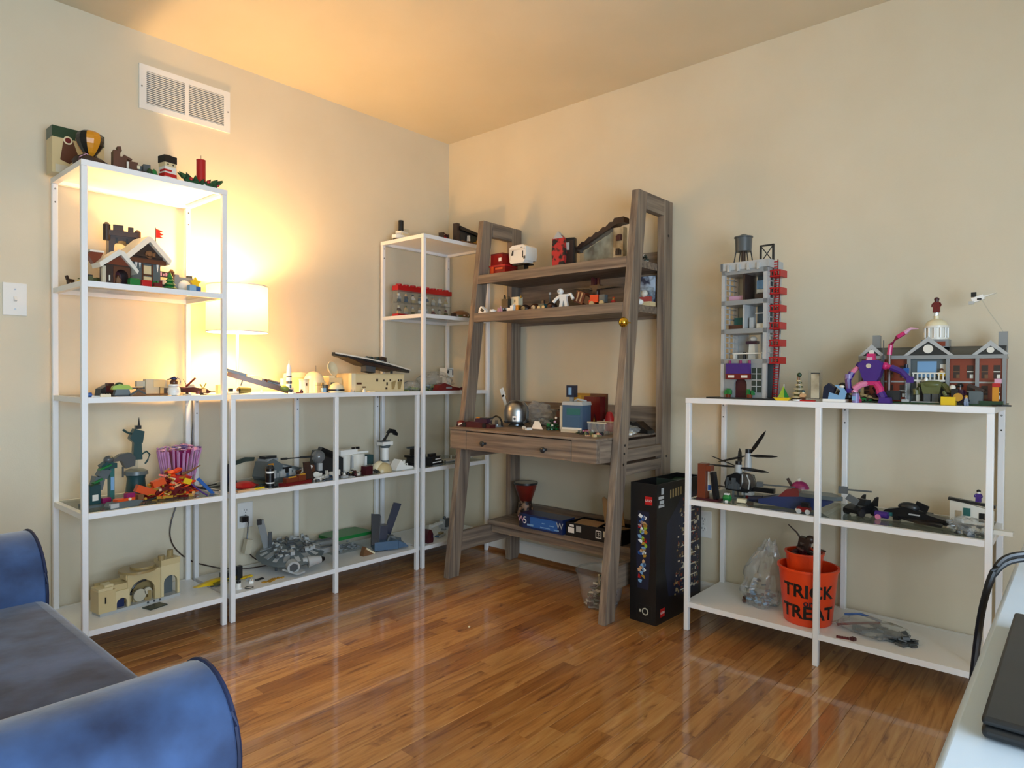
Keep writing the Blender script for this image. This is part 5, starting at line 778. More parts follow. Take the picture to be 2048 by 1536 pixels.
T('white_helmet', 'white brick built helmet with a dark visor on a black stand', 'model', K(1046, 540, -.22, ZU), -90, s=.8, parts=[('stand', 'black', M().b(0, 0, 0, 5.4, 4.4, 6.4).b(0, 0, 6, 12, 7, .9)), ('crown', 'white', M().p([(-6.4, 8.6), (6.4, 8.6), (7.2, 12.5), (6.8, 17), (4.4, 18.4), (-4.4, 18.4), (-6.8, 17), (-7.2, 12.5)], -5.6, 5.6)), ('jaw', 'white', M().p([(-5.2, 6.8), (5.2, 6.8), (6.4, 9), (-6.4, 9)], -5.9, 3)), ('cheek', 'offwhite', M().b(-6, -4.6, 8, 1.2, 2.2, 7)), ('visor', 'char', M().p([(-5.2, 12), (-3.6, 12), (-3.2, 15.2), (-4.4, 15)], -5.75, -5.6)), ('visor', 'char', M().b(4.4, -5.65, 10, .8, .15, 4.4)), ('side_guard', 'white', M().t([(-5, -3, 18), (-7.6, -3.6, 17), (-8.2, -3.6, 12), (-7.4, -3.4, 7.6)], .5, 8)), ('brow', 'offwhite', M().b(0, -5.9, 15.2, 12, 1.0, .8)), ('ear_disc', 'grey', M().c(3.4, -5.8, 16, .9, .3, 12, ax='y')), ('stripe', 'dgrey', M().b(5.8, -5.64, 9.2, 1.6, .1, 1.8))])
single('brown_dish', 'small flat brown toy dish on the upper desk shelf', 'toy', K(1085, 540, -.12, ZU), 0, 'cbrown', M().l([(.1, 0), (3, 0), (3.8, 1.2), (2.4, 2.4), (.1, 2.8)], n=14))
T('foil_pack', 'red and black comic printed foil pack standing on the upper desk shelf', 'pack', K(1118, 530, -.335, ZU), -84, [('pouch', 'comic', M().p([(-3, 0), (3, 0), (3.6, 6), (3, 12.6), (0, 15.6), (-3, 12.6), (-3.4, 6)], -1.2, 1.0)), ('top_seal', 'lgrey', M().p([(-2.8, 12.6), (2.8, 12.6), (0, 15.8)], -1.25, 1.05))])
T('black_frame_box', 'small black framed box with a white emblem beside the foil pack', 'box', K(1139, 530, -.255, ZU), -70, [('case', 'black', M().b(0, 0, 0, 6, 3.4, 14)), ('front', 'dbrown', M().b(0, -1.72, .8, 4.8, .1, 12)), ('emblem', 'lgrey', M().b(-.8, -1.8, 8.2, 2.4, .1, 3.6)), ('paper', 'paper', M().b(-1, -3.2, 0, 7, 3, .5))])
T('blister_display', 'clear display panels under a jagged sloping dark roof on the desk shelf', 'display case', K(1200, 525, -.2, ZU), -90, s=.93, parts=[('panel', 'clear', M().p([(-11, 0), (-1, 0), (-1, 13.4), (-11, 9.2)], -2.2, -2.0)), ('panel', 'clear', M().p([(-1, 0), (9, 0), (9, 18), (-1, 13.4)], -2.2, -2.0)), ('backdrop', 'sepia', M().p([(-11, 0), (9, 0), (9, 18), (-11, 9)], 1.8, 2.0)), ('end_panel', 'sepia', M().b(12, -.4, 0, 5.6, 3.6, 17.6)), ('print', 'maroon', M().g(33, 6, 10.6, 13.6, -2.4, -2.25, 11, 4, .8, 2)), ('print', 'dbrown', M().g(34, 5, 11, 13, -2.4, -2.25, 4, 3.4, .8, 1.8)), ('roof', 'dbrown', M().p([(-14.5, 8.4), (-12, 8.6)]+[(-12+i*2.1+(.8 if i % 2 else 0), 9.6+i*.88) for i in range(12)]+[(15.4, 19.6), (15.4, 22), (10, 22.4)]+[(9-i*2.1+(.5 if i % 2 else 0), 20.6-i*.95+(1.1 if i % 2 else 0)) for i in range(10)]+[(-13, 10.4), (-14.5, 9.9)], -2.8, 2.4)), ('ridge_cap', 'black', M().b(12.4, 0, 20.6, 5.4, 5, 1.8)), ('base', 'black', M().b(8, -3, 0, 14, 4, .9))])
T('dark_sprig', 'small tangle of dark green and white toy leaves on the upper desk shelf', 'toy', K(1284, 535, -.17, ZU), -90, [('leaves', 'dgg', heap(61, 24, 3.4, 2.4, 4)), ('petals', 'offwhite', heap(62, 9, 3.4, 2.4, 3, .4, 1.2))])
# ------------------------------------------------------------------ second shelf
T('white_bird', 'white and black toy bird at the end of the second desk shelf', 'toy', K(967, 625, -.36, ZS), -86, [('body', 'white', M().p([(-2.6, 0), (2.6, 0), (2, 1.6), (-.8, 3.6), (-2, 2.6)], -1.2, 1.2)), ('wing', 'black', M().b(.2, -1.3, .8, 2, .3, 1.4, ry=30)), ('tail', 'lgrey', M().b(2.8, 0, .2, 1.8, 1.2, .7))])
T('white_lump', 'low white toy rock beside the white bird', 'toy', K(986, 624, -.35, ZS), 0, [('rock', 'white', crumple(12, 1.8, 1.6, 2.0, .3, 12, 8))])
T('pink_crystal', 'cluster of pale pink toy crystals on the second desk shelf', 'toy', K(1000, 623, -.33, ZS), -90, s=.85, parts=[('crystal', 'rose', M().c(x, y, .2, .8, h, 6, .3, rx=t, ry=t)) for x, y, h, t in ((-1.4, 0, 3, -10), (0, .4, 3.8, 6), (1.4, -.2, 2.8, 14), (.4, -1, 2.2, -14))])
T('black_cat', 'black toy cat with pale blue eyes beneath tall ears', 'toy', K(1013, 620, -.29, ZS), -84, [('body', 'navy', M().b(0, 0, 0, 3.6, 3, 3.6)), ('head', 'black', M().b(-.2, .2, 3.6, 4, 3.2, 3.6)), ('ear', 'black', M().b(-1.4, .2, 7.2, 1, 1, 2.2, tx=.5)), ('ear', 'black', M().b(1.2, .2, 7.2, .9, .9, 1.4, tx=.5)), ('eye', 'lblue', M().c(-.8, -1.65, 2.2, .45, .15, 10, ax='y')), ('eye', 'lblue', M().c(.9, -1.65, 2.2, .45, .15, 10, ax='y'))])
T('yellow_block_house', 'yellow and amber toy block figure on the second desk shelf', 'toy', K(1034, 618, -.255, ZS), -88, [('base', 'amber', M().b(0, 0, 0, 4.6, 3.6, 4)), ('head', 'ivory', M().b(0, 0, 4, 4.6, 3.6, 4.2)), ('keyhole', 'brown', M().b(0, -1.85, 5.4, .5, .15, 1.4)), ('door', 'brown', M().b(-.6, -1.85, 0, 2, .15, 1.8)), ('ear', 'gold', M().b(2.5, 0, 7.6, .7, .7, 1.2))])
T('white_dog', 'small white lying toy dog beside the black cat', 'toy', K(1022, 621, -.35, ZS), -90, [('body', 'white', M().b(0, 0, 0, 4, 2, 1.8)), ('head', 'white', M().b(1.4, -.3, 1.2, 2, 1.8, 1.6)), ('ear', 'offwhite', M().b(2.2, -.3, 2.6, .6, 1.6, .7))])
for u, c1, c2, lab in ((1050, 'dbrown', 'dtan', 'round dark brown toy helmet beside the yellow block figure'), (1070, 'brown', 'beige', 'low brown toy creature with pale spots on the second desk shelf'), (1103, 'dbrown', 'maroon', 'dark brown toy wagon with a tall post beside the white figure')):
    T('dark_toy', lab, 'toy', K(u, 617, -.27, ZS), -90, [('shell', c1, M().s(0, 0, 1.6, 3.2, 2.4, 2.4, 12, z0=-.66)), ('ring', c2, M().c(.6, -2.3, 1.8, 1.2, .4, 12, ax='y')), ('bits', c2, heap(int(u), 9, 3, 2.4, 2.4, .5, 1.4))]+([('post', 'dgrey', M().c(-1, 0, 3, .5, 4.6, 8)), ('lantern', 'lgrey', M().c(-1, 0, 7.6, .6, 1.2, 8))] if u == 1103 else []))
T('teal_cart', 'dark teal toy cart with wheels between the brown creatures', 'toy', K(1085, 616, -.335, ZS), -90, [('bed', 'dteal', M().b(0, 0, .8, 3.4, 2, 1.8)), ('wheel', 'tan', M().c(-1.2, -1.4, .9, .9, .4, 12, ax='y')), ('wheel', 'tan', M().c(1.4, -1.4, .9, .9, .4, 12, ax='y')), ('rider', 'dbrown', M().b(.4, 0, 2.6, 1.4, 1.2, 1.6))])
T('white_robot', 'white jointed toy robot striding on the second desk shelf', 'figure', K(1127, 615, -.31, ZS), -78, [('torso', 'white', M().b(0, 0, 3.6, 3.4, 2.2, 3)), ('head', 'white', M().s(-1.6, -.2, 8, 1.6, 1.5, 1.5, 12)), ('visor', 'lgrey', M().b(-2, -1.55, 7.6, 1.2, .3, .9)), ('leg', 'white', M().b(-1, 0, 0, 1.5, 1.8, 4, ry=10)), ('leg', 'white', M().b(1.4, 0, 0, 1.5, 1.8, 4, ry=-12)), ('arm', 'white', M().t([(-1.6, 0, 6), (-3.6, -.4, 4.6), (-5, -.6, 3)], .8)), ('arm', 'white', M().t([(1.6, 0, 6), (3.6, 0, 6.6), (5, 0, 4.2)], .8))])
T('brown_catapult', 'red brown toy cannon crate tilted beside the white robot', 'toy', K(1163, 612, -.25, ZS), -90, [('crate', 'rbrown', M().b(0, 0, 2.4, 5, 3.4, 5.6, ry=20)), ('slat', 'skin', M().b(-1, -1.8, 3.4, .7, .3, 4.4, ry=20)), ('slat', 'skin', M().b(1, -1.8, 3, .7, .3, 4.4, ry=20)), ('barrel', 'brown', M().b(3.4, 0, 2, 4, 2.6, 3.6, ry=28)), ('base', 'maroon', M().b(1, 0, 0, 9, 3.6, 1.6)), ('track', 'dtan', M().b(-2, -1.6, 0, 6, .6, 1))])
T('orange_engine', 'orange toy steam wagon with tan wheels on the second desk shelf', 'toy', K(1194, 610, -.28, ZS), -90, [('boiler', 'borange', M().b(-1, 0, 2, 4.2, 2.6, 3.4)), ('nose', 'borange', M().b(-2.8, 0, 1.4, 2, 2.4, 1.8)), ('tender', 'slate', M().b(3.4, 0, 1.6, 3, 2.6, 3.6)), ('wheel', 'tan', M().c(-2, -1.7, 1.3, 1.3, .5, 14, ax='y')), ('wheel', 'tan', M().c(3.4, -1.7, 1.3, 1.3, .5, 14, ax='y')), ('stack', 'dbrown', M().c(0, 0, 5.4, .6, 1.6, 10))])
wd = T('dark_flyer', 'dark winged toy flyer perched above the orange steam wagon', 'model', tuple(Vector(K(1192, 590, -.2, ZS))+Vector((0, 0, .0))), -92, [('post', 'dbrown', M().b(0, 0, 0, 2.4, 2.4, 9)), ('body', 'dbrown', M().b(0, 0, 9, 6, 2.4, 2.2)), ('wing', 'char', M().p([(-14, 10.2), (-2, 9.2), (-2, 10), (-9, 10.7)], -1.4, 1.6)), ('wing', 'char', M().p([(14, 9.2), (2, 9.2), (2, 10.6), (9, 10.1)], -1.4, 1.6)), ('rider', 'maroon', M().g(45, 10, -1.8, 2, -1, 1, 11, 4, .7, 1.6)), ('horn', 'dbrown', M().c(-1.6, 0, 13, .4, 2.2, 6, .1))])
fig('small red toy figure standing alone near the ladder leg nearest the black box', K(1227, 610, -.27, ZS), -90, 'red', 'red', 'gold', 'orange', 1.05)
T('boxed_toy', 'boxed toy with a blue card at the end of the second desk shelf', 'box', K(1290, 608, -.15, ZS), -90, [('base', 'sand', M().b(0, 0, 0, 8, 5, 2)), ('blister', 'clear', M().b(0, -.4, 2, 7.4, 4, 6.5)), ('card', 'comicblue', M().b(0, 2, 2, 8, .5, 12)), ('toy', 'red', M().b(.4, 0, 2, 5, 2.4, 2.4)), ('toy_face', 'offwhite', M().s(0, -.6, 5.8, 1.6, 1.4, 1.7, 12))])
T('white_pebble', 'white and black toy shell in front of the boxed toy', 'toy', K(1277, 606, -.22, ZS), -90, [('shell', 'white', M().s(0, 0, 1.4, 2.4, 1.8, 1.5, 12, z0=-.9)), ('mark', 'black', M().b(0, -1.7, 1.2, 2, .3, .5))])
bk = Vector(D(1245, 646, -.41, 1.245))
o = single('brass_knob', 'shiny brass ball knob on the front ladder leg nearest the black box', 'knob', D(1247, 646, -.425, 1.241), 0, 'brass', M().s(0, 0, 0, 2.1, n=20).c(1.2, 0, 0, .8, 3.4, 10, ax='x'))
# ------------------------------------------------------------------ desktop
T('maroon_racer', 'long dark maroon toy racer with a yellow block on the desktop', 'model', K(953, 848, -.475, ZT), -84, [('chassis', 'maroon', M().p([(-11, 0), (10, 0), (10, 1.6), (4, 2.6), (-3, 3.0), (-8, 2), (-11, 1)], -2.2, 2.2)), ('cabin', 'plum', M().b(4, 0, 2.4, 7, 3.6, 2.2)), ('nose', 'dred', M().s(-9.6, -.4, 1.8, 2.4, 2.2, 1.4, 12)), ('light', 'offwhite', M().b(-8.6, -2.3, 1, 2.4, .3, .8, ry=-20)), ('block', 'amber', M().b(1.4, 1.2, 2.8, 3.4, 2, 2.2)), ('wing', 'char', M().b(6, 0, 4.6, 5, 4, .5)), ('wheel', 'black', M().c(-6, -2.6, 1.2, 1.2, .6, 12, ax='y')), ('wheel', 'black', M().c(6.6, -2.6, 1.2, 1.2, .6, 12, ax='y'))])
T('glass_dome', 'small clear dome with a black rim on the desktop', 'dome', K(993, 848, -.37, ZT), -90, [('dome', 'clear', M().s(0, 0, .6, 3.4, 3.4, 4.4, 18, z0=0)), ('rim', 'black', M().t([(-3.7, 0, .3), (-3.5, 0, 2.6), (-2.2, 0, 4.6), (0, 0, 5.4), (2.2, 0, 4.6), (3.5, 0, 2.6), (3.7, 0, .3)], .45, 8)), ('base', 'slate', M().c(0, 0, 0, 3.6, .7, 18)), ('tool', 'steel', M().b(0, 0, .7, 1.2, 1.0, 2.6))])
T('grey_helmet', 'shiny grey toy space helmet with a white emblem on the desktop', 'helmet', K(1033, 848, -.29, ZT), -90, [('shell', 'steel', M().l([(5.2, 2), (6.2, 2.2), (6.3, 8), (5.6, 10.8), (3.6, 12.8), (.1, 13.4)], n=24)), ('neck', 'chrome', M().l([(.1, 0), (4, 0), (4.4, .6), (3.2, 1.6), (3.4, 2.4), (.1, 2.4)], 0, 0, 20)), ('visor_ring', 'dgrey', M().t([(8.2+0*i, -3.4+0, 0) if 0 else (6.4+2.6*math.cos(math.pi*i/9-math.pi/2), -2, 7+4.6*math.sin(math.pi*i/9-math.pi/2)) for i in range(10)], .6, 8)), ('band', 'char', M().l([(6.25, 2), (6.5, 2.2), (6.5, 2.9), (6.2, 2.9), (6.25, 2)], n=24, cap=False)), ('emblem', 'white', M().b(3.6, -5.6, 3, 2.2, .3, 2.6, rz=30)), ('emblem_mark', 'dgrey', M().c(3.7, -5.9, 4.3, .6, .2, 12, ax='y', rz=30))])
T('white_spoon', 'white plastic paddle leaning behind the grey helmet', 'utensil', K(1014, 838, -.22, ZT), -90, [('handle', 'white', M().b(0, 0, 0, 1.6, .5, 16, ry=-22)), ('blade', 'white', M().b(-3.2, 0, 14.4, 2.4, .5, 4.6, ry=-24))])
bag('clear crumpled plastic bag leaning behind the grey helmet on the desktop', K(1078, 848, -.15, ZT), -90, 9, (9, 5, 12), .35, ('lgrey',), n=14)
single('white_card', 'folded white paper card leaning on the desktop', 'card', K(1074, 850, -.34, ZT), -90, 'paper', M().p([(-3.4, 0), (3.6, 0), (-.4, 4.2), (-3.4, 4.4)], -.1, .1, rot=(-34, 0, 0), c=(0, 0, 0)))
T('green_plant_toy', 'small dark green toy plant with pale berries on the desktop', 'toy', K(1105, 855, -.34, ZT), -90, [('leaves', 'dgreen', heap(71, 30, 3.4, 2.6, 5.4, .6, 2)), ('leaves', 'green', heap(72, 12, 3.4, 2.6, 5, .6, 1.6)), ('berry', 'rose', M().s(2.6, -1.6, 4.2, .6, n=8)), ('berry', 'offwhite', M().s(2.8, -1, 6, .6, n=8)), ('berry', 'offwhite', M().s(1.4, -2, 2.4, .6, n=8))])
T('brown_bear', 'brown toy bear beside the blue machine on the desktop', 'toy', K(1122, 845, -.22, ZT), -90, [('body', 'dbrown', M().b(0, 0, 0, 3.6, 3, 5.6)), ('head', 'brown', M().b(0, 0, 5.6, 3.4, 3, 3)), ('ear', 'dbrown', M().b(-1.2, 0, 8.6, .8, .8, .8)), ('ear', 'dbrown', M().b(1.2, 0, 8.6, .8, .8, .8))])
T('blue_machine', 'boxy blue and grey toy machine with a camera head on the desktop', 'model', K(1153, 860, -.33, ZT), -84, [('body', 'sblue', M().b(0, 0, 1.4, 10.4, 8, 11)), ('roof', 'lgrey', M().b(0, 0, 12.4, 11, 8.6, 1.6, tx=.92)), ('side', 'beige', M().b(-6, 0, 1, 1.8, 7, 11)), ('window', 'teal', M().b(.6, -4.05, 8, 7, .2, 3)), ('panel', 'sblue', M().b(.6, -4.1, 2.4, 7, .3, 5)), ('bumper', 'offwhite', M().b(0, -4.4, 1.2, 10, .8, 1)), ('camera_post', 'grey', M().b(-2.6, 0, 14, 1.4, 1.4, 2.2)), ('camera', 'navy', M().b(-2.6, 0, 16, 4, 3.4, 5.4)), ('lens', 'lblue', M().b(-2.6, -1.75, 17, 1.6, .2, 3.4)), ('hose', 'lgrey', M().t([(-1, 0, 14.2), (1, -1, 15), (3, 0, 14.6), (4.6, 1, 14.2)], .5)), ('foot', 'beige', M().b(-1, -3, 0, 9, 4, 1.4))])
T('toy_card', 'yellow brown printed toy card leaning against the wall behind the desk', 'card', K(1168, 825, -.055, ZT), -90, [('card', 'cardgold', M().p([(-7, 0), (7, 0), (7, 16), (6, 17), (-6, 17), (-7, 16)], -.15, .15)), ('edge', 'gold', M().b(0, -.2, 16, 13, .15, .9)), ('badge', 'rose', M().c(4.6, -.4, 14.6, .8, .2, 12, ax='y'))])
T('red_pack', 'dark red folded toy pack standing on the desktop beside the blue machine', 'box', K(1189, 838, -.2, ZT), -92, [('panel', 'dred', M().b(0, 0, 0, 10, 4, 16, tx=.92)), ('flap', 'maroon', M().p([(-.4, 0), (4.4, 0), (1.6, 8)], -2.4, -2.05)), ('print', 'gold', M().p([(0, .4), (3.4, .4), (1.5, 6.4)], -2.5, -2.42)), ('logo', 'rose', M().b(-2.2, -2.0, 8.4, 1.8, .12, 1.6)), ('back_card', 'brown', M().b(1, 2.2, 0, 10, .4, 17.4))])
T('tan_tray', 'clear tan plastic tray of small pieces on the desktop', 'tray', K(1203, 862, -.36, ZT), -90, [('tray', 'bag', M().b(0, 0, 0, 9, 7, 5.4, tx=1.1, ty=1.1)), ('rim', 'beige', M().b(0, -3.8, 5, 10, .4, .6).b(0, 3.8, 5, 10, .4, .6))])
T('red_bottle', 'small red toy bottle with white print beside the ladder leg nearest the black box', 'bottle', K(1219, 842, -.21, ZT), -90, [('bottle', 'red', M().l([(.1, 0), (2.4, 0), (2.6, 5), (1.2, 9), (.1, 9.4)], n=14)), ('print', 'offwhite', M().b(-1.6, -1.9, 1, .8, .3, 4.6, rz=-35))])
bag('clear bag of tan pieces behind the ladder leg nearest the black box on the desktop', K(1256, 864, -.28, ZT), -90, 11, (5, 5, 4.2), .25, ('tan', 'cbrown', 'offwhite'), n=16)
T('black_glove', 'limp black fabric piece with white stripes on the desktop corner', 'fabric', K(1280, 860, -.16, ZT), -96, [('fabric', 'black', M().p([(-6, 0), (6, 0), (6, 1.4), (3, 3), (0, 5.2), (-2, 4.6), (-4, 5.2), (-6, 4)], -2.6, 2.6)), ('stripe', 'white', M().b(-6.4, -2.8, 3.2, 4, .5, .7)), ('stripe', 'white', M().b(-6.4, -2.8, 1.6, 4, .5, .7))])
rr = random.Random(5)
sp = [(K(rr.uniform(1166, 1205), 862, rr.uniform(-.46, -.34), ZT), rr.choice(('olive', 'white', 'char', 'pink', 'lgrey', 'dgreen', 'tan', 'skin', 'yellow'))) for i in range(22)]
scatter('on the desktop in front of the red pack', 'loose pieces on the desktop', sp, 31, (-.545, -.25, -1.42, -.75))
scatter('on the desktop in front of the grey helmet', 'loose pieces in front of the helmet', [(K(1048, 850, -.4, ZT), 'offwhite'), (K(1057, 850, -.41, ZT), 'white'), (K(982, 853, -.42, ZT), 'dbrown')], 6)
# ------------------------------------------------------------------ foot shelf
T('djembe_drum', 'small djembe drum with red upper body and carved lower body', 'drum', K(1051, 1045, -.105, ZF), 0, [('lower_body', 'djembe_low', M().l([(.1, 0), (4.4, 0), (4.6, 1), (4.2, 5), (3.2, 8.6), (3.4, 9.4), (.1, 9.4)], n=24)), ('upper_body', 'djembe_red', M().l([(3.4, 9.4), (4.2, 12), (5.6, 16), (6.2, 18.6), (.1, 18.6)], n=24)), ('skin', 'beige', M().c(0, 0, 18.6, 6.0, .5, 24)), ('rim', 'char', M().l([(6.2, 18), (6.5, 18.2), (6.5, 19.2), (6.0, 19.2), (6.2, 18)], n=24, cap=False))])
bb = T('blue_toy_box', 'long flat blue box lying on the foot shelf beside the drum', 'box', K(1098, 1062, -.215, ZF), -90, [('carton', 'dblue', M().b(0, -2, 0, 27, 10, 7)), ('band', 'blue', M().b(2, -7.02, 1, 17, .1, 5)), ('end_band', 'navy', M().b(-12.4, -7.03, 0, 2.2, .1, 7))])
text(bb, 'number_print', '5', .05, (-.098, -.0712, .038), (90, 0, 0), 'white'); text(bb, 'letter_print', 'W', .04, (-.122, -.0712, .042), (90, 0, 0), 'rose'); text(bb, 'letter_print', 'W', .04, (.12, -.0712, .04), (90, 0, 0), 'lgrey')
obj('small_print', M().b(-6.4, -7.08, 1.4, 4, .06, .9).b(2, -7.08, 3.6, 2, .06, .4).b(7, -7.08, 3, 3, .06, .4).b(3, -7.08, 1.6, 6, .06, .4).b(10, -7.08, 1.4, 3, .06, .6), 'lblue', bb)
ob = T('open_carton', 'opened black printed carton with raised cardboard flaps on the foot shelf', 'box', K(1204, 1082, -.19, ZF), -90, [('wall', 'black', M().b(0, -7.6, 0, 31, .4, 6.4)), ('wall', 'black', M().b(0, 7.6, 0, 31, .4, 6.4)), ('wall', 'black', M().b(-15.3, 0, 0, .4, 15, 6.4)), ('wall', 'black', M().b(15.3, 0, 0, .4, 15, 6.4)), ('bottom', 'kraft', M().b(0, 0, 0, 30.4, 15, .4)), ('flap', 'kraft', M().p([(0, 6.4), (11, 6.4), (9, 15), (6, 13.6), (-1.6, 18.6), (-2.6, 18)], 3.0, 3.4, rot=(-8, 0, 0))), ('flap', 'kraft', M().b(-5, -3.4, 6.4, 13, 7.6, .3, rx=8)), ('flap', 'kraft', M().b(10, -2.4, 6.4, 10, 8, .3, rx=-6)), ('label', 'white', M().b(-12.4, -7.84, 1.6, 3.6, .08, 2.6)), ('label', 'white', M().b(-12, -7.84, 4.6, 2.4, .08, 1.0)), ('label', 'lgrey', M().b(-8, -7.84, 2.6, 2.8, .08, 2.8)), ('badge', 'white', M().b(3.2, -7.84, 1.4, 3.2, .08, 3.6)), ('badge', 'black', M().b(3.2, -7.9, 1.8, 2.4, .06, 2.8)), ('badge', 'beige', M().b(7.2, -7.84, 2.4, 2.8, .08, 2.8))])
text(ob, 'letter_print', 'S', .024, (.032, -.0796, .032), (90, 0, 0), 'white')

# ================================================================== FLOOR: bowl, big black box
bw = T('plastic_bowl', 'clear plastic bowl of loose pieces on the floor behind the ladder leg', 'bowl', (-.36, -1.375, .0), 0, [('bowl', 'bag', M().l([(.1, 0), (7.2, 0), (8.6, 3.6), (10.6, 13), (11.2, 15.2)], n=28, cap=False)), ('rim', 'clear', M().l([(11, 15), (11.5, 15.2), (11.5, 15.8), (11, 15.8), (11, 15)], n=28, cap=False))])
for i, c in enumerate(('offwhite', 'grey', 'dgreen', 'maroon')):
    o = obj('contents', heap(200+i, 34, 6.2, 6.2, 13, 1, 3.4), c, bw); o.location.z = .006; o['kind'] = 'stuff'
obj('long_piece', M().t([(-1, -2, 9), (3, 1, 19)], .5).t([(0, 1, 9), (-5, -2, 15)], .4), 'ivory', bw); obj('figure_piece', M().b(2.4, -2, 11, 2, 1.6, 5, ry=20), 'maroon', bw)
def black_box():
    w, d, h = 12.4, 38, 57.5      # narrow front towards the room
    e = T('large_black_box', 'tall black printed toy box standing open on the floor beside the desk', 'box', (-.417, -1.616, 0), -92)
    t = .4
    obj('wall', M().b(0, t/2, 0, w, t, h), 'black', e); obj('wall', M().b(w/2-t/2, d/2, 0, t, d-2*t, h), 'black', e); obj('wall', M().b(-w/2+t/2, d/2, 0, t, d-2*t, h), 'black', e); obj('wall', M().b(0, d-t/2, 0, w, t, h), 'black', e)
    obj('bottom', M().b(0, d/2, 0, w-.8, d-.8, .4), 'black', e)
    obj('flap', M().b(0, 10.4, h-4.6, w-1.2, 19.6, .3, rx=-6), 'comic', e); obj('flap', M().b(0, 28, h-3.4, w-1.2, 17, .3, rx=9), 'dgreen', e)
    obj('inner_fold', M().b(0, 19.6, h-5.4, w-1, .3, 5), 'dgg', e)
    def logo(x, y, z, s, side):
        if side == 'f':
            o = obj('logo', M().b(x, -.04, z, s, .06, s), 'red', e); text(e, 'logo_text', 'LEGO', s*.0036, (x*.01, -.0009, (z+s/2)*.01), (90, 0, 0), 'white', .0002)
        else:
            o = obj('logo', M().b(w/2+.03, y, z, .06, s, s), 'red', e); text(e, 'logo_text', 'LEGO', s*.0036, (w*.005+.0008, y*.01, (z+s/2)*.01), (90, 0, 90), 'white', .0002)
    logo(2.4, 0, h-8.6, 3.4, 'f'); logo(0, 5.2, 2.6, 3.4, 's')
    # printed column of small coloured pictures on the narrow face
    r = random.Random(77)
    for c, k in (('white', 10), ('lblue', 8), ('gold', 6), ('red', 4), ('lime', 4), ('skin', 6), ('blue', 6)):
        m = M()
        for i in range(k):
            z = 17+r.uniform(0, 27); cx = r.uniform(-1.5, 1.5); m.p([(cx-.3+q*math.cos(a), z+q*math.sin(a)) for a, q in ((.3, r.uniform(.5, 1.3)), (1.7, r.uniform(.5, 1.3)), (2.9, r.uniform(.5, 1.3)), (4.1, r.uniform(.5, 1.3)), (5.4, r.uniform(.5, 1.3)))], -.05, -.01)
        o = obj('picture_print', m, c, e); o['kind'] = 'stuff'
    obj('glow_print', M().p([(-2.6, 14), (2.6, 14), (3.4, 30), (2.6, 46), (-2.6, 46), (-3.4, 30)], -.02, -.005), 'navy', e)
    obj('frame_print', M().b(.6, -.03, 2, 7, .03, .1).b(.6, -.03, 7.4, 7, .03, .1).b(-2.9, -.03, 2, .1, .03, 5.5).b(4.1, -.03, 2, .1, .03, 5.5), 'char', e)
    obj('emblem_print', M().c(1.2, -.06, 4.8, 1.6, .04, 8, ax='y'), 'beige', e); obj('emblem_print', M().c(1.2, -.09, 4.8, 1.1, .04, 8, ax='y'), 'black', e); obj('emblem_print', M().b(-1.2, -.06, 4.2, .8, .04, 1.2), 'beige', e)
    # wide face: printed picture of a tall building, title block
    X = w/2
    obj('glow_print', M().p([(10, 10), (36, 6), (37, 52), (20, 50), (8, 40), (7, 22)], X+.002, X+.012, 'x'), 'navy', e)
    q_ = [M() for _ in range(5)]
    for i in range(280):
        fl = r.random(); y = r.uniform(14+6*fl, 36); z = 9+40*fl+r.uniform(-1, 1)
        q_[i % 5].b(X+.02+(i % 5)*.006, y, z, .01, r.uniform(.3, 1.8), r.uniform(.25, 1.5), rx=r.choice((0, 0, 8, -12)))
    for k in range(8): q_[0].b(X+.05, 27, 10+k*4.7, .01, 15-k*.8, .5)
    for q, c in zip(q_, ('beige', 'cbrown', 'dtan', 'dbrown', 'brick')):
        o = obj('building_print', q, c, e); o['kind'] = 'stuff'
    obj('title_print', M().g(301, 14, 0, .01, 1.5, 5, 0, .01) if 0 else M().b(X+.03, 3.6, h-9.6, .03, 4.4, 1.0).b(X+.03, 3.8, h-8.2, .03, 3.4, 1.4).b(X+.03, 3.4, h-6.2, .03, 4.2, 1.2).b(X+.03, 4.4, h-4.4, .03, 2, 2.6), 'lgrey', e)
    obj('title_print', M().b(X+.03, 11, h-6.8, .03, .9, 3.6).b(X+.03, 13, h-6.6, .03, 1.2, 3.4).b(X+.03, 15.2, h-6.4, .03, 1.2, 3.4).b(X+.03, 17.4, h-6.4, .03, 1.2, 3.6).b(X+.03, 19.6, h-6.2, .03, 1.2, 3.4), 'dtan', e)
black_box()
single('crumb', 'tiny pale crumb on the wooden floor before the desk', 'crumb', (-.93, -1.12, 0), 20, 'ivory', M().b(0, 0, 0, .9, .6, .4, tx=.6, ty=.6))

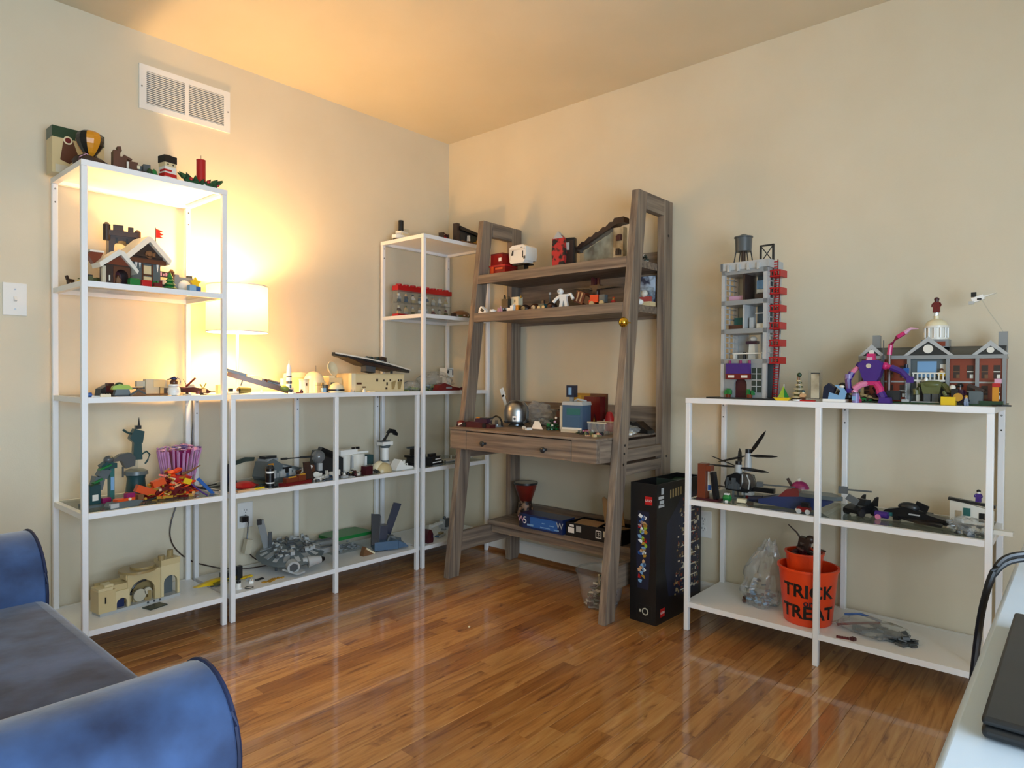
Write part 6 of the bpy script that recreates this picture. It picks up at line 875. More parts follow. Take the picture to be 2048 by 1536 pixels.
# ================================================================== LOW UNIT ALONG wall_right, TOP (z .93)
RB = -90
def tower():
    e = T('toy_tower_block', 'tall grey brick built toy tower block with a red fire escape', 'model', B(1500, 797, .15, Z3), RB-4)
    W, Dp = 18.5, 13.0; FH = [0, 14.6, 26.4, 37.6, 49.6]; top = 52.8
    obj('base_plate', M().b(2, 0, 0, 30, 22, .5), 'char', e)
    for i in range(1, 5): obj('floor_slab', M().b(0, 0, FH[i]-.9, W, Dp, 1.8), 'grey', e)
    obj('parapet', M().b(0, -Dp/2+.6, 50.4, W+1, 1.2, 3).b(0, Dp/2-.6, 50.4, W+1, 1.2, 3).b(-W/2, 0, 50.4, 1.2, Dp, 3).b(W/2, 0, 50.4, 1.2, Dp, 3), 'lgrey', e)
    for x in (-6, -2, 2, 6): obj('corbel', M().b(x, -Dp/2-.3, 49.8, 1, 1.2, 2.6), 'lgrey', e)
    for x in (-W/2+.7, W/2-.7):
        for y in (-Dp/2+.7, Dp/2-.7): obj('corner_post', M().b(x, y, .5, 1.4, 1.4, 50), 'lgrey', e)
    obj('ground_wall', M().p(arch(-W/2+.4, W/2-.4, .5, 14, -1, 2.6, 5.6), -Dp/2+.2, -Dp/2+1.2), 'grey', e)
    obj('ground_wall', M().b(0, Dp/2-.8, .5, W-1, 1, 13.4), 'slate', e)
    obj('doorway', M().b(-1, -Dp/2+1.6, .5, 5, .4, 7.4), 'maroon', e)
    obj('shop_window', M().b(5.6, -Dp/2+.1, 2.6, 3.8, .3, 9.4), 'dgg', e)
    for z in (4.8, 7.2, 9.6): obj('glazing_bar', M().b(5.6, -Dp/2-.1, z, 3.9, .2, .3), 'lgrey', e)
    obj('glazing_bar', M().b(5.6, -Dp/2-.1, 2.6, .3, .2, 9.4), 'lgrey', e)
    obj('sign_board', M().b(-1.6, -Dp/2-.5, 7.6, 10, 1.4, 2.2), 'dred', e); obj('sign_panel', M().b(-1.6, -Dp/2-.6, 9.8, 10, 1, 4), 'purple', e)
    for x in (-4.2, 1.2): obj('sign_tile', M().b(x, -Dp/2-1.25, 8.2, 2.6, .2, 1.0), 'offwhite', e)
    for x in (-5, -.6, 3): obj('sign_lamp', M().c(x, -Dp/2-.6, 13.6, .5, 1.3, 8), 'magenta', e)
    for x in (-5.4, 3.4): obj('plant', M().g(int(40+x), 7, x-1.2, x+1.2, -Dp/2-1.6, -Dp/2-.4, 1.6, 2.6, .5, 1.2), 'green', e); obj('plant_pot', M().c(x, -Dp/2-1, .5, .9, 1.3, 10, 1.1), 'rbrown', e)
    # open floors: back wall, window grids at the sides
    for i in range(1, 4):
        z0, z1 = FH[i]+.9, FH[i+1]-.9; h = z1-z0
        obj('back_wall', M().b(-6, Dp/2-.6, z0, 5, .6, h).b(2.2, Dp/2-.6, z0, 1.4, .6, h).b(7, Dp/2-.6, z0, 3, .6, h), 'beige' if i != 1 else 'lgrey', e)
        for s in (-1, 1):
            g = M()
            for k in range(5): g.b(s*(W/2-.3), 0, z0+k*h/4.6, .5, Dp-2.6, .4)
            for y in (-3.6, 0, 3.6): g.b(s*(W/2-.3), y, z0, .5, .4, h)
            obj('window_grid', g, 'lgrey', e)
        if i > 1: obj('partition', M().b(-.6, 0, z0, .8, Dp-3, h), 'lgrey' if i == 2 else 'dbrown', e); obj('room_wall', M().b(4.4, Dp/2-1.6, z0, 8, .4, h), 'slate', e)
    z = FH[3]+.9; obj('sofa', M().b(-5, -1, z, 6, 3, 2.2), 'rose', e); obj('screen', M().b(4, 1, z+4.6, 4, 1, 3.4), 'lblue', e); obj('screen_stand', M().b(4, .4, z+3, 3.2, 1, 1.4), 'offwhite', e); obj('stove', M().b(5, -1.6, z, 4.4, 2.4, 2.4), 'dbrown', e)
    z = FH[2]+.9; obj('cabinet', M().b(-5, 2, z, 5, 2, 5), 'teal', e); obj('bench', M().b(-5, -1.4, z, 5.8, 3, 1.8), 'brown', e); obj('counter', M().b(1.6, -2, z, 1.6, 2, 4.4), 'lgrey', e); obj('wash_basin', M().b(6, -2, z, 4, 3, 2), 'offwhite', e); obj('lamp', M().b(4.4, 0, z+6, 5, .6, .4), 'white', e)
    z = FH[1]+.9; obj('desk', M().b(0, -2, z+2, 12, 2.4, .5).b(-5.4, -2, z, .6, 2, 2).b(5.4, -2, z, .6, 2, 2), 'offwhite', e); obj('machine', M().b(.6, 1, z, 3, 2.6, 7, tx=.7).s(.6, 1, z+8, 1.5, 1.4, 1.2, 12), 'offwhite', e); obj('machine_band', M().b(.6, .4, z+6, 4.4, 2.6, 1.2), 'plum', e); obj('stool', M().c(-3, 1, z, .7, 3, 8), 'char', e); obj('cabinet', M().b(6, .6, z, 2.6, 2.6, 2.8), 'white', e)
    # water tank and billboard frame on the roof
    t_ = obj('water_tank', M().c(-3.4, 0, 58.4, 3.1, 5.4, 18, 3.3).c(-3.4, 0, 63.8, 3.6, .5, 18).c(-3.4, 0, 64.3, 2.8, 1.0, 14, .8), 'dgrey', e)
    for dx, dy in ((-2.2, -1.8), (2.2, -1.8), (-2.2, 1.8), (2.2, 1.8)): obj('tank_leg', M().t([(-3.4+dx*1.4, dy*1.2, 53), (-3.4+dx, dy, 58.6)], .22), 'black', e)
    obj('tank_pipe', M().c(-3.4, 0, 53, .9, 5.6, 8), 'dbrown', e)
    bx_ = 6.2; obj('billboard_frame', M().b(bx_-2.5, 0, 52.8, .7, .7, 7.2).b(bx_+2.5, 0, 52.8, .7, .7, 7.2).b(bx_, 0, 59.4, 5.6, .7, .6).b(bx_, 0, 53, 5.6, .7, .5).t([(bx_-2.3, 0, 53.4), (bx_+2.3, 0, 59.4)], .2).t([(bx_+2.3, 0, 53.4), (bx_-2.3, 0, 59.4)], .2), 'char', e)
    obj('roof_slab', M().b(0, 0, 50.6, W-1, Dp-1, 1.4), 'lgrey', e)
    # red fire escape on the right-hand side
    fx_ = W/2+2.0
    for k in range(6):
        z = 13.6+k*6.6
        b_ = obj('balcony', M().b(fx_, -1, z, 4.0, 6, .5).b(fx_+1.9, -1, z, .3, 6, 2.6).b(fx_, -3.9, z, 4.0, .3, .5).b(fx_, -3.9, z+2.1, 4, .3, .5), 'red', e)
        for q in range(4): obj('baluster', M().b(fx_-1.6+q*1.1, -3.9, z+.4, .3, .3, 1.8), 'red', b_)
        l_ = obj('ladder', M().b(fx_-1.2, -1.6, z-6.4 if k else z-13, .3, .4, 6.6 if k else 13, ry=4).b(fx_+.6, -1.6, z-6.4 if k else z-13, .3, .4, 6.6 if k else 13, ry=4), 'dred', e)
        n = 7 if k else 13
        for q in range(n): obj('rung', M().b(fx_-.3, -1.7, (z-6 if k else z-12.4)+q*.95, 2.0, .3, .35), 'red', l_)
    l_ = obj('ladder', M().b(fx_-1.8, -1.6, 47, .3, .4, 6.4).b(fx_, -1.6, 47, .3, .4, 6.4), 'dred', e)
    for q in range(6): obj('rung', M().b(fx_-.9, -1.7, 47.4+q, 2.0, .3, .35), 'red', l_)
    return e
tower()
T('green_yacht', 'small lime green and yellow toy yacht beside the tower block', 'model', B(1566, 799, .02, Z3), RB, [('sail', 'lime', M().p([(-1.8, 1.2), (1.4, 1.2), (.2, 5.4)], -.2, .2)), ('sail', 'green', M().p([(.5, 1.2), (2.2, 1.2), (.4, 4.8)], -.3, -.05)), ('hull', 'yellow', M().p([(-3.4, 1.1), (2.8, 1.1), (2, 0), (-2, 0)], -.9, .9)), ('mast', 'offwhite', M().c(.3, 0, 1, .14, 5, 6))])
T('tan_tree', 'tan spiral toy tree with dark top beside the clear photo block', 'model', B(1597, 798, .08, Z3), RB, [('tier', 'tan', M().c(0, 0, 1+i*1.5, 2.6-i*.42, .5, 10)) for i in range(5)]+[('tier', 'olive', M().c(.3, 0, 1.8+i*1.5, 1.9-i*.34, .5, 10)) for i in range(4)]+[('trunk', 'cbrown', M().c(0, 0, 0, .5, 9, 8)), ('top', 'dgreen', M().s(.2, 0, 9.4, .9, .8, .9, 10))])
fig('toy figure in olive and peach clothes beside the tan tree', B(1606, 799, .05, Z3), RB, 'brown', 'skin', 'sand', 'dteal', 1.05)
T('red_plate', 'flat red and white toy plate lying in front of the tan tree', 'toy', B(1606, 801, .02, Z3), RB, [('plate', 'red', M().b(1, 0, 0, 6, 2, .5)), ('dish', 'white', M().c(-2, 0, .1, 1.6, .5, 12))])
T('photo_block', 'upright clear block with a dark photograph inside', 'display', B(1630, 800, .05, Z3), RB-6, [('block', 'clear', M().b(0, 0, 0, 4.0, 2.4, 11)), ('photo', 'sepia', M().b(-.1, .2, 1, 2.9, .2, 8.8)), ('frame', 'char', M().b(-.1, .35, .8, 3.2, .12, 9.4))])
T('wave_model', 'blue and white toy wave on a white base', 'model', B(1665, 801, .05, Z3), RB, [('base', 'white', M().b(1, 0, 0, 7.4, 4, 1.0)), ('wave', 'navy', M().p([(-3, 1), (-2.6, 5.2), (-1, 6.6), (1, 5), (.4, 2.6), (2, 1)], -1.4, 1.4)), ('crest', 'lblue', M().p([(-1, 1), (4.4, 1), (5, 3.4), (3.4, 5.8), (1, 6), (3, 4), (2.4, 2.4), (-.6, 3.4)], -1.9, -1.3)), ('foam', 'offwhite', M().s(3.4, -1.6, 5.4, .9, .8, .6, 10))])
T('black_cauldron', 'black lumpy toy creature between the wave and the purple robot', 'figure', B(1689, 802, .125, Z3), RB, [('body', 'black', crumple(21, 3.4, 2.6, 4.4, .3, 12, 8)), ('head', 'black', M().s(-.6, 0, 5.2, 1.7, 1.6, 1.6, 12)), ('arm', 'dtan', M().b(3.4, -1, 2.4, 4.4, 1, 1.2)), ('foot', 'cbrown', M().b(2, -2, 0, 4, 1.6, .8))])
T('lilac_can', 'small lilac toy can standing at the front shelf edge', 'toy', B(1711, 803, .017, Z3), RB, [('can', 'lilac', M().c(0, 0, 0, 1.15, 3.2, 14)), ('label', 'lblue', M().b(-.3, -1.05, .8, 1.1, .3, 1.4)), ('lid', 'dgrey', M().c(0, 0, 3.2, .9, .3, 12))])
def robot():
    e = T('purple_robot', 'large purple and pink jointed toy robot in front of the mansion', 'figure', B(1744, 803, .078, Z3), RB)
    obj('torso', M().p([(-2.2, 7.4), (1.6, 7.4), (2.6, 9), (3.6, 13.6), (2, 14.6), (-3, 14.4), (-4.2, 13), (-3, 9)], -1.8, 1.8), 'purple', e)
    obj('head', M().b(-.4, -.2, 14.4, 2.8, 2.4, 2.4, tx=.8), 'hotpink', e); obj('mask', M().b(-.6, -1.45, 14.6, 1.8, .3, 1.0), 'rose', e)
    obj('chest_disc', M().c(-.8, -1.95, 12.6, .8, .3, 14, ax='y'), 'beige', e)
    obj('shoulder', M().s(-4, 0, 12.8, 1.3, n=10), 'purple', e); obj('shoulder', M().s(3.8, 0, 12.6, 1.3, n=10), 'hotpink', e)
    obj('arm', M().t([(-4, -.2, 12.6), (-5.6, -.6, 11), (-6.4, -.8, 9.8)], .8, 8), 'pink', e); obj('arm', M().t([(3.8, -.2, 12.6), (6, -.4, 12)], .8, 8), 'hotpink', e)
    obj('forearm', M().t([(-6.2, -.8, 10.4), (-7.4, -1.2, 7.6), (-7.0, -1.6, 4.6)], 1.1, 8, 1.0), 'purple', e); obj('forearm', M().t([(5.8, -.4, 12), (9, -1, 10.6), (11, -1.4, 8.4)], 1.1, 8, .9), 'purple', e)
    obj('cuff', M().c(-7.2, -1, 8.2, 1.3, 1.6, 10), 'lilac', e); obj('hand', M().b(-6.6, -1.8, 3.2, 1.8, 1.6, 1.6), 'purple', e); obj('hand', M().b(11.6, -1.6, 7, 2, 1.4, 2), 'purple', e)
    obj('hip', M().b(-.2, 0, 6, 3.6, 2.6, 1.8), 'hotpink', e)
    obj('thigh', M().t([(-1.4, -.2, 6.8), (-3.4, -1.6, 6.0), (-5.2, -2.4, 4.4)], 1.1, 8), 'pink', e); obj('thigh', M().t([(1.4, -.2, 6.8), (2.4, -.8, 4.8), (2.8, -1, 3.2)], 1.3, 8), 'hotpink', e)
    obj('shin', M().t([(-5.2, -2.4, 4.4), (-4.4, -2.2, 2.6), (-4.0, -2, 1)], 1.0, 8, .9), 'pink', e); obj('shin', M().t([(2.8, -1, 3.4), (3.8, -1.2, 1.6)], 1.4, 8), 'purple', e)
    obj('foot', M().b(-4.2, -2.4, 0, 2.4, 3, 1.2), 'hotpink', e); obj('foot', M().b(4.4, -1.6, 0, 3.8, 3.4, 2.0, tx=.8), 'purple', e)
robot()
def mansion():
    e = T('toy_mansion', 'long red brick toy mansion with three gables and a white domed cupola', 'model', B(1862, 804, .21, Z3), RB)
    W, H, Dp = 41.0, 14.5, 10
    obj('base_plate', M().b(0, -3, 0, 42, 18, .5), 'dgreen', e)
    obj('rear_wall', M().b(0, Dp/2-.5, .5, W, 1, H), 'brick', e)
    for x in (-W/2+.5, W/2-.5): obj('end_wall', M().b(x, 0, .5, 1, Dp-1.2, H), 'brick', e)
    for x0, x1 in ((-W/2, -13.6), (-13.6, -5.6), (5.6, 13.6), (13.6, W/2)):
        c = (x0+x1)/2; w = x1-x0; o = -1.2 if abs(c) > 14 else 0
        obj('front_wall', M().b(c, -Dp/2+.5+o, .5, w-.2, .8, H), 'brick', e)
        for z in (2, 8.6):
            for dx in (-w*.22, w*.24):
                q = obj('window', M().b(c+dx, -Dp/2+.02+o, z, 1.7, .2, 4.2), 'dbrown', e); obj('glazing_bar', M().b(c+dx, -Dp/2-.1+o, z+2, 1.8, .12, .3).b(c+dx+.4, -Dp/2-.1+o, z, .9, .12, 1.2), 'offwhite' if (dx > 0) else 'cbrown', q)
        obj('string_course', M().b(c, -Dp/2+o, 7, w, .6, .5), 'lgrey', e)
    obj('porch_wall', M().b(0, -Dp/2+.6, .5, 11, .6, H), 'slate', e); obj('porch_glass', M().b(-.6, -Dp/2+.2, 8.8, 5.6, .2, 5.4), 'lblue', e); obj('side_window', M().b(4.2, -Dp/2+.2, 8.8, 2, .2, 4.4), 'offwhite', e)
    obj('door', M().b(.4, -Dp/2+.2, .5, 5, .3, 6.4), 'dbrown', e)
    for x in (-W/2-.1, -13.6, -5.6, 5.6, 13.6, W/2+.1): obj('pillar', M().b(x, -Dp/2-1.4, .5, 1.0, 1.0, H+.5), 'grey', e)
    for x in (-2.6, 3.2): obj('porch_column', M().b(x, -Dp/2-2.2, .5, 1, 1, 7), 'offwhite', e)
    bl = obj('balcony', M().b(.3, -Dp/2-1.4, 7.4, 9.4, 3, .6).b(.3, -Dp/2-2.8, 10, 9.4, .4, .4), 'offwhite', e)
    for k in range(8): obj('baluster', M().b(-4+k*1.22, -Dp/2-2.8, 8, .4, .3, 2), 'offwhite', bl)
    obj('entablature', M().b(0, -Dp/2-.8, H+.5, W+1.4, 2.6, 1.2).b(0, .6, H+.5, W+.6, Dp-1, .8), 'grey', e)
    obj('roof', M().p([(-Dp/2-.6, H+1.6), (Dp/2, H+1.6), (Dp/2-1, H+4.8), (Dp/2-3.6, H+4.8)], -W/2, W/2, 'x'), 'char', e)
    for c, w, h in ((-17, 7.2, 3.4), (0, 13.2, 5.6), (17, 8.6, 3.8)):
        z = H+1.7; y = -Dp/2-1.6
        g_ = obj('gable', M().p([(c-w/2, z), (c+w/2, z), (c, z+h)], y, y+3), 'char', e)
        obj('gable_trim', M().p([(c-w/2-.6, z), (c-w/2+.8, z), (c, z+h-1), (c+w/2-.8, z), (c+w/2+.6, z), (c, z+h+.7)], y-.4, y-.02), 'lgrey', g_)
        obj('roundel', M().c(c, y-.5, z+h*.38, h*.26, .3, 16, ax='y'), 'offwhite', g_)
    for x in (-17.6, 19.4): obj('chimney', M().b(x, 3.4, H+1, 2.4, 2.2, 8.4), 'grey', e)
    # cupola
    c0 = H+4.6
    obj('cupola_base', M().b(1.0, 1.4, c0, 8, 5.4, 2.6), 'grey', e); obj('cupola_panel', M().b(2.6, -1.4, c0+.3, 3, .2, 1.6), 'brick', e)
    dr_ = obj('cupola_drum', M().c(1, 1.4, c0+2.6, 3.0, 4.4, 18).c(1, 1.4, c0+2.6, 3.6, .7, 18).c(1, 1.4, c0+6.6, 3.8, .7, 18), 'offwhite', e)
    for k in range(12): obj('column', M().c(1+3.4*math.cos(k*.5236), 1.4+3.4*math.sin(k*.5236), c0+3.2, .3, 3.5, 8), 'white', dr_)
    obj('cupola_dome', M().s(1, 1.4, c0+7.2, 3.4, 3.4, 2.6, 18, z0=0), 'ivory', e); obj('lantern', M().c(1, 1.4, c0+9.6, .8, 1.2, 10), 'ivory', e); obj('finial', M().c(1, 1.4, c0+10.7, .75, 1.4, 8), 'bag', e)
    obj('rubble', M().g(401, 14, -19, -14.5, -8.4, -7.6, .5, 2.2, .6, 1.4), 'dgrey', e)
    obj('hedge', M().g(402, 9, 7, 18, -8.2, -7.7, .5, 1.4, .6, 1.0), 'dgreen', e)
    obj('path', M().b(0, -8.5, .5, 8, 6, .3), 'lgrey', e)
    return e, c0
mo, c0 = mansion()
ml = Vector(mo.location)
def mpos(x, y, z): return (ml.x+y*.01, ml.y-x*.01, ml.z+z*.01)
fig('dark red toy figure standing on top of the white domed cupola', mpos(1, 1.4, c0+12), RB, 'dred', 'dred', 'maroon', 'maroon', 1.35)
T('pink_flame', 'translucent pink toy flame shooting up from a brown post', 'toy', mpos(-11.2, -8.3, 0.5), RB, [('post', 'brown', M().c(0, 0, 0, .6, 16, 8)), ('flame', 'hotpink', M().t([(0, 0, 16), (.4, 0, 19.4), (2.4, 0, 22), (4.8, 0, 23.6)], .8, 8, .7)), ('tip', 'rose', M().t([(4.6, 0, 23.4), (6.4, 0, 24.8), (8.6, 0, 24.6)], .8, 8, .1)), ('spike', 'dgrey', M().c(-1.8, 0, 16, .16, 5, 6).c(-1.8, 0, 0, .3, 16, 6))])
T('flying_figure', 'small white and black flying toy figure on a thin clear rod', 'figure', mpos(12.6, 2.0, H_ := 34.2), RB, [('body', 'white', M().b(0, 0, 0, 3.4, 1.6, 1.6, ry=-20)), ('cape', 'offwhite', M().p([(-1, 0), (5, 2.4), (1, 1.6)], -.6, .6)), ('head', 'black', M().b(-1.2, 0, 1.4, 1.4, 1.4, 1.6)), ('foot', 'lgrey', M().b(-1.8, -.4, -1.0, 1.4, 1, 1)), ('rod', 'clear', M().t([(1, 0, .4), (3.2, .2, -4), (5.6, .8, -8), (6.8, 1.4, -10.6)], .14)), ('mark', 'black', M().b(.4, -.85, .3, 1.2, .15, .5))])
T('green_brute', 'bulky moss green toy figure standing before the mansion porch', 'figure', mpos(1.6, -9.8, .8), RB, [('torso', 'olive', M().b(0, 0, 2.6, 4.6, 2.6, 3.6, tx=1.3)), ('shoulders', 'olive', M().s(0, 0, 5.6, 3.8, 1.7, 1.4, 12)), ('head', 'white', M().s(-1.6, 0, 7.2, .6, .6, .8, 8)), ('arm', 'olive', M().t([(-3.2, 0, 5.6), (-4.4, -.4, 3.8), (-4.2, -.6, 2.2)], 1.0, 8)), ('arm', 'olive', M().t([(3.2, 0, 5.6), (4.6, -.4, 4.2), (4.6, -.8, 2.8)], 1.0, 8)), ('leg', 'dgrey', M().b(-1.1, 0, 0, 1.9, 2, 2.8)), ('leg', 'dgrey', M().b(1.2, 0, 0, 1.9, 2, 2.8))])
T('yellow_cart', 'yellow toy cart with a white headed rider beside the green figure', 'toy', mpos(7.0, -14.2, .0), RB, [('body', 'yellow', M().b(0, 0, 0, 4, 2.6, 2.6)), ('wheel', 'gold', M().c(2.6, -1.2, 2.6, 1.3, .7, 12, ax='y')), ('rider', 'black', M().b(1.6, 0, 2.6, 1.8, 1.6, 2.6)), ('rider_head', 'offwhite', M().s(1, 0, 5.6, .9, n=10)), ('arm', 'olive', M().t([(-.6, -1, 3), (-1.4, -1, 4.4)], .5))])
fig('toy figure in dark blue and white kneeling beside the yellow cart', mpos(11.6, -14.2, .0), RB+20, 'dblue', 'navy', 'skin', 'gold', .85)
fig('dark toy figure standing by the mansion side pillar', mpos(9.4, -10.2, .5), RB, 'plum', 'plum', 'brown', 'black', 1.7)
fig('small black and yellow winged toy figure over the mansion porch', mpos(3.8, -6.3, 8.0), RB, 'gold', 'yellow', 'skin', 'brown', 1.0)
T('clear_pole', 'clear rod with a blue toy figure in front of the mansion', 'figure', mpos(-5.6, -10.6, .5), RB, [('rod', 'clear', M().c(0, 0, 0, .5, 9.6, 10)), ('figure', 'blue', M().b(0, 0, 9.6, 1.6, 1, 1.8)), ('head', 'navy', M().c(0, 0, 11.4, .6, 1.2, 10)), ('base', 'lgrey', M().b(0, 0, 0, 2.2, 2.4, .9))])
T('vending_post', 'yellow toy post with a red top at the mansion corner', 'toy', mpos(18.8, -10.3, .5), RB, [('post', 'amber', M().b(0, 0, 1, 1.6, 1.6, 4.4)), ('top', 'red', M().b(.2, 0, 5.4, 2, 2, 1.2)), ('cap', 'rose', M().b(.6, 0, 6.6, 1.8, 1.8, 1.4)), ('base', 'dgreen', M().b(-1, 0, 0, 6, 3, 1)), ('awning', 'dbrown', M().b(-5, 0, 4.6, 4.6, 2, .9, ry=24)), ('stand', 'slate', M().b(-5, 0, 0, 3.6, 2, 4))])
T('black_leaf', 'flat black toy leaf at the corner of the shelf top', 'toy', mpos(20.2, -13.6, 0), RB, [('leaf', 'black', M().p([(-2, -.4), (.6, -1), (2.8, .2), (.4, .9)], 0, .5, 'z'))])
T('brick_ruin', 'broken red brown toy wall between the purple robot and the mansion', 'model', mpos(-14.8, -11.1, .5), RB, [('debris', 'dbrown', heap(501, 26, 4.4, 1.2, 5, .7, 1.8)), ('debris', 'green', heap(502, 12, 4.6, 1.2, 2, .7, 1.8)), ('beam', 'dtan', M().b(-1, -1, 1, 7, .8, .8, ry=16).b(-4, 0, 0, .9, .9, 5)), ('gun', 'char', M().b(5.6, 0, .6, 4, 1.6, 3.2))])

# ================================================================== LOW UNIT ALONG wall_right, GLASS TIER
T('brick_doorway', 'red brown toy wall section with a black door on the glass shelf', 'model', B(1419, 1000, .05, Z4), RB, [('wall', 'rbrown', M().b(-2.6, 0, 0, 3.2, 4, 14.4)), ('cap', 'rbrown', M().b(-.8, 0, 11.6, 3.6, 3.4, 2.2)), ('base', 'maroon', M().b(0, 0, 0, 9, 5, .9)), ('door', 'black', M().b(2.4, -.6, .9, 1.4, 3, 10.6, ry=-8)), ('poster', 'offwhite', M().b(.2, -.2, 3.6, 1.8, .3, 8)), ('poster_print', 'blue', M().b(.2, -.4, 4, 1.4, .1, 2))])
T('green_gem', 'green and white toy gem beside the black door', 'toy', B(1454, 1003, .06, Z4), RB, [('gem', 'green', M().s(0, 0, 1.6, 2, 1.6, 1.6, 8)), ('cap', 'white', M().b(0, 0, 2.8, 1.8, 1.4, .6)), ('stem', 'white', M().b(.4, -1.4, 0, 1, .8, .8))])
hc = T('toy_helicopter', 'dark toy helicopter with two large black three bladed rotors', 'model', B(1481, 990, .17, Z4), RB, [
    ('fuselage', 'black', M().p([(-5, 3.4), (4, 3), (5.6, 5), (4.4, 9.6), (-1, 10.6), (-4.6, 9), (-5.6, 6)], -3, 3)), ('cockpit', 'smoke', M().s(3.2, -1.4, 7.2, 3.2, 2.8, 3.6, 14)), ('canopy_frame', 'lgrey', M().t([(1.2, -3.6, 4.4), (2.4, -4.3, 7.2), (2, -3.4, 10.2)], .3).t([(4.6, -3.6, 4.6), (5.0, -3.6, 7.4), (3.6, -3, 10.2)], .3)), ('detail', 'dgrey', M().g(811, 14, -4.6, 1, -3.6, -2.8, 4, 4.6, .5, 1.6)), ('chin', 'lgrey', M().b(3.4, -1, 2, 4, 3, 1.4)), ('mast', 'lgrey', M().c(-1, 0, 10, 1.5, 3.6, 10).c(-1, 0, 9, 2, 1.2, 12)), ('mast', 'lgrey', M().c(2.4, 1.4, 11, 1.5, 7.4, 12, 1.2)), ('hub', 'black', M().c(-1, 0, 13.4, 1.2, 1.6, 12)), ('hub', 'black', M().c(2.4, 1.4, 18.4, 1.1, 1.6, 12)), ('tail_boom', 'black', M().b(9, 0, 3.6, 9, 2, 1.8)), ('skid', 'slate', M().b(0, -2.6, 0, 9, .7, .7).b(-2, -2.4, .6, .6, .6, 2.6).b(2.6, -2.4, .6, .6, .6, 2.6)), ('skid', 'slate', M().b(0, 2.6, 0, 9, .7, .7).b(-2, 2.4, .6, .6, .6, 2.6).b(2.6, 2.4, .6, .6, .6, 2.6)), ('cable', 'dbrown', M().t([(-5, -1, 4), (-8, -2, 4.4), (-11, -2, 3.4)], .3)), ('nose_gun', 'dred', M().b(4.6, -2, .4, 2.8, 1, 1.6))])
def blades(cx, cy, z, angs, L):
    for a, up in angs:
        m = M().p([(0, -.5), (L*.35, -1.3), (L*.8, -.9), (L, 0), (L*.8, .5), (L*.3, .6)], -.15, .15, 'z'); o = obj('rotor_blade', m, 'black', hc)
        o.location = (cx*.01, cy*.01, z*.01); o.rotation_euler = (math.radians(25), math.radians(-up), math.radians(a))
blades(-1, 0, 12.6, ((170, 14), (215, 4), (-8, -3), (110, 30)), 13); blades(2.4, 1.4, 17.6, ((40, 55), (-5, 2), (200, -16)), 12)
T('red_blue_ship', 'red and dark blue toy spaceship with long thin guns', 'model', B(1592, 1010, .12, Z4), RB+10, [('hull', 'dblue', M().p([(-13, 1), (-7, .6), (0, 0), (7, .6), (13, 4), (12, 6), (4, 6.4), (-6, 4.4), (-13, 2.6)], -3, 3)), ('upper_hull', 'dred', M().p([(-6, 4.2), (2, 5), (1, 8), (-3, 7.2)], -3.3, 2.6)), ('wing', 'slate', M().p([(0, -3), (14, -6), (16, -4), (12, 3), (2, 3)], 5, 6.4, 'z')), ('canopy', 'magenta', M().s(1.4, -.6, 7.6, 3.2, 2.2, 2.8, 12, z0=0)), ('fin', 'dbrown', M().b(-2.2, 0, 7.6, 1, .8, 3.6, ry=-30)), ('nose', 'navy', M().c(-17, 0, 1.9, 1.0, 5, 12, 1.6, ax='x')), ('gun', 'dgrey', M().c(-12, -3, 8.2, .3, 12, 8, ax='x').b(-12.4, -3, 7.4, 2.2, 1.8, 1.8)), ('gun', 'dgrey', M().c(15, -3, 9, .3, 10, 8, ax='x').b(16, -3, 7.6, 3, 2, 2.4)), ('fin', 'dgrey', M().b(19, -3, 4.6, 4, 1.2, 2.2, ry=30)), ('pod', 'offwhite', M().s(1, -.6, 10.8, .8, n=8)), ('exhaust', 'ivory', M().b(-19.4, -1, .3, 3.4, 2.2, 1.4))])
T('red_minicar', 'small red and black toy car under the spaceship wing', 'toy', B(1608, 1032, .04, Z4), RB, [('body', 'dred', M().b(0, 0, .8, 4.4, 2.6, 1.6)), ('cab', 'black', M().b(.6, 0, 2.4, 2.6, 2.2, 1.6)), ('wheel', 'lgrey', M().c(-1.4, -1.6, .9, .9, .5, 12, ax='y')), ('wheel', 'lgrey', M().c(1.6, -1.6, .9, .9, .5, 12, ax='y')), ('bumper', 'offwhite', M().b(-2.4, 0, .8, .6, 2, .8))])
T('black_car', 'chunky black toy car with raised rear fins on the glass shelf', 'model', B(1721, 1035, .15, Z4), RB+58, s=.8, parts=[('body', 'black', M().p([(-5.6, 1.4), (5, 1.4), (5.4, 3.6), (2, 5.2), (-3, 4.6), (-5.8, 3)], -4, 4)), ('cabin', 'char', M().p([(-1, 4.4), (4, 4.6), (3, 7), (.4, 7.2)], -2.6, 2.6)), ('fin', 'black', M().p([(2, 4.6), (5.6, 4.2), (6, 8.4), (4.8, 8)], -4, -3)), ('fin', 'black', M().p([(2, 4.6), (5.6, 4.2), (6, 8.4), (4.8, 8)], 3, 4))]+[('wheel', 'char', M().c(x, y, 1.8, 1.8, 1.4, 14, ax='y')) for x in (-3.6, 3.8) for y in (-4.6, 3.2)])
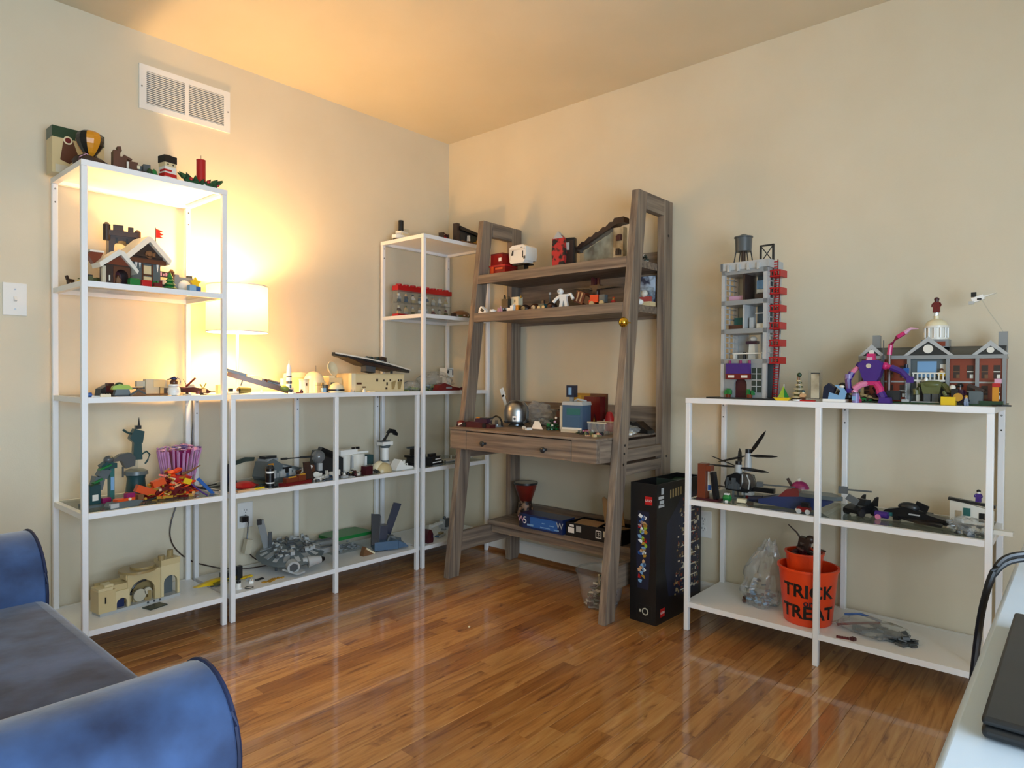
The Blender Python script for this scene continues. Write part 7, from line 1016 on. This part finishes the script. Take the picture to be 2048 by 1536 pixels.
T('black_jet', 'wide black toy jet with purple and pink engine on the glass shelf', 'model', B(1826, 1050, .15, Z4), RB-8, [('fuselage', 'black', M().p([(-10, 1.4), (4, .6), (11, .8), (12, 2), (4, 3.6), (-2, 5), (-8, 3.4)], -2, 2)), ('wing', 'black', M().p([(-8, 2), (0, 8), (4, 7), (2, 1)], 2, 2.8, 'z')), ('wing', 'black', M().p([(-4, -2), (4, -6), (10.5, -7), (10, -4), (7, -1)], .8, 1.6, 'z')), ('canopy', 'char', M().s(-1.4, 0, 4.8, 3.4, 1.8, 1.8, 12)), ('tail_fin', 'black', M().b(2.4, .6, 4.2, 4, .6, 2.4, ry=20)), ('engine', 'purple', M().c(-10.6, -3.6, 1.6, 1.2, 4, 12, ax='x')), ('engine_glow', 'pink', M().c(-9.4, -5.2, .9, .9, .9, 12, ax='y')), ('stripe', 'lgrey', M().b(1, -2.05, 2.6, 3.4, .12, .5)), ('strut', 'teal', M().b(-7, -2.4, 1.4, 2.4, 1, 1.2)), ('foot', 'black', M().b(2, 0, 0, 3, 2, .9)), ('foot', 'black', M().b(-5, 0, 0, 2, 2, 1.6))])
T('white_shop_wall', 'white and black toy shop wall with teal window near the shelf end', 'model', B(1943, 1036, .2, Z4), RB, [('wall', 'offwhite', M().p([(-6, 0), (-4.6, 0), (-4.6, 5), (-2.6, 5), (-2.6, 1), (6, 1), (6, 6), (-6, 8.6)], -.8, .8)), ('top', 'black', M().b(0, 0, 7.6, 13, 2, .9, ry=6)), ('window', 'teal', M().b(-1.2, -.9, 3.6, 2, .3, 2.6)), ('base', 'char', M().b(0, 0, 0, 11, 2.4, 1)), ('panel', 'black', M().b(3.6, -.9, 2, 3, .3, 3))])
fig('purple toy figure standing on top of the white shop wall', tuple(Vector(B(1957, 1000, .2, Z4))+Vector((0, 0, .085))), RB, 'purple', 'purple', 'offwhite', 'black', 1.05)
bag('clear plastic bag of grey pieces at the end of the glass shelf', B(1938, 1070, .062, Z4), RB, 14, (5.6, 3.6, 5.4), .35, ('slate', 'offwhite', 'char'), n=14)
single('white_tray', 'flat white plastic tray sticking out past the end of the glass shelf', 'tray', B(1996, 1040, .148, Z4), RB, 'offwhite', M().b(0, 0, 0, 8, 6, .8).b(0, -2.8, .8, 8, .4, .6))

# ================================================================== LOW UNIT ALONG wall_right, BOTTOM
bag('large clear plastic bag slumped on the bottom shelf beside the orange bucket', B(1521, 1225, .17, Z5), RB, 16, (10, 8, 25), .34, ('slate', 'lblue', 'brown'), n=16, taper=.55, lean=3)
def bucket():
    e = T('orange_bucket', 'orange plastic bucket with black lettering on the bottom shelf', 'bucket', B(1615, 1245, .12, Z5), RB)
    r0, r1, h = 8.3, 10.2, 20.5
    obj('shell', M().l([(.1, 0), (r0-.4, 0), (r0, .5), (r1, h-.8), (r1+.5, h-.8), (r1+.5, h), (r1-.3, h), (r0-.4, 1), (.1, .8)], n=40, cap=False), 'borange', e)
    def wrap(body, size, zc, name, ccol):
        t = text(e, name, body, size, (0, 0, 0), (0, 0, 0), ccol, .0, bold=size*.028)
        bm = bmesh.new(); bm.from_mesh(t.data); bmesh.ops.subdivide_edges(bm, edges=[q for q in bm.edges if q.calc_length() > size*.2], cuts=2)
        for v in bm.verts:
            z = zc+v.co.y*1.0; R_ = (r0+(r1-r0)*z*100/h)*.01+.0008; a = v.co.x/R_+.3
            v.co = Vector((R_*math.sin(a), -R_*math.cos(a), z))
        bm.to_mesh(t.data); bm.free(); return t
    wrap('TRICK', .066, .128, 'lettering', 'black'); wrap('or', .034, .088, 'lettering', 'plum'); wrap('TREAT', .066, .050, 'lettering', 'black')
    k = T('orange_cup', 'small orange cup of dark pieces standing inside the bucket', 'cup', tuple(Vector(e.location)+Vector((.02, .02, .12))), RB, [('cup', 'borange', M().l([(.1, 0), (5.4, 0), (6.6, 12.4), (7.0, 12.4), (7, 13), (6.2, 13), (5, .6), (.1, .6)], n=28, cap=False))])
    o = obj('contents', heap(601, 26, 4.6, 4.6, 6, 1, 3.2), 'maroon', k); o.location.z = .10; o['kind'] = 'stuff'; o = obj('contents', heap(602, 16, 4.6, 4.6, 7, 1, 3), 'dbrown', k); o.location.z = .10; o['kind'] = 'stuff'
    obj('figure', M().b(0, 0, 13, 4, 3, 5, ry=10).t([(-1, 0, 17), (-3, 0, 19.6), (-6, 0, 22)], .4, 6, .2).s(2, 0, 17.6, 1.8, 1.6, 1.6, 10).t([(3, -1, 15), (8, -2, 14.6)], .35), 'dbrown', k)
    o = obj('contents', heap(603, 40, 4.6, 4.6, 9, 1, 3), 'lgrey', e); o.location.z = .012; o['kind'] = 'stuff'
bucket()
fb = T('zip_bag', 'flat clear zip bag with grey pieces lying on the bottom shelf', 'bag', B(1745, 1272, .14, Z5), RB+6, [('film', 'bag', crumple(27, 11.5, 8, 4.2, .3, 26, 10)), ('zip', 'blue', M().t([(-10, 7, 2.6), (-5, 8.4, 3.4), (2, 7.4, 2.4)], .5)), ('zip', 'dred', M().t([(-11, -2, 1.4), (-6, -1, 2.6), (2, 2.4, 3.4)], .45))])
o = obj('contents', heap(701, 30, 9, 5, 3.2, 1.2, 3.6), 'slate', fb); o.location.x = .03; o['kind'] = 'stuff'; o = obj('contents', heap(702, 14, 5, 3.4, 3, 1.2, 3.2), 'dgrey', fb); o.location = (.09, -.03, 0); o['kind'] = 'stuff'
scatter('on the bottom shelf in front of the zip bag', 'loose pieces by the zip bag', [(B(1672, 1262, .035, Z5), 'dred'), (B(1682, 1262, .035, Z5), 'maroon')], 3, (XF+.022, XF+.07, -2.5, -2.3))
